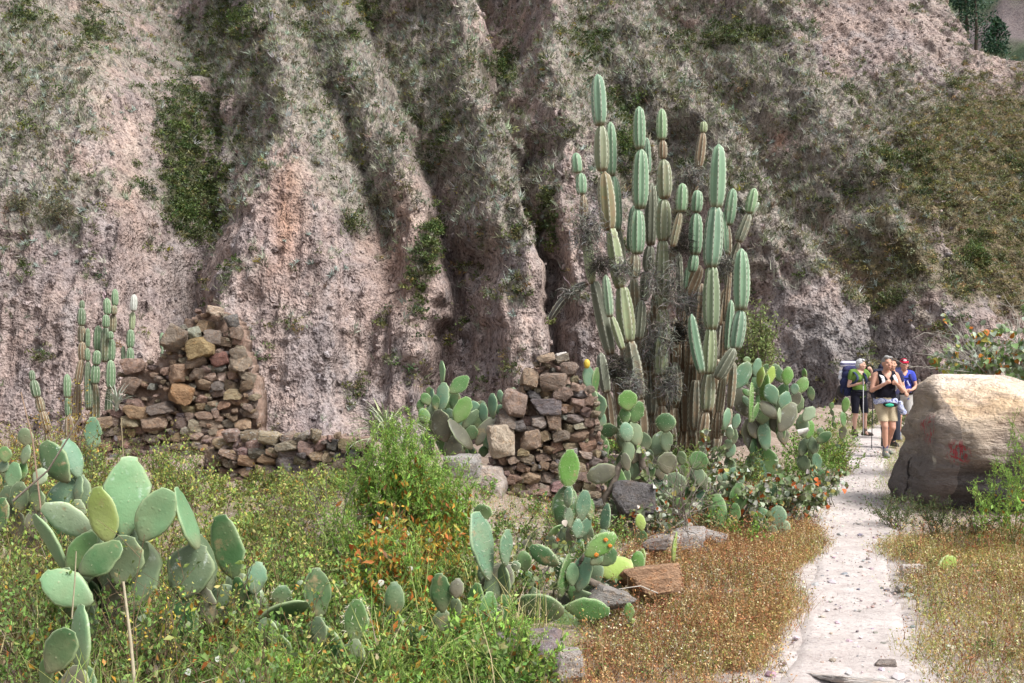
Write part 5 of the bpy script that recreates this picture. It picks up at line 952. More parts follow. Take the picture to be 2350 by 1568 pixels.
# feathery bright plants in front of the low wall
def feathery(label, px, d, h, r, ns, m, aut=.35):
    x = (px - 1175) * d / F; z = Gp(x, d) - .02; t = thing('feathery_shrub', label, 'shrub', (x, d, z)); gl, gt, ga = Geo(), Geo(), Geo()
    tips = dome_tips((0, 0, 0), h, r, ns, .72); base = rng.normal(0, r * .45, (ns, 3)) * np.array([1, 1, 0]); PL = stems_from(base, tips, 7, .03); tubes(gt, PL, .0035, .0015, (.20, .22, .08), 3)
    P, D, tt_ = along(PL, m, .38, .006); n = len(P); L = .034 * rng.uniform(.6, 1.25, n) * (1.25 - .5 * tt_)
    leaves(gl, P, nrm(rng.normal(size=(n, 3)) * .7 + D * .9 + np.array([0, 0, .3])), L, L * .24, pick(BRI, n, .18))
    sb, sd, s2 = along(PL, 7, .35, 0); st = sb + nrm(rng.normal(size=sb.shape) * .6 + sd) * .10 * rng.uniform(.5, 1.3, (len(sb), 1)); PS = stems_from(sb, st, 4, .006); tubes(gt, PS, .0016, .001, (.22, .27, .08), 3)
    P, D, tt_ = along(PS, m // 6, .1, .004); n = len(P); L = .020 * rng.uniform(.6, 1.3, n); leaves(gl, P, nrm(rng.normal(size=(n, 3)) * .8 + D + np.array([0, 0, .25])), L, L * .26, pick(BRI, n, .18))
    P, D, tt_ = along(PL, int(m * aut), .08, .03); keep = tt_ < .72; P = P[keep]; n = len(P); L = .055 * rng.uniform(.6, 1.3, n)
    leaves(ga, P, nrm(rng.normal(size=(n, 3)) * .6 + np.array([0, 0, -.9])), L, L * .38, pick(AUT + BRI[:2], n, .2))
    obj('stems', gt.mesh('stems', M_TWIG), t, kind='stuff'); obj('foliage', gl.mesh('foliage', M_LEAF), t, kind='stuff'); obj('drooping_leaves', ga.mesh('drooping_leaves', M_LEAF), t, kind='stuff', label='drying yellow and orange lower leaves'); return t
feathery('tallest feathery green plant with orange lower leaves below the bromeliad', 935, 6.7, 1.22, .28, 60, 90)
feathery('feathery green plant with yellowing leaves at the left of the tall one', 860, 6.9, 1.05, .26, 46, 80, .2)
feathery('feathery plant full of orange leaves right of the tall one', 1020, 6.5, 1.0, .26, 46, 66, .6)
feathery('low feathery plant with golden leaves in front of the tall one', 945, 5.9, .60, .30, 26, 46, .9)
feathery('pale feathery plant at the foot of the low wall end', 790, 6.4, .52, .20, 18, 46, .1)
feathery('bushy green plant at the bottom centre of the foreground', 1180, 4.5, .42, .24, 20, 40, .3)
feathery('bright leafy plant at the bottom edge left of centre', 960, 4.2, .40, .26, 22, 40, .5)
feathery('green leafy plant with orange tips in the lower left middle', 660, 4.2, .42, .26, 20, 36, .7)
feathery('upright fresh green herb between the cactus stems', 1590, 9.8, .70, .20, 22, 40, .05)
feathery('fresh green herb left of the middle cactus stem', 1490, 9.7, .55, .15, 14, 36, .1)
def weed_mass(name, label, spots, pal, autumn, hearts=0):
    gl, gt, gh = Geo(), Geo(), Geo()
    for px, d, h, r, ns, m in spots:
        x = (px - 1175) * d / F; kf = rng.uniform(.5, 1.15)
        if px < 330 and d < 4.4: continue
        c = np.array([x, d, Gp(x, d) - .02]); tips = dome_tips(c, h, r, ns, .6); base = c + rng.normal(0, r * .5, (ns, 3)) * np.array([1, 1, 0]); PL = stems_from(base, tips, 5, .04); tubes(gt, PL, .003, .0014, np.array((.22, .23, .09)) * rng.uniform(.6, 1.2, (ns, 1)), 3)
        P, D, t_ = along(PL, m, .25, .008); n = len(P); L = .034 * rng.uniform(.5, 1.3, n) * (1.3 - .6 * t_); leaves(gl, P, nrm(rng.normal(size=(n, 3)) * .75 + D * .8 + np.array([0, 0, .1])), L, L * rng.uniform(.14, .32), pick(pal, n, .2) * kf)
        P, D, t_ = along(PL, int(m * autumn) + 1, .05, .03); n = len(P); L = .05 * rng.uniform(.6, 1.3, n); leaves(gl, P, nrm(rng.normal(size=(n, 3)) * .6 + np.array([0, 0, -.8])), L, L * .4, pick(AUT, n, .2))
        if hearts: P, D, t_ = along(PL, hearts, .3, .02); n = len(P); heart_leaves(gl, P, nrm(rng.normal(size=(n, 3)) * .5 + np.array([0, 0, -.7])), .035 * rng.uniform(.6, 1.3, n), pick(HRT, n, .15))
    obj(name, gl.mesh(name, M_LEAF), kind='stuff', label=label, cat='weeds'); obj(name + '_stems', gt.mesh(name, M_TWIG), kind='stuff', label='stems of the ' + label, cat='stems')
HRT = [(4, (.11, .155, .055)), (3, (.18, .215, .105)), (2.4, (.30, .34, .22)), (1.6, (.52, .53, .44)), (.9, (.42, .11, .025)), (.8, (.32, .29, .09))]
rnd.seed(55)
weed_mass('tall_weeds', 'tall lush green weeds growing up among the left foreground cacti', [(rnd.uniform(-40, 640), d_, rnd.uniform(.34, .58), rnd.uniform(.14, .26), rnd.randrange(8, 14), rnd.randrange(26, 44)) for d_ in np.sqrt(rng.uniform(3.2 ** 2, 5.6 ** 2, 44))], GRN + BRI[:2], .04, 1)
weed_mass('leafy_weeds', 'bright leafy weeds with orange leaves across the bottom middle', [(rnd.uniform(560, 1150), d_, rnd.uniform(.22, .42), rnd.uniform(.12, .24), rnd.randrange(8, 14), rnd.randrange(26, 40)) for d_ in np.sqrt(rng.uniform(3.3 ** 2, 5.8 ** 2, 40))], BRI + GRN[:2], .14, 1)
weed_mass('autumn_weeds', 'weeds with masses of orange and yellow leaves below the feathery plants', [(rnd.uniform(840, 1090), d_, rnd.uniform(.5, .75), rnd.uniform(.14, .2), 10, 30) for d_ in rng.uniform(5.4, 6.4, 12)], BRI, .75, 1)
def tufts(name, label, spots, pal, L0):
    g = Geo()
    for px, d in spots:
        x = (px - 1175) * d / F; n = 26; P = np.array([x, d, Gp(x, d) - .01]) + rng.normal(0, .035, (n, 3)) * np.array([1, 1, 0]); blades(g, P, np.stack([rng.normal(0, .35, n), rng.normal(0, .35, n), np.ones(n)], 1), L0 * rng.uniform(.5, 1.2, n), rng.uniform(.004, .008), pick(pal, n, .2), .9)
    obj(name, g.mesh(name, M_LEAF), kind='stuff', label=label, cat='grass')
tufts('grass_tufts', 'long arching grass blades among the left foreground weeds', [(rnd.uniform(-40, 1250), math.sqrt(rnd.uniform(3.4 ** 2, 6.5 ** 2))) for _ in range(70)], [(3, (.30, .33, .10)), (2, (.42, .36, .17)), (2, (.20, .28, .07)), (1, (.5, .44, .28))], .5)
# shrubs with hanging heart shaped leaves
HRT = [(4, (.11, .155, .055)), (3, (.18, .215, .105)), (2.4, (.30, .34, .22)), (1.6, (.52, .53, .44)), (.9, (.42, .11, .025)), (.8, (.32, .29, .09))]
def heart_shrub(label, px, d, h, rx, ns, m, ls=.055, pal=HRT, py=None, name='heart_leaved_shrub', twig=(.30, .27, .23), low=.3):
    x = (px - 1175) * d / F; z = Gp(x, d) - .02 if py is None else W(px, py, d)[2]; t = thing(name, label, 'shrub', (x, d, z)); gl, gt = Geo(), Geo()
    tips = dome_tips((0, 0, 0), h, rx, ns, low); base = rng.normal(0, rx * .3, (ns, 3)) * np.array([1, .6, 0]); PL = stems_from(base, tips, 7, .07); tubes(gt, PL, .007, .003, np.array(twig) * rng.uniform(.6, 1.2, (ns, 1)), 4)
    sb, sd, _ = along(PL, 3, .35, 0); st = sb + nrm(rng.normal(size=sb.shape) + sd * .7) * .16 * rng.uniform(.5, 1.3, (len(sb), 1)); PS = stems_from(sb, st, 4, .02); tubes(gt, PS, .003, .0015, np.array(twig) * rng.uniform(.7, 1.2, (len(sb), 1)), 3)
    P, D, tt_ = along(np.concatenate([PL[:, 3:], PS]), m, .2, .012); n = len(P); L = ls * rng.uniform(.5, 1.2, n)
    heart_leaves(gl, P, nrm(rng.normal(size=(n, 3)) * .55 + np.array([0, -.15, -.75])), L, pick(pal, n, .15))
    obj('stems', gt.mesh('stems', M_TWIG), t, kind='stuff'); obj('foliage', gl.mesh('foliage', M_LEAF), t, kind='stuff'); return t
heart_shrub('grey green heart leaved shrub before the left cactus stems', 1470, 8.7, .85, .36, 12, 6)
heart_shrub('thin heart leaved shrub with bare pale twigs under the cactus', 1560, 8.5, .68, .34, 11, 5)
heart_shrub('heart leaved shrub with white leaf backs under the prickly pear thicket', 1690, 9.2, .80, .42, 22, 9)
heart_shrub('tall heart leaved shrub between the cactus and the thicket', 1620, 10.0, .85, .42, 18, 8)
heart_shrub('shaded heart leaved shrub at the back left of the cactus foot', 1430, 9.6, .8, .36, 14, 7)
heart_shrub('dense heart leaved shrub with orange leaves near the path', 1800, 9.9, .70, .48, 28, 10)
heart_shrub('low heart leaved shrub reaching to the path edge', 1880, 10.9, .45, .36, 14, 7)
heart_shrub('small drooping heart leaved weed right of the pier weeds', 1220, 6.6, .42, .28, 11, 6, .045)
heart_shrub('wilted grey leaved weed with orange leaves before the pier', 1310, 6.4, .40, .25, 11, 6, .045)
WT = (.46, .43, .37)
heart_shrub('pale twigged shrub with big heart leaves behind the boulder', 2240, 13.6, 1.2, .66, 34, 5, .09, [(4, (.17, .25, .09)), (3, (.38, .44, .34)), (.8, (.45, .15, .02)), (1, (.36, .33, .07))], 900, twig=WT)
heart_shrub('pale twigged shrub leaning over the right end of the boulder', 2390, 13.2, 1.35, .65, 34, 5, .09, [(4, (.17, .25, .09)), (3, (.36, .42, .30)), (.7, (.42, .16, .02))], 900, twig=WT)
def bare_twigs(label, px, py, d, n, L, tilt, spread, col=WT, r=.009):
    p = W(px, py, d); t = thing('bare_branches', label, 'branches', p); gt = Geo(); tips = nrm(np.array(tilt) + rng.normal(0, spread, (n, 3))) * L * rng.uniform(.5, 1, (n, 1)); PL = stems_from(rng.normal(0, .05, (n, 3)), tips, 8, .06)
    tubes(gt, PL, r, r * .4, np.array(col) * rng.uniform(.75, 1.15, (n, 1)), 4); sb, sd, _ = along(PL, 4, .4, 0); st = sb + nrm(rng.normal(size=sb.shape) * .5 + sd) * L * .25 * rng.uniform(.4, 1.1, (len(sb), 1)); tubes(gt, stems_from(sb, st, 5, .03), r * .45, r * .25, np.array(col) * rng.uniform(.8, 1.15, (len(sb), 1)), 3)
    obj('twigs', gt.mesh('twigs', M_TWIG), t, kind='stuff')
bare_twigs('bare whitish branches fanning out left above the boulder', 2270, 860, 13.4, 16, 1.1, (-.75, 0, .6), .32)
bare_twigs('bare whitish branches rising at the right edge above the boulder', 2350, 850, 13.6, 12, 1.1, (.1, 0, 1), .35)
bare_twigs('dead grey twigs at the foot of the heart leaved shrubs', 1560, 1190, 8.2, 26, .7, (-.1, -.1, .7), .6, (.25, .21, .18), .004)
bare_twigs('dead brown twigs tangled below the low wall', 770, 1230, 6.6, 26, .6, (-.1, 0, .6), .7, (.2, .16, .14), .003)
shrub('yellow_sprig', 'tall sparse sprig with yellow orange leaves before the left cacti', 'shrub', 165, 8.2, 1.25, .30, 12, 34, .022, [(3, (.46, .34, .05)), (2, (.42, .22, .03)), (2, (.34, .33, .08))], low=.6)
shrub('yellow_sprig', 'sparse golden sprig at the far left edge', 'shrub', 60, 7.2, 1.15, .26, 10, 30, .02, [(3, (.46, .34, .05)), (2, (.42, .22, .03)), (2, (.34, .33, .08))], low=.6)
shrub('yellow_sprig', 'thin yellow sprig in front of the large left prickly pear', 'shrub', 330, 4.3, .95, .30, 9, 26, .016, [(3, (.44, .34, .06)), (2, (.30, .32, .09))], low=.55)
# other shrubs and the small tree
shrub('leafy_bush', 'fresh green bush with yellow flecks on the left of the path', 'bush', 1890, 13.2, 1.0, .55, 46, 60, .036, BRI[:3] + [(2, (.33, .32, .06)), (1, (.12, .17, .06))], asp=.5)
shrub('leafy_bush', 'dense green bush between the prickly pear thicket and the path bush', 'bush', 1845, 12.4, .95, .5, 40, 56, .036, BRI[:2] + GRN[:2], asp=.5)
shrub('leafy_bush', 'smaller yellow green bush next to the hikers path', 'bush', 1935, 14.2, .55, .28, 26, 46, .032, BRI[:2] + [(2, (.36, .32, .08)), (1, (.4, .2, .06))], asp=.5)
shrub('leafy_bush', 'low green bush at the bend behind the hikers', 'bush', 1985, 25.0, .7, .9, 40, 40, .06, [(3, (.14, .20, .07)), (2, (.24, .27, .10))], asp=.5)
shrub('leafy_bush', 'pale bush behind the boulder by the hiker in blue', 'bush', 2090, 24.0, .8, .8, 40, 40, .06, [(3, (.16, .21, .08)), (2, (.27, .27, .12))], asp=.5)
DKG = [(3, (.075, .115, .04)), (2, (.12, .165, .055)), (1, (.19, .21, .08))]
shrub('boulder_weed', 'dark green weed at the left foot of the boulder', 'weed', 2055, 9.7, .42, .30, 30, 50, .026, DKG, asp=.32, up=.9)
shrub('boulder_weed', 'dark green weed under the middle of the boulder', 'weed', 2150, 9.2, .40, .30, 30, 50, .026, DKG, asp=.32, up=.9)
shrub('boulder_weed', 'olive weed under the right part of the boulder', 'weed', 2235, 8.8, .32, .28, 24, 44, .024, DKG + YEL[:1], asp=.32, up=.9)
feathery('bright green fennel like plant before the boulder at the right edge', 2325, 8.2, .95, .34, 30, 60, .12)
feathery('bright green sprig leaning over the boulder front at right', 2385, 8.6, 1.25, .38, 26, 60, .1)
def small_tree():
    d = 17.; p = W(1735, 905, d); t = thing('small_tree', 'thin small leaved tree behind the right side of the tall cactus', 'tree', p); gl, gt = Geo(), Geo()
    tips = dome_tips((0, 0, 0), 1.75, .42, 26, .45); PL = stems_from(rng.normal(0, .07, (26, 3)), tips, 7, .1); tubes(gt, PL, .016, .004, (.16, .12, .10), 5)
    sb, sd, _ = along(PL, 6, .4, 0); st = sb + nrm(rng.normal(size=sb.shape) + sd * .5) * .22; PS = stems_from(sb, st, 4, .03); tubes(gt, PS, .004, .002, (.16, .12, .1), 3)
    P, D, _ = along(np.concatenate([PL[:, 3:], ]), 18, .3, .05); P2, D2, _ = along(PS, 20, .2, .04); P = np.concatenate([P, P2]); n = len(P); L = .055 * rng.uniform(.6, 1.3, n)
    leaves(gl, P, rng.normal(size=(n, 3)), L, L * .55, pick([(3, (.20, .26, .085)), (2, (.23, .25, .10)), (1, (.11, .14, .05))], n))
    obj('trunk', gt.mesh('trunk', M_TWIG), t, kind='stuff'); obj('crown', gl.mesh('crown', M_LEAF), t, kind='stuff')
small_tree()
# bushes one can pick out on the cliff
def cliff_bush(label, px, py, s, pal, name='cliff_bush'):
    ix = on_cliff(px, py)
    if ix is None: return
    p = CV[ix]; t = thing(name, label, 'bush', p); g = Geo(); n = int(900)
    off = nrm(rng.normal(size=(n, 3))) * (rng.random((n, 1)) ** .4) * np.array([1.0, .6, .7]) * s; lob = fbm(off * (2.2 / s) + px, 3, 5); off *= (1 + .35 * lob)[:, None]; off[:, 2] += s * .25; off[:, 1] -= s * .2
    L = rng.uniform(.07, .15, n) * (.6 + s * .5); leaves(g, off, rng.normal(size=(n, 3)) + np.array([0, 0, .5]), L, L * .6, pick(pal, n, .25))
    obj('crown', g.mesh('crown', M_LEAF), t, kind='stuff')
    gt = Geo(); tubes(gt, stems_from(np.zeros((7, 3)) + np.array([0, .15, -.1]), rng.normal(0, s * .35, (7, 3)) + np.array([0, -.1, s * .4]), 4, .02), .03, .012, (.12, .1, .08), 4); obj('trunk', gt.mesh('trunk', M_TWIG), t, kind='stuff')
CB = [(3, (.065, .085, .028)), (2, (.10, .12, .04)), (1, (.14, .14, .06))]; CB2 = [(3, (.14, .13, .07)), (2, (.10, .10, .055)), (1, (.18, .16, .10))]; CB3 = [(3, (.07, .12, .03)), (2, (.11, .16, .04)), (1, (.15, .18, .05))]
for lab, px, py, s, pal in [('bright green bush in the notch left of the cactus top', 1140, 155, 1.15, CB3), ('round olive bush on the upper left spur', 212, 80, .95, CB), ('dark bush on the ledge right of the left gully', 800, 525, 1.15, CB), ('dry grey bush on the left cliff slope', 130, 490, 1.3, CB2), ('second dry bush low on the left cliff', 40, 475, 1.0, CB2), ('dark green bush at the foot of the green gully', 425, 495, 1.0, CB3), ('green bush hanging in the dark cleft', 995, 540, .9, CB3), ('dark bush at the gully mouth below the ledge', 460, 545, 1.1, CB), ('bush on the top ledge right of the cactus', 1660, 90, 1.2, CB), ('bush on the high ledge further right', 1760, 85, 1.0, CB), ('green bush beside the top of the cactus', 1425, 335, 1.1, CB3), ('dark bush in the shaded cleft behind the pier', 1262, 470, .9, CB), ('tuft of bush on the right hillside edge', 1975, 230, 1.1, CB), ('dark shrub below the pale bluff', 2190, 195, 1.2, CB), ('round bush at the top of the left gully', 545, 40, 1.3, CB3), ('small dark bush at the foot of the right slope', 2060, 690, 1.0, CB), ('green bush low on the right hillside', 2235, 580, 1.1, CB3), ('dry bush on the middle spur ledge', 870, 465, .8, CB2)]:
    cliff_bush(lab, px, py, s, pal)
# dark conifers on the far ridge
def far_tree(label, px, py, d, h, r, seed):
    p = W(px, py, d); t = thing('evergreen_tree', label, 'tree', p); g = Geo(); r_ = np.random.default_rng(seed); n = 2600
    z = r_.random(n) ** .8; prof = r * np.sin(np.clip(z * .9 + .1, 0, 1) * math.pi) ** .6 * (1 - .35 * z); a = r_.random(n) * 6.283; rr = prof * np.sqrt(r_.random(n)); P = np.stack([np.cos(a) * rr, np.sin(a) * rr, z * h], 1)
    lob = fbm(P * .55 + seed, 3, 7); keep = lob > -.22; P = P[keep] * (1 + .18 * lob[keep])[:, None]; n = len(P); L = r_.uniform(.35, .75, n) * .8
    leaves(g, P, rng.normal(size=(n, 3)) + np.array([0, 0, .4]), L, L * .5, pick([(3, (.022, .06, .032)), (2, (.035, .085, .045)), (1, (.05, .10, .04))], n, .25)); obj('crown', g.mesh('crown', M_LEAF), t, kind='stuff')
    gt = Geo(); k = np.linspace(-.25, .9, 6)[:, None]; tubes(gt, (k * np.array([0, 0, h]) + np.array([.1, 0, 0]) * r_.normal(size=(6, 1)))[None], .32, .06, (.09, .07, .055), 6); obj('trunk', gt.mesh('trunk', M_TWIG), t)
far_tree('tall dark evergreen nearest the pale bluff at the top right', 2218, 60, 150, 13, 3.2, 1); far_tree('largest dark evergreen on the far ridge', 2240, 112, 148, 16, 3.3, 2); far_tree('slim dark evergreen cut off by the top edge', 2205, 20, 152, 9, 2.0, 4); far_tree('single small evergreen lower on the ridge', 2286, 148, 150, 6.5, 2.4, 3)

# dry grass on both sides of the path
RUS = [(3, (.28, .135, .06)), (3, (.38, .235, .105)), (2, (.46, .335, .17)), (1.2, (.17, .08, .045)), (1.4, (.25, .24, .075)), (.6, (.60, .52, .38))]
STR = [(3, (.42, .33, .14)), (1.4, (.33, .20, .085)), (3.5, (.28, .29, .08)), (1, (.22, .12, .05)), (.7, (.55, .47, .30)), (.8, (.17, .20, .05))]
def grass(name, label, P, h, pal, w=.0034, seeds=1.6, lean=.55):
    n = len(P); g = Geo(); D = np.stack([rng.normal(0, lean, n), rng.normal(0, lean, n), np.ones(n)], 1); L = h * rng.uniform(.45, 1.2, n); k1 = fbm(P * np.array([1, 1, 0]) * 1.3, 3, 101) + rng.normal(0, .22, n); pa, pb = [(w_ * (2.5 if a_ < 3 else .4), c_) for a_, (w_, c_) in enumerate(pal)], [(w_ * (.4 if a_ < 3 else 2.5), c_) for a_, (w_, c_) in enumerate(pal)]; C = np.where((k1 > .1)[:, None], pick(pb, n, .2), pick(pa, n, .2))
    chips(g, P, D, L, w, C)
    m = int(n * seeds); ii = rng.integers(0, n, m); Q = P[ii] + nrm(D[ii]) * (L[ii] * rng.uniform(.45, 1.0, m))[:, None] + rng.normal(0, .008, (m, 3)); l = rng.uniform(.006, .015, m); C2 = np.clip(C[ii] * rng.uniform(.8, 1.5, (m, 1)), .01, .8)
    chips(g, Q, rng.normal(size=(m, 3)), l * 1.1, l * .8, C2)
    obj(name, g.mesh(name, M_GRASS), kind='stuff', label=label, cat='grass')
def sample(n, y0, y1, xf0, xf1, dens=.0):
    y = np.sqrt(rng.uniform(y0 ** 2, y1 ** 2, n)); u = rng.random(n); x = xf0(y) + (xf1(y) - xf0(y)) * u + rng.normal(0, .07, n)
    k = fbm(np.stack([x, y, 0 * x], 1) * 1.6, 3, 77) > rng.normal(dens, .25, n) - .85
    x, y = x[k], y[k]; return np.stack([x, y, G(x, y) - .008], 1)
pe = lambda y: pathx(y) - pathh(y) + np.interp(y, [4, 6.5, 8], [-.16, -.05, .02]) + .16 * np.sin(y * 2.3) * np.sin(y * .9 + 1)
pr = lambda y: pathx(y) + pathh(y) + .0 + .14 * np.sin(y * 2.9 + 2) * np.sin(y * 1.3)
lx = lambda y: (np.interp(y, [4, 5, 6, 7.5, 9, 11, 14], [1290, 1340, 1390, 1440, 1560, 1740, 1850]) - 1175) * y / F
grass('dry_grass', 'rust brown dry grass left of the path', sample(62000, 4.0, 9.6, lx, pe), .13, RUS)
grass('straw_grass', 'straw coloured short grass fringing the left path edge', np.concatenate([sample(14000, 4.0, 9.5, lambda y: pe(y) - .4, pe), sample(12000, 9.0, 16.5, lambda y: np.maximum(lx(y), pe(y) - 1.1), pe)]), .11, STR)
grass('path_grass', 'olive and straw grass right of the path', sample(44000, 4.0, 9.2, pr, lambda y: pr(y) + np.interp(y, [4, 6, 9], [1.6, 1.9, 2.2])), 0.10, STR)
grass('rust_grass', 'reddish dry grass in the lower right corner', sample(22000, 3.8, 7.0, lambda y: pr(y) + .8, lambda y: pr(y) + 2.4), .14, RUS)
grass('verge_grass', 'thin straw grass along the far path edges', np.concatenate([sample(5000, 9.2, 26, pr, lambda y: pr(y) + .7), sample(5000, 14, 26, lambda y: pe(y) - .8, pe)]), .16, STR + BRI[:1])
grass('shady_grass', 'sparse dry grass between the foreground cacti', sample(16000, 3.6, 9.2, lambda y: -.5 * y, lx), .16, YEL + RUS[:2] + GRN[:2], .003)

grass('grass_stalks', 'tall thin red brown stalks standing in the dry grass', np.concatenate([sample(1500, 4.0, 9.4, lx, pe), sample(1300, 3.9, 8.6, pr, lambda y: pr(y) + 2.2)]), .30, [(3, (.22, .09, .045)), (2, (.34, .18, .08)), (1, (.45, .35, .2))], .0038, 9., .18)
pts, pals = [], []
for _ in range(70):
    d = rnd.uniform(4.3, 9.5); x = float(lx(d)) + rnd.random() * float(pe(d) - lx(d)) if rnd.random() < .5 else float(pr(d)) + rnd.random() * 2.0
    pts.append((x, d)); pals.append(rnd.choice((YEL, GRN, DARK)))
fill('grass_weeds', 'little green weeds dotted through the dry grass', pts, pals, .015, .5, .15, .12, 5, 14)
# loose stones
def peb(name, label, P, s, pal, seed=0):
    g = Geo(); n = len(P); T = [rock_V(500 + k, 1) for k in range(5)]
    for k in range(5):
        sub = P[k::5]; ss = s[k::5]; V, F_ = T[k]; m = len(sub); A, _ = np.linalg.qr(rng.normal(size=(m, 3, 3))); Vv = np.einsum('vj,njk->nvk', V, A) * np.array([1, 1, .6]) * ss[:, None, None] + sub[:, None, :]
        g.add(Vv.reshape(-1, 3), (np.arange(m)[:, None, None] * len(V) + F_[None]).reshape(-1, 3), None, np.repeat(pick(pal, m, .2), len(V), 0))
    obj(name, g.mesh(name, M_PEB, False), kind='stuff', label=label, cat='pebbles')
mp = NT('pebble', .9, .2); cp = mp.attr('Col'); mp.color(mp.mix(mp.noise(mp.objc(), 60), mp.mix(1., cp, (.7, .7, .7), 'MULTIPLY'), cp)); M_PEB = mp.m
PP = [(3, (.50, .44, .42)), (2, (.34, .30, .29)), (1, (.16, .15, .155)), (1, (.42, .33, .29)), (1, (.62, .58, .55))]
y = np.sqrt(rng.uniform(3.6 ** 2, 20 ** 2, 2600)); u = rng.normal(0, .75, len(y)); x = pathx(y) + u * pathh(y); peb('pebbles', 'small pebbles scattered over the path', np.stack([x, y, ground_base(x, y) + .006], 1), .004 + .017 * rng.random(len(y)) ** 5, PP)
y = np.sqrt(rng.uniform(3.6 ** 2, 12 ** 2, 1500)); x = lx(y) - 1.5 + rng.random(len(y)) * (pr(y) + 2 - lx(y) + 1.5); peb('gravel', 'stray stones among the dry grass', np.stack([x, y, G(x, y) + .004], 1), .006 + .03 * rng.random(len(y)) ** 4, PP)
def rock(label, px, py, w, h, d, col, lich=0., name='rock', seed=1, zoff=None):
    rnd.seed(seed); o = add_stone(None, px, py, w, h, d, col, lich, thick=w * d / F * .42); o.name = name; o['label'] = label; o['category'] = 'rock'; return o
rock('orange brown rock half buried in the dry grass', 1492, 1330, 128, 62, 6.35, (.38, .24, .15), seed=2); rock('grey flat rock under the branching prickly pear', 1395, 1372, 100, 44, 5.95, (.33, .31, .29), seed=3); rock('big grey purple rock at the bottom centre', 1195, 1520, 170, 120, 4.7, (.26, .22, .225), seed=4); rock('pale crumbling rock right of the grey bottom rock', 1292, 1528, 80, 70, 4.75, (.46, .42, .39), seed=5)
rock('white stone in the grass right of the path', 2098, 1312, 52, 30, 7.45, (.72, .68, .64), seed=6); rock('grey brown stone on the path near the bottom edge', 2032, 1528, 42, 26, 5.25, (.36, .31, .28), seed=7); rock('pinkish flat stone at the left path edge', 1888, 1082, 40, 14, 12.6, (.40, .31, .30), seed=8); rock('long pale slab in the grass left of the fresh prickly pear', 1565, 1242, 130, 34, 8.2, (.42, .39, .37), seed=9); rock('dark rock lying under the dead twigs', 1455, 1150, 90, 80, 8.6, (.15, .14, .14), seed=10)
rock('white stone lying on top of the crumbling pier', 1288, 822, 27, 20, 9.35, (.75, .72, .68), seed=11); rock('grey block at the left foot of the crumbling pier', 1058, 1072, 78, 46, 8.5, (.38, .36, .34), seed=12); rock('pale stones beside the pale slab at the grass edge', 1640, 1232, 60, 22, 8.6, (.44, .41, .39), seed=13); rock('white half buried stone in the right hand grass', 2085, 1352, 50, 16, 6.9, (.62, .58, .54), seed=14); rock('pale slab at the very bottom of the path', 1985, 1566, 190, 22, 5.0, (.66, .62, .59), seed=15); rock('small dark rock near the cactus seedling', 1505, 1250, 60, 26, 7.6, (.3, .26, .24), seed=16)
def stalk(label, pts, d, r, col):
    p = W(*pts[-1], d); PL = np.array([W(*q, d + .02 * k) for k, q in enumerate(pts)]); g = Geo(); kk = np.linspace(0, len(PL) - 1, 7); PL = np.stack([np.interp(kk, np.arange(len(PL)), PL[:, a]) for a in range(3)], 1); tubes(g, PL[None] - p, r * .6, r, col, 5); obj('dry_stalk', g.mesh('dry_stalk', M_TWIG), loc=p, label=label, cat='stalk')
stalk('straight straw pale stalk in the lower left', [(283, 1335), (300, 1470), (312, 1600)], 3.9, .008, (.55, .48, .34)); stalk('thin pale stalk rising before the left prickly pear', [(175, 1265), (172, 1330), (165, 1420)], 4.3, .004, (.5, .45, .3)); stalk('tall thin dead stalk in front of the left wall', [(278, 960), (283, 1050), (290, 1150)], 7.5, .005, (.42, .34, .22)); stalk('reddish stem leaning across the far left', [(48, 900), (75, 1010), (95, 1180)], 6.0, .006, (.36, .25, .18)); stalk('long crooked dead branch at the far left', [(190, 950), (110, 1080), (30, 1150)], 5.6, .007, (.28, .23, .19))
stalk('white splintered stump end by the path shrub', [(1856, 985), (1845, 989), (1832, 993)], 10.9, .035, (.75, .72, .66))
stalk('thin curved dead stem lying by the orange rock', [(1420, 1352), (1470, 1345), (1510, 1362)], 6.0, .004, (.5, .46, .40))
# ------------------------------------------------------------------ hikers
def rcone(a, b, ra, rb, n=14):
    a, b = np.array(a, float), np.array(b, float); ax = b - a; L = max(np.linalg.norm(ax), 1e-4); e = ax / L; ref = np.array([0, 0, 1.]) if abs(e[2]) < .9 else np.array([1., 0, 0]); s = nrm(np.cross(e, ref)); t = np.cross(e, s)
    st = [(-ra * math.cos(q), ra * math.sin(q)) for q in np.linspace(.02, math.pi / 2, 5)] + [(L + rb * math.sin(q), rb * math.cos(q)) for q in np.linspace(0, math.pi / 2 - .02, 5)]
    an = np.arange(n) * 2 * math.pi / n; V = np.concatenate([a + e * h + (np.cos(an)[:, None] * s + np.sin(an)[:, None] * t) * r for h, r in st] + [[a - e * ra], [b + e * rb]])
    m = len(st); i = np.arange(m * n).reshape(m, n); j = np.roll(i, -1, 1); Q = np.stack([i[:-1], j[:-1], j[1:], i[1:]], -1).reshape(-1, 4)
    T = np.concatenate([np.stack([j[0], i[0], np.full(n, m * n)], 1), np.stack([i[-1], j[-1], np.full(n, m * n + 1)], 1)]); return V, T, Q
def ell(c, r, rot=None):
    V, T = ico(3); V = V * np.array(r)
    if rot is not None: V = V @ np.array(Matrix.Rotation(rot[0], 3, rot[1])).T
    return V + np.array(c), T, []
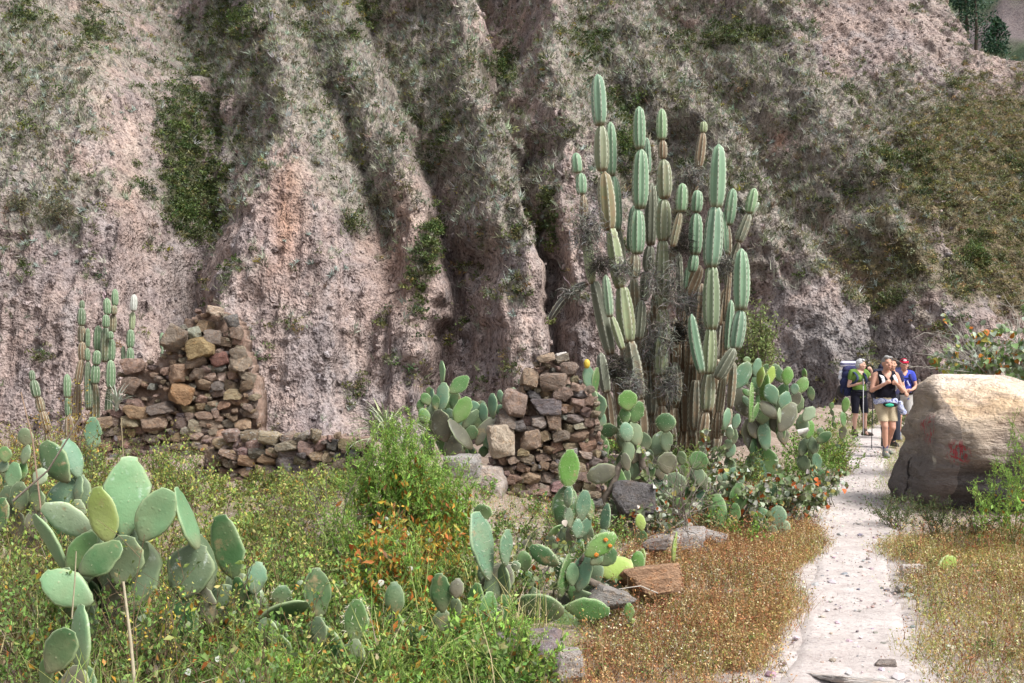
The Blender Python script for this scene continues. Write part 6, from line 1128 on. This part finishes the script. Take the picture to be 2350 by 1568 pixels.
def remesh(name, prims, vox, mat, smooth_it=2, cut=None, disp=0, seed=0):
    g = Geo()
    for V, T, Q in prims: g.add(V, T, Q)
    me = g.mesh(name + '_raw', None); o = bpy.data.objects.new(name + '_tmp', me); COL.objects.link(o)
    md = o.modifiers.new('r', 'REMESH'); md.mode = 'VOXEL'; md.voxel_size = vox
    if smooth_it: sm = o.modifiers.new('s', 'SMOOTH'); sm.iterations = smooth_it; sm.factor = .5
    dg = bpy.context.evaluated_depsgraph_get(); m2 = bpy.data.meshes.new_from_object(o.evaluated_get(dg)); bpy.data.objects.remove(o); bpy.data.meshes.remove(me); m2.name = name
    if cut is not None:
        b = bmesh.new(); b.from_mesh(m2); bmesh.ops.delete(b, geom=[v for v in b.verts if cut(v.co)], context='VERTS'); b.to_mesh(m2); b.free()
    V = np.empty(len(m2.vertices) * 3, np.float32); m2.vertices.foreach_get('co', V); V = V.reshape(-1, 3)
    if disp: V = V + (fbm(V * 11 + seed, 3, 4) * disp)[:, None] * nrm(V - V.mean(0)); m2.vertices.foreach_set('co', V.astype(np.float32).ravel())
    m2.materials.clear(); m2.materials.append(mat); m2.polygons.foreach_set('use_smooth', np.ones(len(m2.polygons), bool)); m2.update(); return m2
def hand(wr, dirv, side, curl=.8, s=1.0):
    """palm, four curled fingers and a thumb; dirv = the way the hand points, side = +1/-1 thumb side along x"""
    e = nrm(np.array(dirv, float)); u = nrm(np.cross(e, np.array([0, 1., 0]))) * side; n = np.cross(u, e) * side; wr = np.array(wr, float); R = []
    pc = wr + e * .045 * s; R.append(rcone(wr, pc + e * .012 * s, .024 * s, .030 * s)); R.append(ell(pc, (.034 * s, .022 * s, .036 * s)))
    for k, (o, l) in enumerate(zip((-.027, -.009, .009, .026), (.030, .036, .034, .027))):
        b = pc + e * .035 * s + u * o * s; m = b + (e * math.cos(curl) + n * math.sin(curl)) * l * s; t = m + (e * math.cos(curl * 2.1) + n * math.sin(curl * 2.1)) * l * .85 * s
        R += [rcone(b, m, .0098 * s, .009 * s, 8), rcone(m, t, .009 * s, .0075 * s, 8)]
    b = pc - u * .026 * s; m = b - u * .022 * s + e * .022 * s + n * .008 * s; R += [rcone(b, m, .0115 * s, .010 * s, 8), rcone(m, m + (e * .8 + n * .6 + u * .3) * .028 * s, .010 * s, .008 * s, 8)]
    return R
def boot(t, ank, toe, col, sole, sock, name=True):
    a = np.array(ank, float); f = nrm(np.array([toe[0], toe[1], 0.])); g = a.copy(); g[2] = 0
    base = a[2] - .10; h = np.array([0, 0, base])
    P = [rcone(a + [0, 0, .03], a - [0, 0, .035], .050, .054), rcone(g + h - f * .035 + [0, 0, .05], g + h + f * .10 + [0, 0, .042], .047, .044), rcone(g + h + f * .09 + [0, 0, .042], g + h + f * .155 + [0, 0, .036], .046, .034)]
    b = obj('boot', remesh('boot', P, .009, M_CLOTH, 1), t, color=col)
    S = [rcone(g + h - f * .045 + [0, 0, .018], g + h + f * .10 + [0, 0, .018], .046, .050), rcone(g + h + f * .09 + [0, 0, .018], g + h + f * .165 + [0, 0, .018], .050, .036)]
    S = [(np.stack([V[:, 0], V[:, 1], (V[:, 2] - base - .018) * .36 + base + .018], 1), T, Q) for V, T, Q in S]; obj('sole', remesh('sole', S, .009, M_CLOTH, 0), b, color=sole)
    obj('sock', remesh('sock', [rcone(a + [0, 0, .0], a + [0, 0, .10], .043, .045)], .008, M_CLOTH, 1, disp=.006), t, color=sock)
def person(label, loc, yaw, J, skin, hair_c, parts):
    """J: joint positions (facing -Y). Returns the Empty."""
    t = thing('person', label, 'person', loc); t.rotation_euler = (0, 0, yaw); hy = J.get('head_yaw', 0)
    hc = np.array(J['head'])
    def hp(c, r): # head pieces turned with the head
        m = np.array(Matrix.Rotation(hy, 3, 'Z')); V, T = ico(3); return ((V * np.array(r) + np.array(c)) @ m.T + hc, T, [])
    B = [hp((0, 0, .01), (.074, .092, .105)), hp((0, -.028, -.055), (.056, .064, .062)), hp((0, -.045, -.090), (.034, .038, .026)), hp((0, -.098, -.022), (.013, .020, .024)), hp((0, -.09, .002), (.009, .014, .03)), hp((.077, .005, -.01), (.010, .018, .030)), hp((-.077, .005, -.01), (.010, .018, .030)), hp((0, -.078, .028), (.052, .014, .010)), hp((.038, -.07, -.03), (.024, .02, .022)), hp((-.038, -.07, -.03), (.024, .02, .022)), hp((0, -.088, -.065), (.026, .010, .008))]
    nb = J['neck']; B += [rcone(nb, hc + [0, .012, -.06], .060, .051)]
    TOR = [ell((0, .02, 1.27), (.168, .112, .20)), ell((0, .012, 1.06), (.150, .108, .17)), ell((0, .03, .93), (.170, .122, .13)), rcone((-.155, .035, 1.40), (.155, .035, 1.40), .058, .058), rcone((0, .03, 1.40), (-.14, .035, 1.415), .075, .05), rcone((0, .03, 1.40), (.14, .035, 1.415), .075, .05), ell((-.072, -.062, 1.26), (.072, .062, .07)), ell((.072, -.062, 1.26), (.072, .062, .07))]
    B += TOR
    for sd in ('l', 'r'):
        s, e, w = J['sh' + sd], J['el' + sd], J['wr' + sd]; B += [rcone(s, e, .052, .040), rcone(e, w, .040, .026), ell(np.array(e) * .65 + np.array(w) * .35, (.036, .036, .036))]
        B += hand(w, J['hd' + sd], J.get('hs' + sd, 1), J.get('curl', .9))
        h, k, a = J['hip' + sd], J['kn' + sd], J['an' + sd]; B += [rcone(h, k, .088, .056), rcone(k, a, .052, .036), ell(np.array(k) * .66 + np.array(a) * .34 + [0, .022, 0], (.05, .052, .10)), ell(np.array(k) + [0, -.018, 0], (.045, .04, .055)), rcone(np.array(a), np.array(a) + [0, -.09, -.06], .034, .026)]
    obj('body', remesh('body', B, J.get('vox', .0105), M_SKIN, 2), t, color=skin)
    m = np.array(Matrix.Rotation(hy, 3, 'Z'))
    for sx in (-1, 1):
        V, T = ico(2); e = obj('eye', mesh_np('eye', (V * np.array([.013, .007, .0065]) + np.array([sx * .030, -.083, .006])) @ m.T + hc, [T], (M_SKIN,)), t, color=(.03, .025, .02))
    V, T = ico(2); obj('mouth', mesh_np('mouth', (V * np.array([.022, .006, .0055]) + np.array([0, -.0965, -.066])) @ m.T + hc, [T], (M_SKIN,)), t, color=(.33, .10, .08))
    HR = [hp((0, .016, .040), (.083, .096, .088)), hp((0, .045, -.005), (.079, .070, .085)), hp((.028, -.052, .095), (.05, .03, .026)), hp((-.03, -.05, .098), (.048, .03, .026))]
    mi = m.T
    def hcut(co):
        q = (np.array(co) - hc) @ m; return q[1] < -.052 and q[2] < .068 + .008 * math.sin(q[0] * 90) or (q[1] < -.012 and q[2] < .005)
    obj('hair', remesh('hair', HR, .009, M_HAIR, 1, hcut, .010, 3), t, color=hair_c)
    parts(t, J, TOR, hp, m, hc); return t
def inflate(pr, k): return [((V - V.mean(0)) * k + V.mean(0), T, Q) for V, T, Q in pr]
def top(t, TOR, col, neck, sleeves=None, J=None, low=.86, vest=False):
    P = inflate(TOR, 1.09)
    if sleeves:
        for sd in ('l', 'r'): s, e = np.array(J['sh' + sd]), np.array(J['el' + sd]); P.append(rcone(s, s * (1 - sleeves) + e * sleeves, .068, .064))
    def cut(co):
        x, y, z = co
        if z < low: return True
        if z > neck + (abs(x) ** 1.3) * 3.6 and y < .04: return True
        if z > 1.43 and abs(x) < .075: return True
        if vest and abs(x) > .150 and z > 1.2: return True
        return False
    return obj('shirt', remesh('shirt', P, .013, M_CLOTH, 2, cut, .006, 9), t, color=col)
def shorts(t, J, col, hem, name='shorts', r=(.098, .080)):
    P = [ell((0, .03, .93), (.188, .138, .13)), ell((0, .02, 1.0), (.165, .125, .08))]
    for sd in ('l', 'r'):
        h, k = np.array(J['hip' + sd]), np.array(J['kn' + sd]); f = (h[2] - hem) / max(h[2] - k[2], .01); e = h + (k - h) * f; e[0] += .012 * np.sign(h[0]); P.append(rcone(h, e, r[0], r[1]))
    return obj(name, remesh(name, P, .014, M_CLOTH, 2, lambda co: co[2] < hem or co[2] > 1.03, .007, 4), t, color=col)
def strap(t, pts, w, col, name='strap', thick=.006):
    PL = np.array(pts, float); kk = np.linspace(0, len(PL) - 1, 14); PL = np.stack([np.interp(kk, np.arange(len(PL)), PL[:, a]) for a in range(3)], 1); T = nrm(np.gradient(PL, axis=0)); S = nrm(np.cross(T, np.array([0, 1., .2]))); N = nrm(np.cross(S, T)); V = np.concatenate([PL + S * w / 2 + N * thick, PL - S * w / 2 + N * thick, PL - S * w / 2 - N * thick, PL + S * w / 2 - N * thick]); n = 14; Q = []
    for k in range(n - 1):
        for a in range(4): b = (a + 1) % 4; Q.append([a * n + k, a * n + k + 1, b * n + k + 1, b * n + k])
    Q += [[0, n, 2 * n, 3 * n], [n - 1, 4 * n - 1, 3 * n - 1, 2 * n - 1]]; return obj(name, mesh_np(name, V, [np.array(Q)], (M_CLOTH,), True), t, color=col)
def pack(label, host, c, size, col, lid, straps, extra=None):
    t = thing('backpack', label, 'backpack', host.location + Matrix.Rotation(host.rotation_euler.z, 3, 'Z') @ Vector(c)); t.rotation_euler = host.rotation_euler; sx, sy, sz = size
    P = [rcone((-sx * .55, 0, -sz * .62), (sx * .55, 0, -sz * .62), sy * .95, sy * .95), rcone((-sx * .5, 0, 0), (sx * .5, 0, 0), sy, sy), rcone((-sx * .45, 0, sz * .6), (sx * .45, 0, sz * .6), sy * .9, sy * .9), ell((0, 0, 0), (sx, sy * 1.1, sz))]
    obj('sack', remesh('sack', P, .016, M_CLOTH, 3, None, .012, 6), t, color=col); obj('lid', remesh('lid', [rcone((-sx * .5, 0, sz * .98), (sx * .5, 0, sz * .98), sy * .7, sy * .7), ell((0, 0, sz * .95), (sx * .9, sy * .95, sz * .16))], .014, M_CLOTH, 2, None, .008, 7), t, color=lid)
    for s in (-1, 1): obj('side_pocket', remesh('side_pocket', [ell((s * sx * .95, 0, -sz * .4), (.05, sy * .7, sz * .3))], .013, M_CLOTH, 1), t, color=tuple(np.array(col) * .7))
    for s, cc, w in straps:
        strap(t, [(s * .09, -sy - .02, sz * .7), (s * .105, -.17 - (c[1] - .2), sz * .72 + .06), (s * .105, -.325 - (c[1] - .2), sz * .62), (s * .105, -.375 - (c[1] - .2), sz * .30), (s * .15, -.31 - (c[1] - .2), -sz * .05), (s * .19, -.08 - (c[1] - .2), -sz * .25), (s * .13, -sy * .6, -sz * .35)], w, cc)
    if extra: extra(t)
    return t
def pole(label, a, b, col, grip):
    a, b = np.array(a, float), np.array(b, float); t = thing('trekking_pole', label, 'trekking pole', b); g = Geo(); e = nrm(b - a); m = a + (b - a) * .45; tubes(g, np.stack([a, m, b])[None] - b, .0105, .0065, (1, 1, 1), 8); obj('shaft', g.mesh('shaft', M_METAL), t, color=col); obj('grip', remesh('grip', [rcone(a - b - e * .03, a - b + e * .10, .018, .015)], .008, M_CLOTH, 1), t, color=grip); obj('basket', remesh('basket', [ell(b - b - e * .06, (.022, .022, .006))], .006, M_CLOTH, 0), t, color=(.02, .02, .02))
SK = (.50, .27, .19)
def WP(px, d, py=None): # standing point on the path
    x = (px - 1175) * d / F; return Vector((x, d, Gp(x, d) + .008))
# front hiker: black vest, beige shorts
J1 = dict(head=(0, -.03, 1.60), neck=(0, .02, 1.42), head_yaw=.10, shl=(-.175, .035, 1.395), ell=(-.255, -.02, 1.14), wrl=(-.10, -.215, 1.255), hdl=(.55, -.15, .45), hsl=1, shr=(.175, .035, 1.395), elr=(.265, -.02, 1.13), wrr=(.115, -.215, 1.235), hdr=(-.55, -.15, .45), hsr=-1, curl=1.0,
          hipl=(-.088, .03, .90), knl=(-.055, -.085, .53), anl=(-.035, -.06, .11), hipr=(.088, .03, .90), knr=(.085, -.05, .51), anr=(.12, .32, .13))
def p1(t, J, TOR, hp, m, hc):
    top(t, TOR, (.012, .011, .018), 1.33, None, J, .90, True); shorts(t, J, (.46, .38, .26), .62)
    boot(t, J['anl'], (-.1, -1), (.20, .20, .19), (.05, .05, .05), (.09, .08, .14)); boot(t, J['anr'], (.2, -1), (.22, .22, .20), (.05, .05, .05), (.06, .06, .07))
    strap(t, [(-.14, -.125, 1.335), (0, -.155, 1.315), (.14, -.125, 1.30)], .022, (.02, .02, .02), 'chest_strap')
pA = person('hiker in front with short grey hair, black vest and beige shorts', WP(2034, 16.9), 0, J1, SK, (.30, .29, .28), p1)
pack('backpack with white shoulder straps worn by the front hiker', pA, (0, .24, 1.20), (.15, .10, .24), (.05, .05, .07), (.04, .04, .06), [(-1, (.72, .72, .74), .055), (1, (.72, .72, .74), .055)])
def waist_pouch(host):
    t = thing('waist_pouch', 'green and black belt pouch on a blue patterned waist cloth of the front hiker', 'pouch', host.location + Vector((0, 0, .93)))
    V = []; n = 40; a = np.arange(n) * 2 * math.pi / n; R = np.stack([np.cos(a) * .200, np.sin(a) * .150 + .028], 1); rows = [(.97, .01), (1.0, .045), (1.0, -.045), (.97, -.02)]
    g = Geo(); Vv = np.concatenate([np.stack([R[:, 0] * s, R[:, 1] * s, np.full(n, z) + .012 * np.sin(a * 5)], 1) for s, z in ((.985, .07), (1.02, .05), (1.03, .0), (.99, -.02))]); i = np.arange(4 * n).reshape(4, n); j = np.roll(i, -1, 1); obj('waist_cloth', mesh_np('waist_cloth', Vv, [np.stack([i[:-1], j[:-1], j[1:], i[1:]], -1).reshape(-1, 4)], (M_CHECK,), True), t)
    obj('pouch', remesh('pouch', [rcone((-.075, -.145, -.02), (.09, -.145, -.03), .036, .036), ell((.0, -.15, -.03), (.11, .035, .045))], .009, M_CLOTH, 2), t, color=(.015, .015, .02)); obj('pouch_front', remesh('pouch_front', [ell((-.01, -.178, -.035), (.075, .018, .03))], .007, M_CLOTH, 1), t, color=(.06, .42, .26)); obj('knotted_cloth', remesh('knotted_cloth', [ell((.205, -.09, 0), (.045, .04, .04)), rcone((.21, -.09, -.02), (.25, -.09, -.16), .04, .06)], .012, M_CHECK, 1, None, .02, 2), t)
mc = NT('blue_check', .9, .1); ck = mc.noise(mc.objc(), 26, 3, .6); mc.color(mc.ramp(ck, [(.42, (.10, .12, .30)), (.5, (.62, .64, .72)), (.6, (.25, .28, .5))])); M_CHECK = mc.m
waist_pouch(pA)
# second hiker: green shirt, black shorts, looking aside
J2 = dict(head=(.01, -.02, 1.555), neck=(0, .02, 1.40), head_yaw=.95, shl=(-.175, .035, 1.385), ell=(-.245, .04, 1.10), wrl=(-.13, -.17, 1.15), hdl=(.5, -.5, .2), hsl=1, shr=(.175, .035, 1.385), elr=(.215, -.16, 1.20), wrr=(.14, -.22, 1.42), hdr=(-.35, .05, .6), hsr=-1,
          hipl=(-.088, .03, .90), knl=(-.11, -.01, .49), anl=(-.12, .03, .11), hipr=(.088, .03, .90), knr=(.125, .0, .49), anr=(.15, .03, .11))
def p2(t, J, TOR, hp, m, hc):
    top(t, TOR, (.12, .205, .045), 1.33, .42, J, .84); shorts(t, J, (.012, .012, .02), .50, 'shorts', (.10, .074))
    boot(t, J['anl'], (-.25, -1), (.12, .09, .075), (.05, .045, .04), (.03, .025, .025)); boot(t, J['anr'], (.55, -1), (.12, .09, .075), (.05, .045, .04), (.03, .025, .025)); strap(t, [(-.17, -.06, .985), (0, -.125, .965), (.17, -.06, .985)], .03, (.015, .015, .02), 'hip_belt')
pB = person('hiker in a green shirt and black shorts looking sideways, with grey hair', WP(1973, 21.6), .28, J2, (.55, .33, .25), (.52, .52, .52), p2)
def ex2(t):
    obj('rolled_mat', remesh('rolled_mat', [rcone((-.15, .03, .40), (.15, .03, .40), .075, .075)], .013, M_STRIPE, 1), t); obj('white_bundle', remesh('white_bundle', [ell((-.13, .07, .20), (.10, .09, .10)), ell((-.15, .08, .1), (.09, .07, .08))], .013, M_CLOTH, 1, None, .02, 8), t, color=(.72, .72, .76)); obj('outer_pocket', remesh('outer_pocket', [ell((-.12, .13, -.20), (.11, .10, .15))], .014, M_CLOTH, 1), t, color=(.06, .055, .05))
ms = NT('mat_stripes', .85, .1); sx = ms.n('SeparateXYZ', Vector=ms.objc()).outputs['Z']; ms.color(ms.ramp(ms.math('FRACT', ms.math('MULTIPLY', sx, 13.)), [(.0, (.05, .05, .12)), (.45, (.05, .05, .12)), (.5, (.6, .58, .68)), (.95, (.6, .58, .68))])); M_STRIPE = ms.m
pack('big dark blue backpack with a striped rolled mat on the hiker in green', pB, (-.06, .26, 1.17), (.18, .14, .28), (.03, .035, .09), (.04, .04, .10), [(-1, (.04, .05, .10), .055), (1, (.04, .05, .10), .055)], ex2)
def at(host, p): return np.array(host.location + Matrix.Rotation(host.rotation_euler.z, 3, 'Z') @ Vector(p))
h1 = at(pB, (-.09, -.25, 1.17)); pole('white trekking pole held by the hiker in green', h1 + [0, 0, .04], [h1[0] - .005, h1[1] - .03, .02], (.6, .6, .62), (.25, .25, .26)); h2 = at(pB, (-.29, .18, 1.0)); pole('dark folded trekking pole hanging from the big blue backpack', h2, h2 + [.0, .0, -.52], (.02, .02, .02), (.03, .03, .03))
# third hiker: blue shirt, red cap
J3 = dict(head=(0, -.03, 1.575), neck=(0, .02, 1.41), head_yaw=-.12, shl=(-.175, .035, 1.385), ell=(-.235, .0, 1.12), wrl=(-.06, -.20, 1.045), hdl=(.6, -.1, .0), hsl=1, shr=(.175, .035, 1.385), elr=(.25, .0, 1.12), wrr=(.10, -.20, 1.06), hdr=(-.55, -.15, -.05), hsr=-1, hipl=(-.088, .03, .90), knl=(-.10, -.04, .50), anl=(-.10, .0, .11), hipr=(.088, .03, .90), knr=(.10, -.02, .50), anr=(.12, .1, .11))
def p3(t, J, TOR, hp, m, hc):
    top(t, TOR, (.055, .075, .42), 1.35, .42, J, .86); shorts(t, J, (.40, .38, .36), .55); boot(t, J['anl'], (-.15, -1), (.25, .26, .30), (.08, .08, .09), (.30, .32, .38)); boot(t, J['anr'], (.15, -1), (.25, .26, .30), (.08, .08, .09), (.30, .32, .38))
    strap(t, [(-.13, -.13, 1.315), (0, -.155, 1.30), (.13, -.13, 1.315)], .02, (.02, .02, .04), 'chest_strap'); strap(t, [(-.17, -.06, .985), (0, -.14, .975), (.17, -.06, .985)], .045, (.02, .02, .02), 'hip_belt')
    strap(t, [(-.045, -.155, 1.25), (-.06, -.158, 1.19), (-.075, -.155, 1.14)], .03, (.5, .5, .75), 'shirt_print', .008); strap(t, [(.02, -.155, 1.25), (.045, -.158, 1.19), (.07, -.155, 1.14)], .03, (.5, .5, .75), 'shirt_print', .008)
    CP = [hp((0, .008, .060), (.090, .104, .078))]; cap = obj('cap', remesh('cap', CP, .009, M_CLOTH, 1, lambda co: co[2] < hc[2] + .052), t, color=(.62, .02, .07)); V, T = ico(3); V = V * np.array([.078, .075, .010]) + np.array([0, -.105, .050]); V[:, 2] -= (V[:, 0] / .078) ** 2 * .016; obj('visor', mesh_np('visor', V @ m.T + hc, [T], (M_CLOTH,)), cap, color=(.60, .02, .07))
    V, T = ico(3); V = V * np.array([.036, .010, .022]) + np.array([0, -.088, .092]); obj('cap_badge', mesh_np('cap_badge', V @ m.T + hc, [T], (M_CLOTH,)), cap, color=(.78, .62, .66))
pC = person('hiker in a blue shirt and red cap half hidden by the boulder', WP(2074, 20.8), -.08, J3, (.52, .28, .20), (.06, .035, .025), p3)
pack('dark blue backpack of the hiker with the red cap', pC, (0, .24, 1.18), (.17, .12, .26), (.03, .03, .09), (.03, .03, .08), [(-1, (.03, .03, .12), .05), (1, (.03, .03, .12), .05)])
h3 = at(pC, (-.19, -.20, .98)); pole('dark trekking pole in front of the hiker with the red cap', h3, [h3[0] - .0, h3[1] - .05, .02], (.04, .05, .05), (.3, .02, .03))
# fourth hiker almost hidden behind the first
J4 = dict(vox=.014, head=(.02, -.02, 1.56), neck=(0, .02, 1.40), head_yaw=-.25, shl=(-.175, .035, 1.385), ell=(-.30, .0, 1.14), wrl=(-.40, -.18, 1.03), hdl=(-.2, -.6, -.1), hsl=1, shr=(.175, .035, 1.385), elr=(.24, .02, 1.12), wrr=(.22, -.2, 1.0), hdr=(-.1, -.6, .0), hsr=-1, hipl=(-.088, .03, .90), knl=(-.11, -.04, .50), anl=(-.13, .0, .11), hipr=(.088, .03, .90), knr=(.09, .0, .50), anr=(.09, .12, .11))
def p4(t, J, TOR, hp, m, hc):
    top(t, TOR, (.04, .04, .09), 1.36, .45, J, .86); shorts(t, J, (.035, .037, .05), .14, 'trousers', (.10, .07)); boot(t, J['anl'], (-.15, -1), (.10, .09, .085), (.04, .04, .04), (.4, .4, .42)); boot(t, J['anr'], (.15, -1), (.10, .09, .085), (.04, .04, .04), (.4, .4, .42))
pD = person('hiker in dark trousers almost hidden behind the front hiker', WP(2044, 18.7), 0, J4, (.52, .29, .2), (.07, .045, .03), p4)
pack('dark backpack of the hidden hiker rising behind the front hiker', pD, (.03, .26, 1.24), (.17, .12, .26), (.03, .03, .06), (.03, .03, .06), [])
h4 = at(pD, (-.42, -.25, 1.03)); pole('black trekking pole planted on the path by the hidden hiker', h4 + [0, 0, .04], [h4[0] - .06, h4[1] - .08, .02], (.02, .02, .022), (.03, .03, .05))
print('objects', len(bpy.data.objects), 'tris', sum(sum(len(p.vertices) - 2 for p in m.polygons) for m in bpy.data.meshes if len(m.polygons) < 3000) + sum(len(m.polygons) * 2 for m in bpy.data.meshes if len(m.polygons) >= 3000))
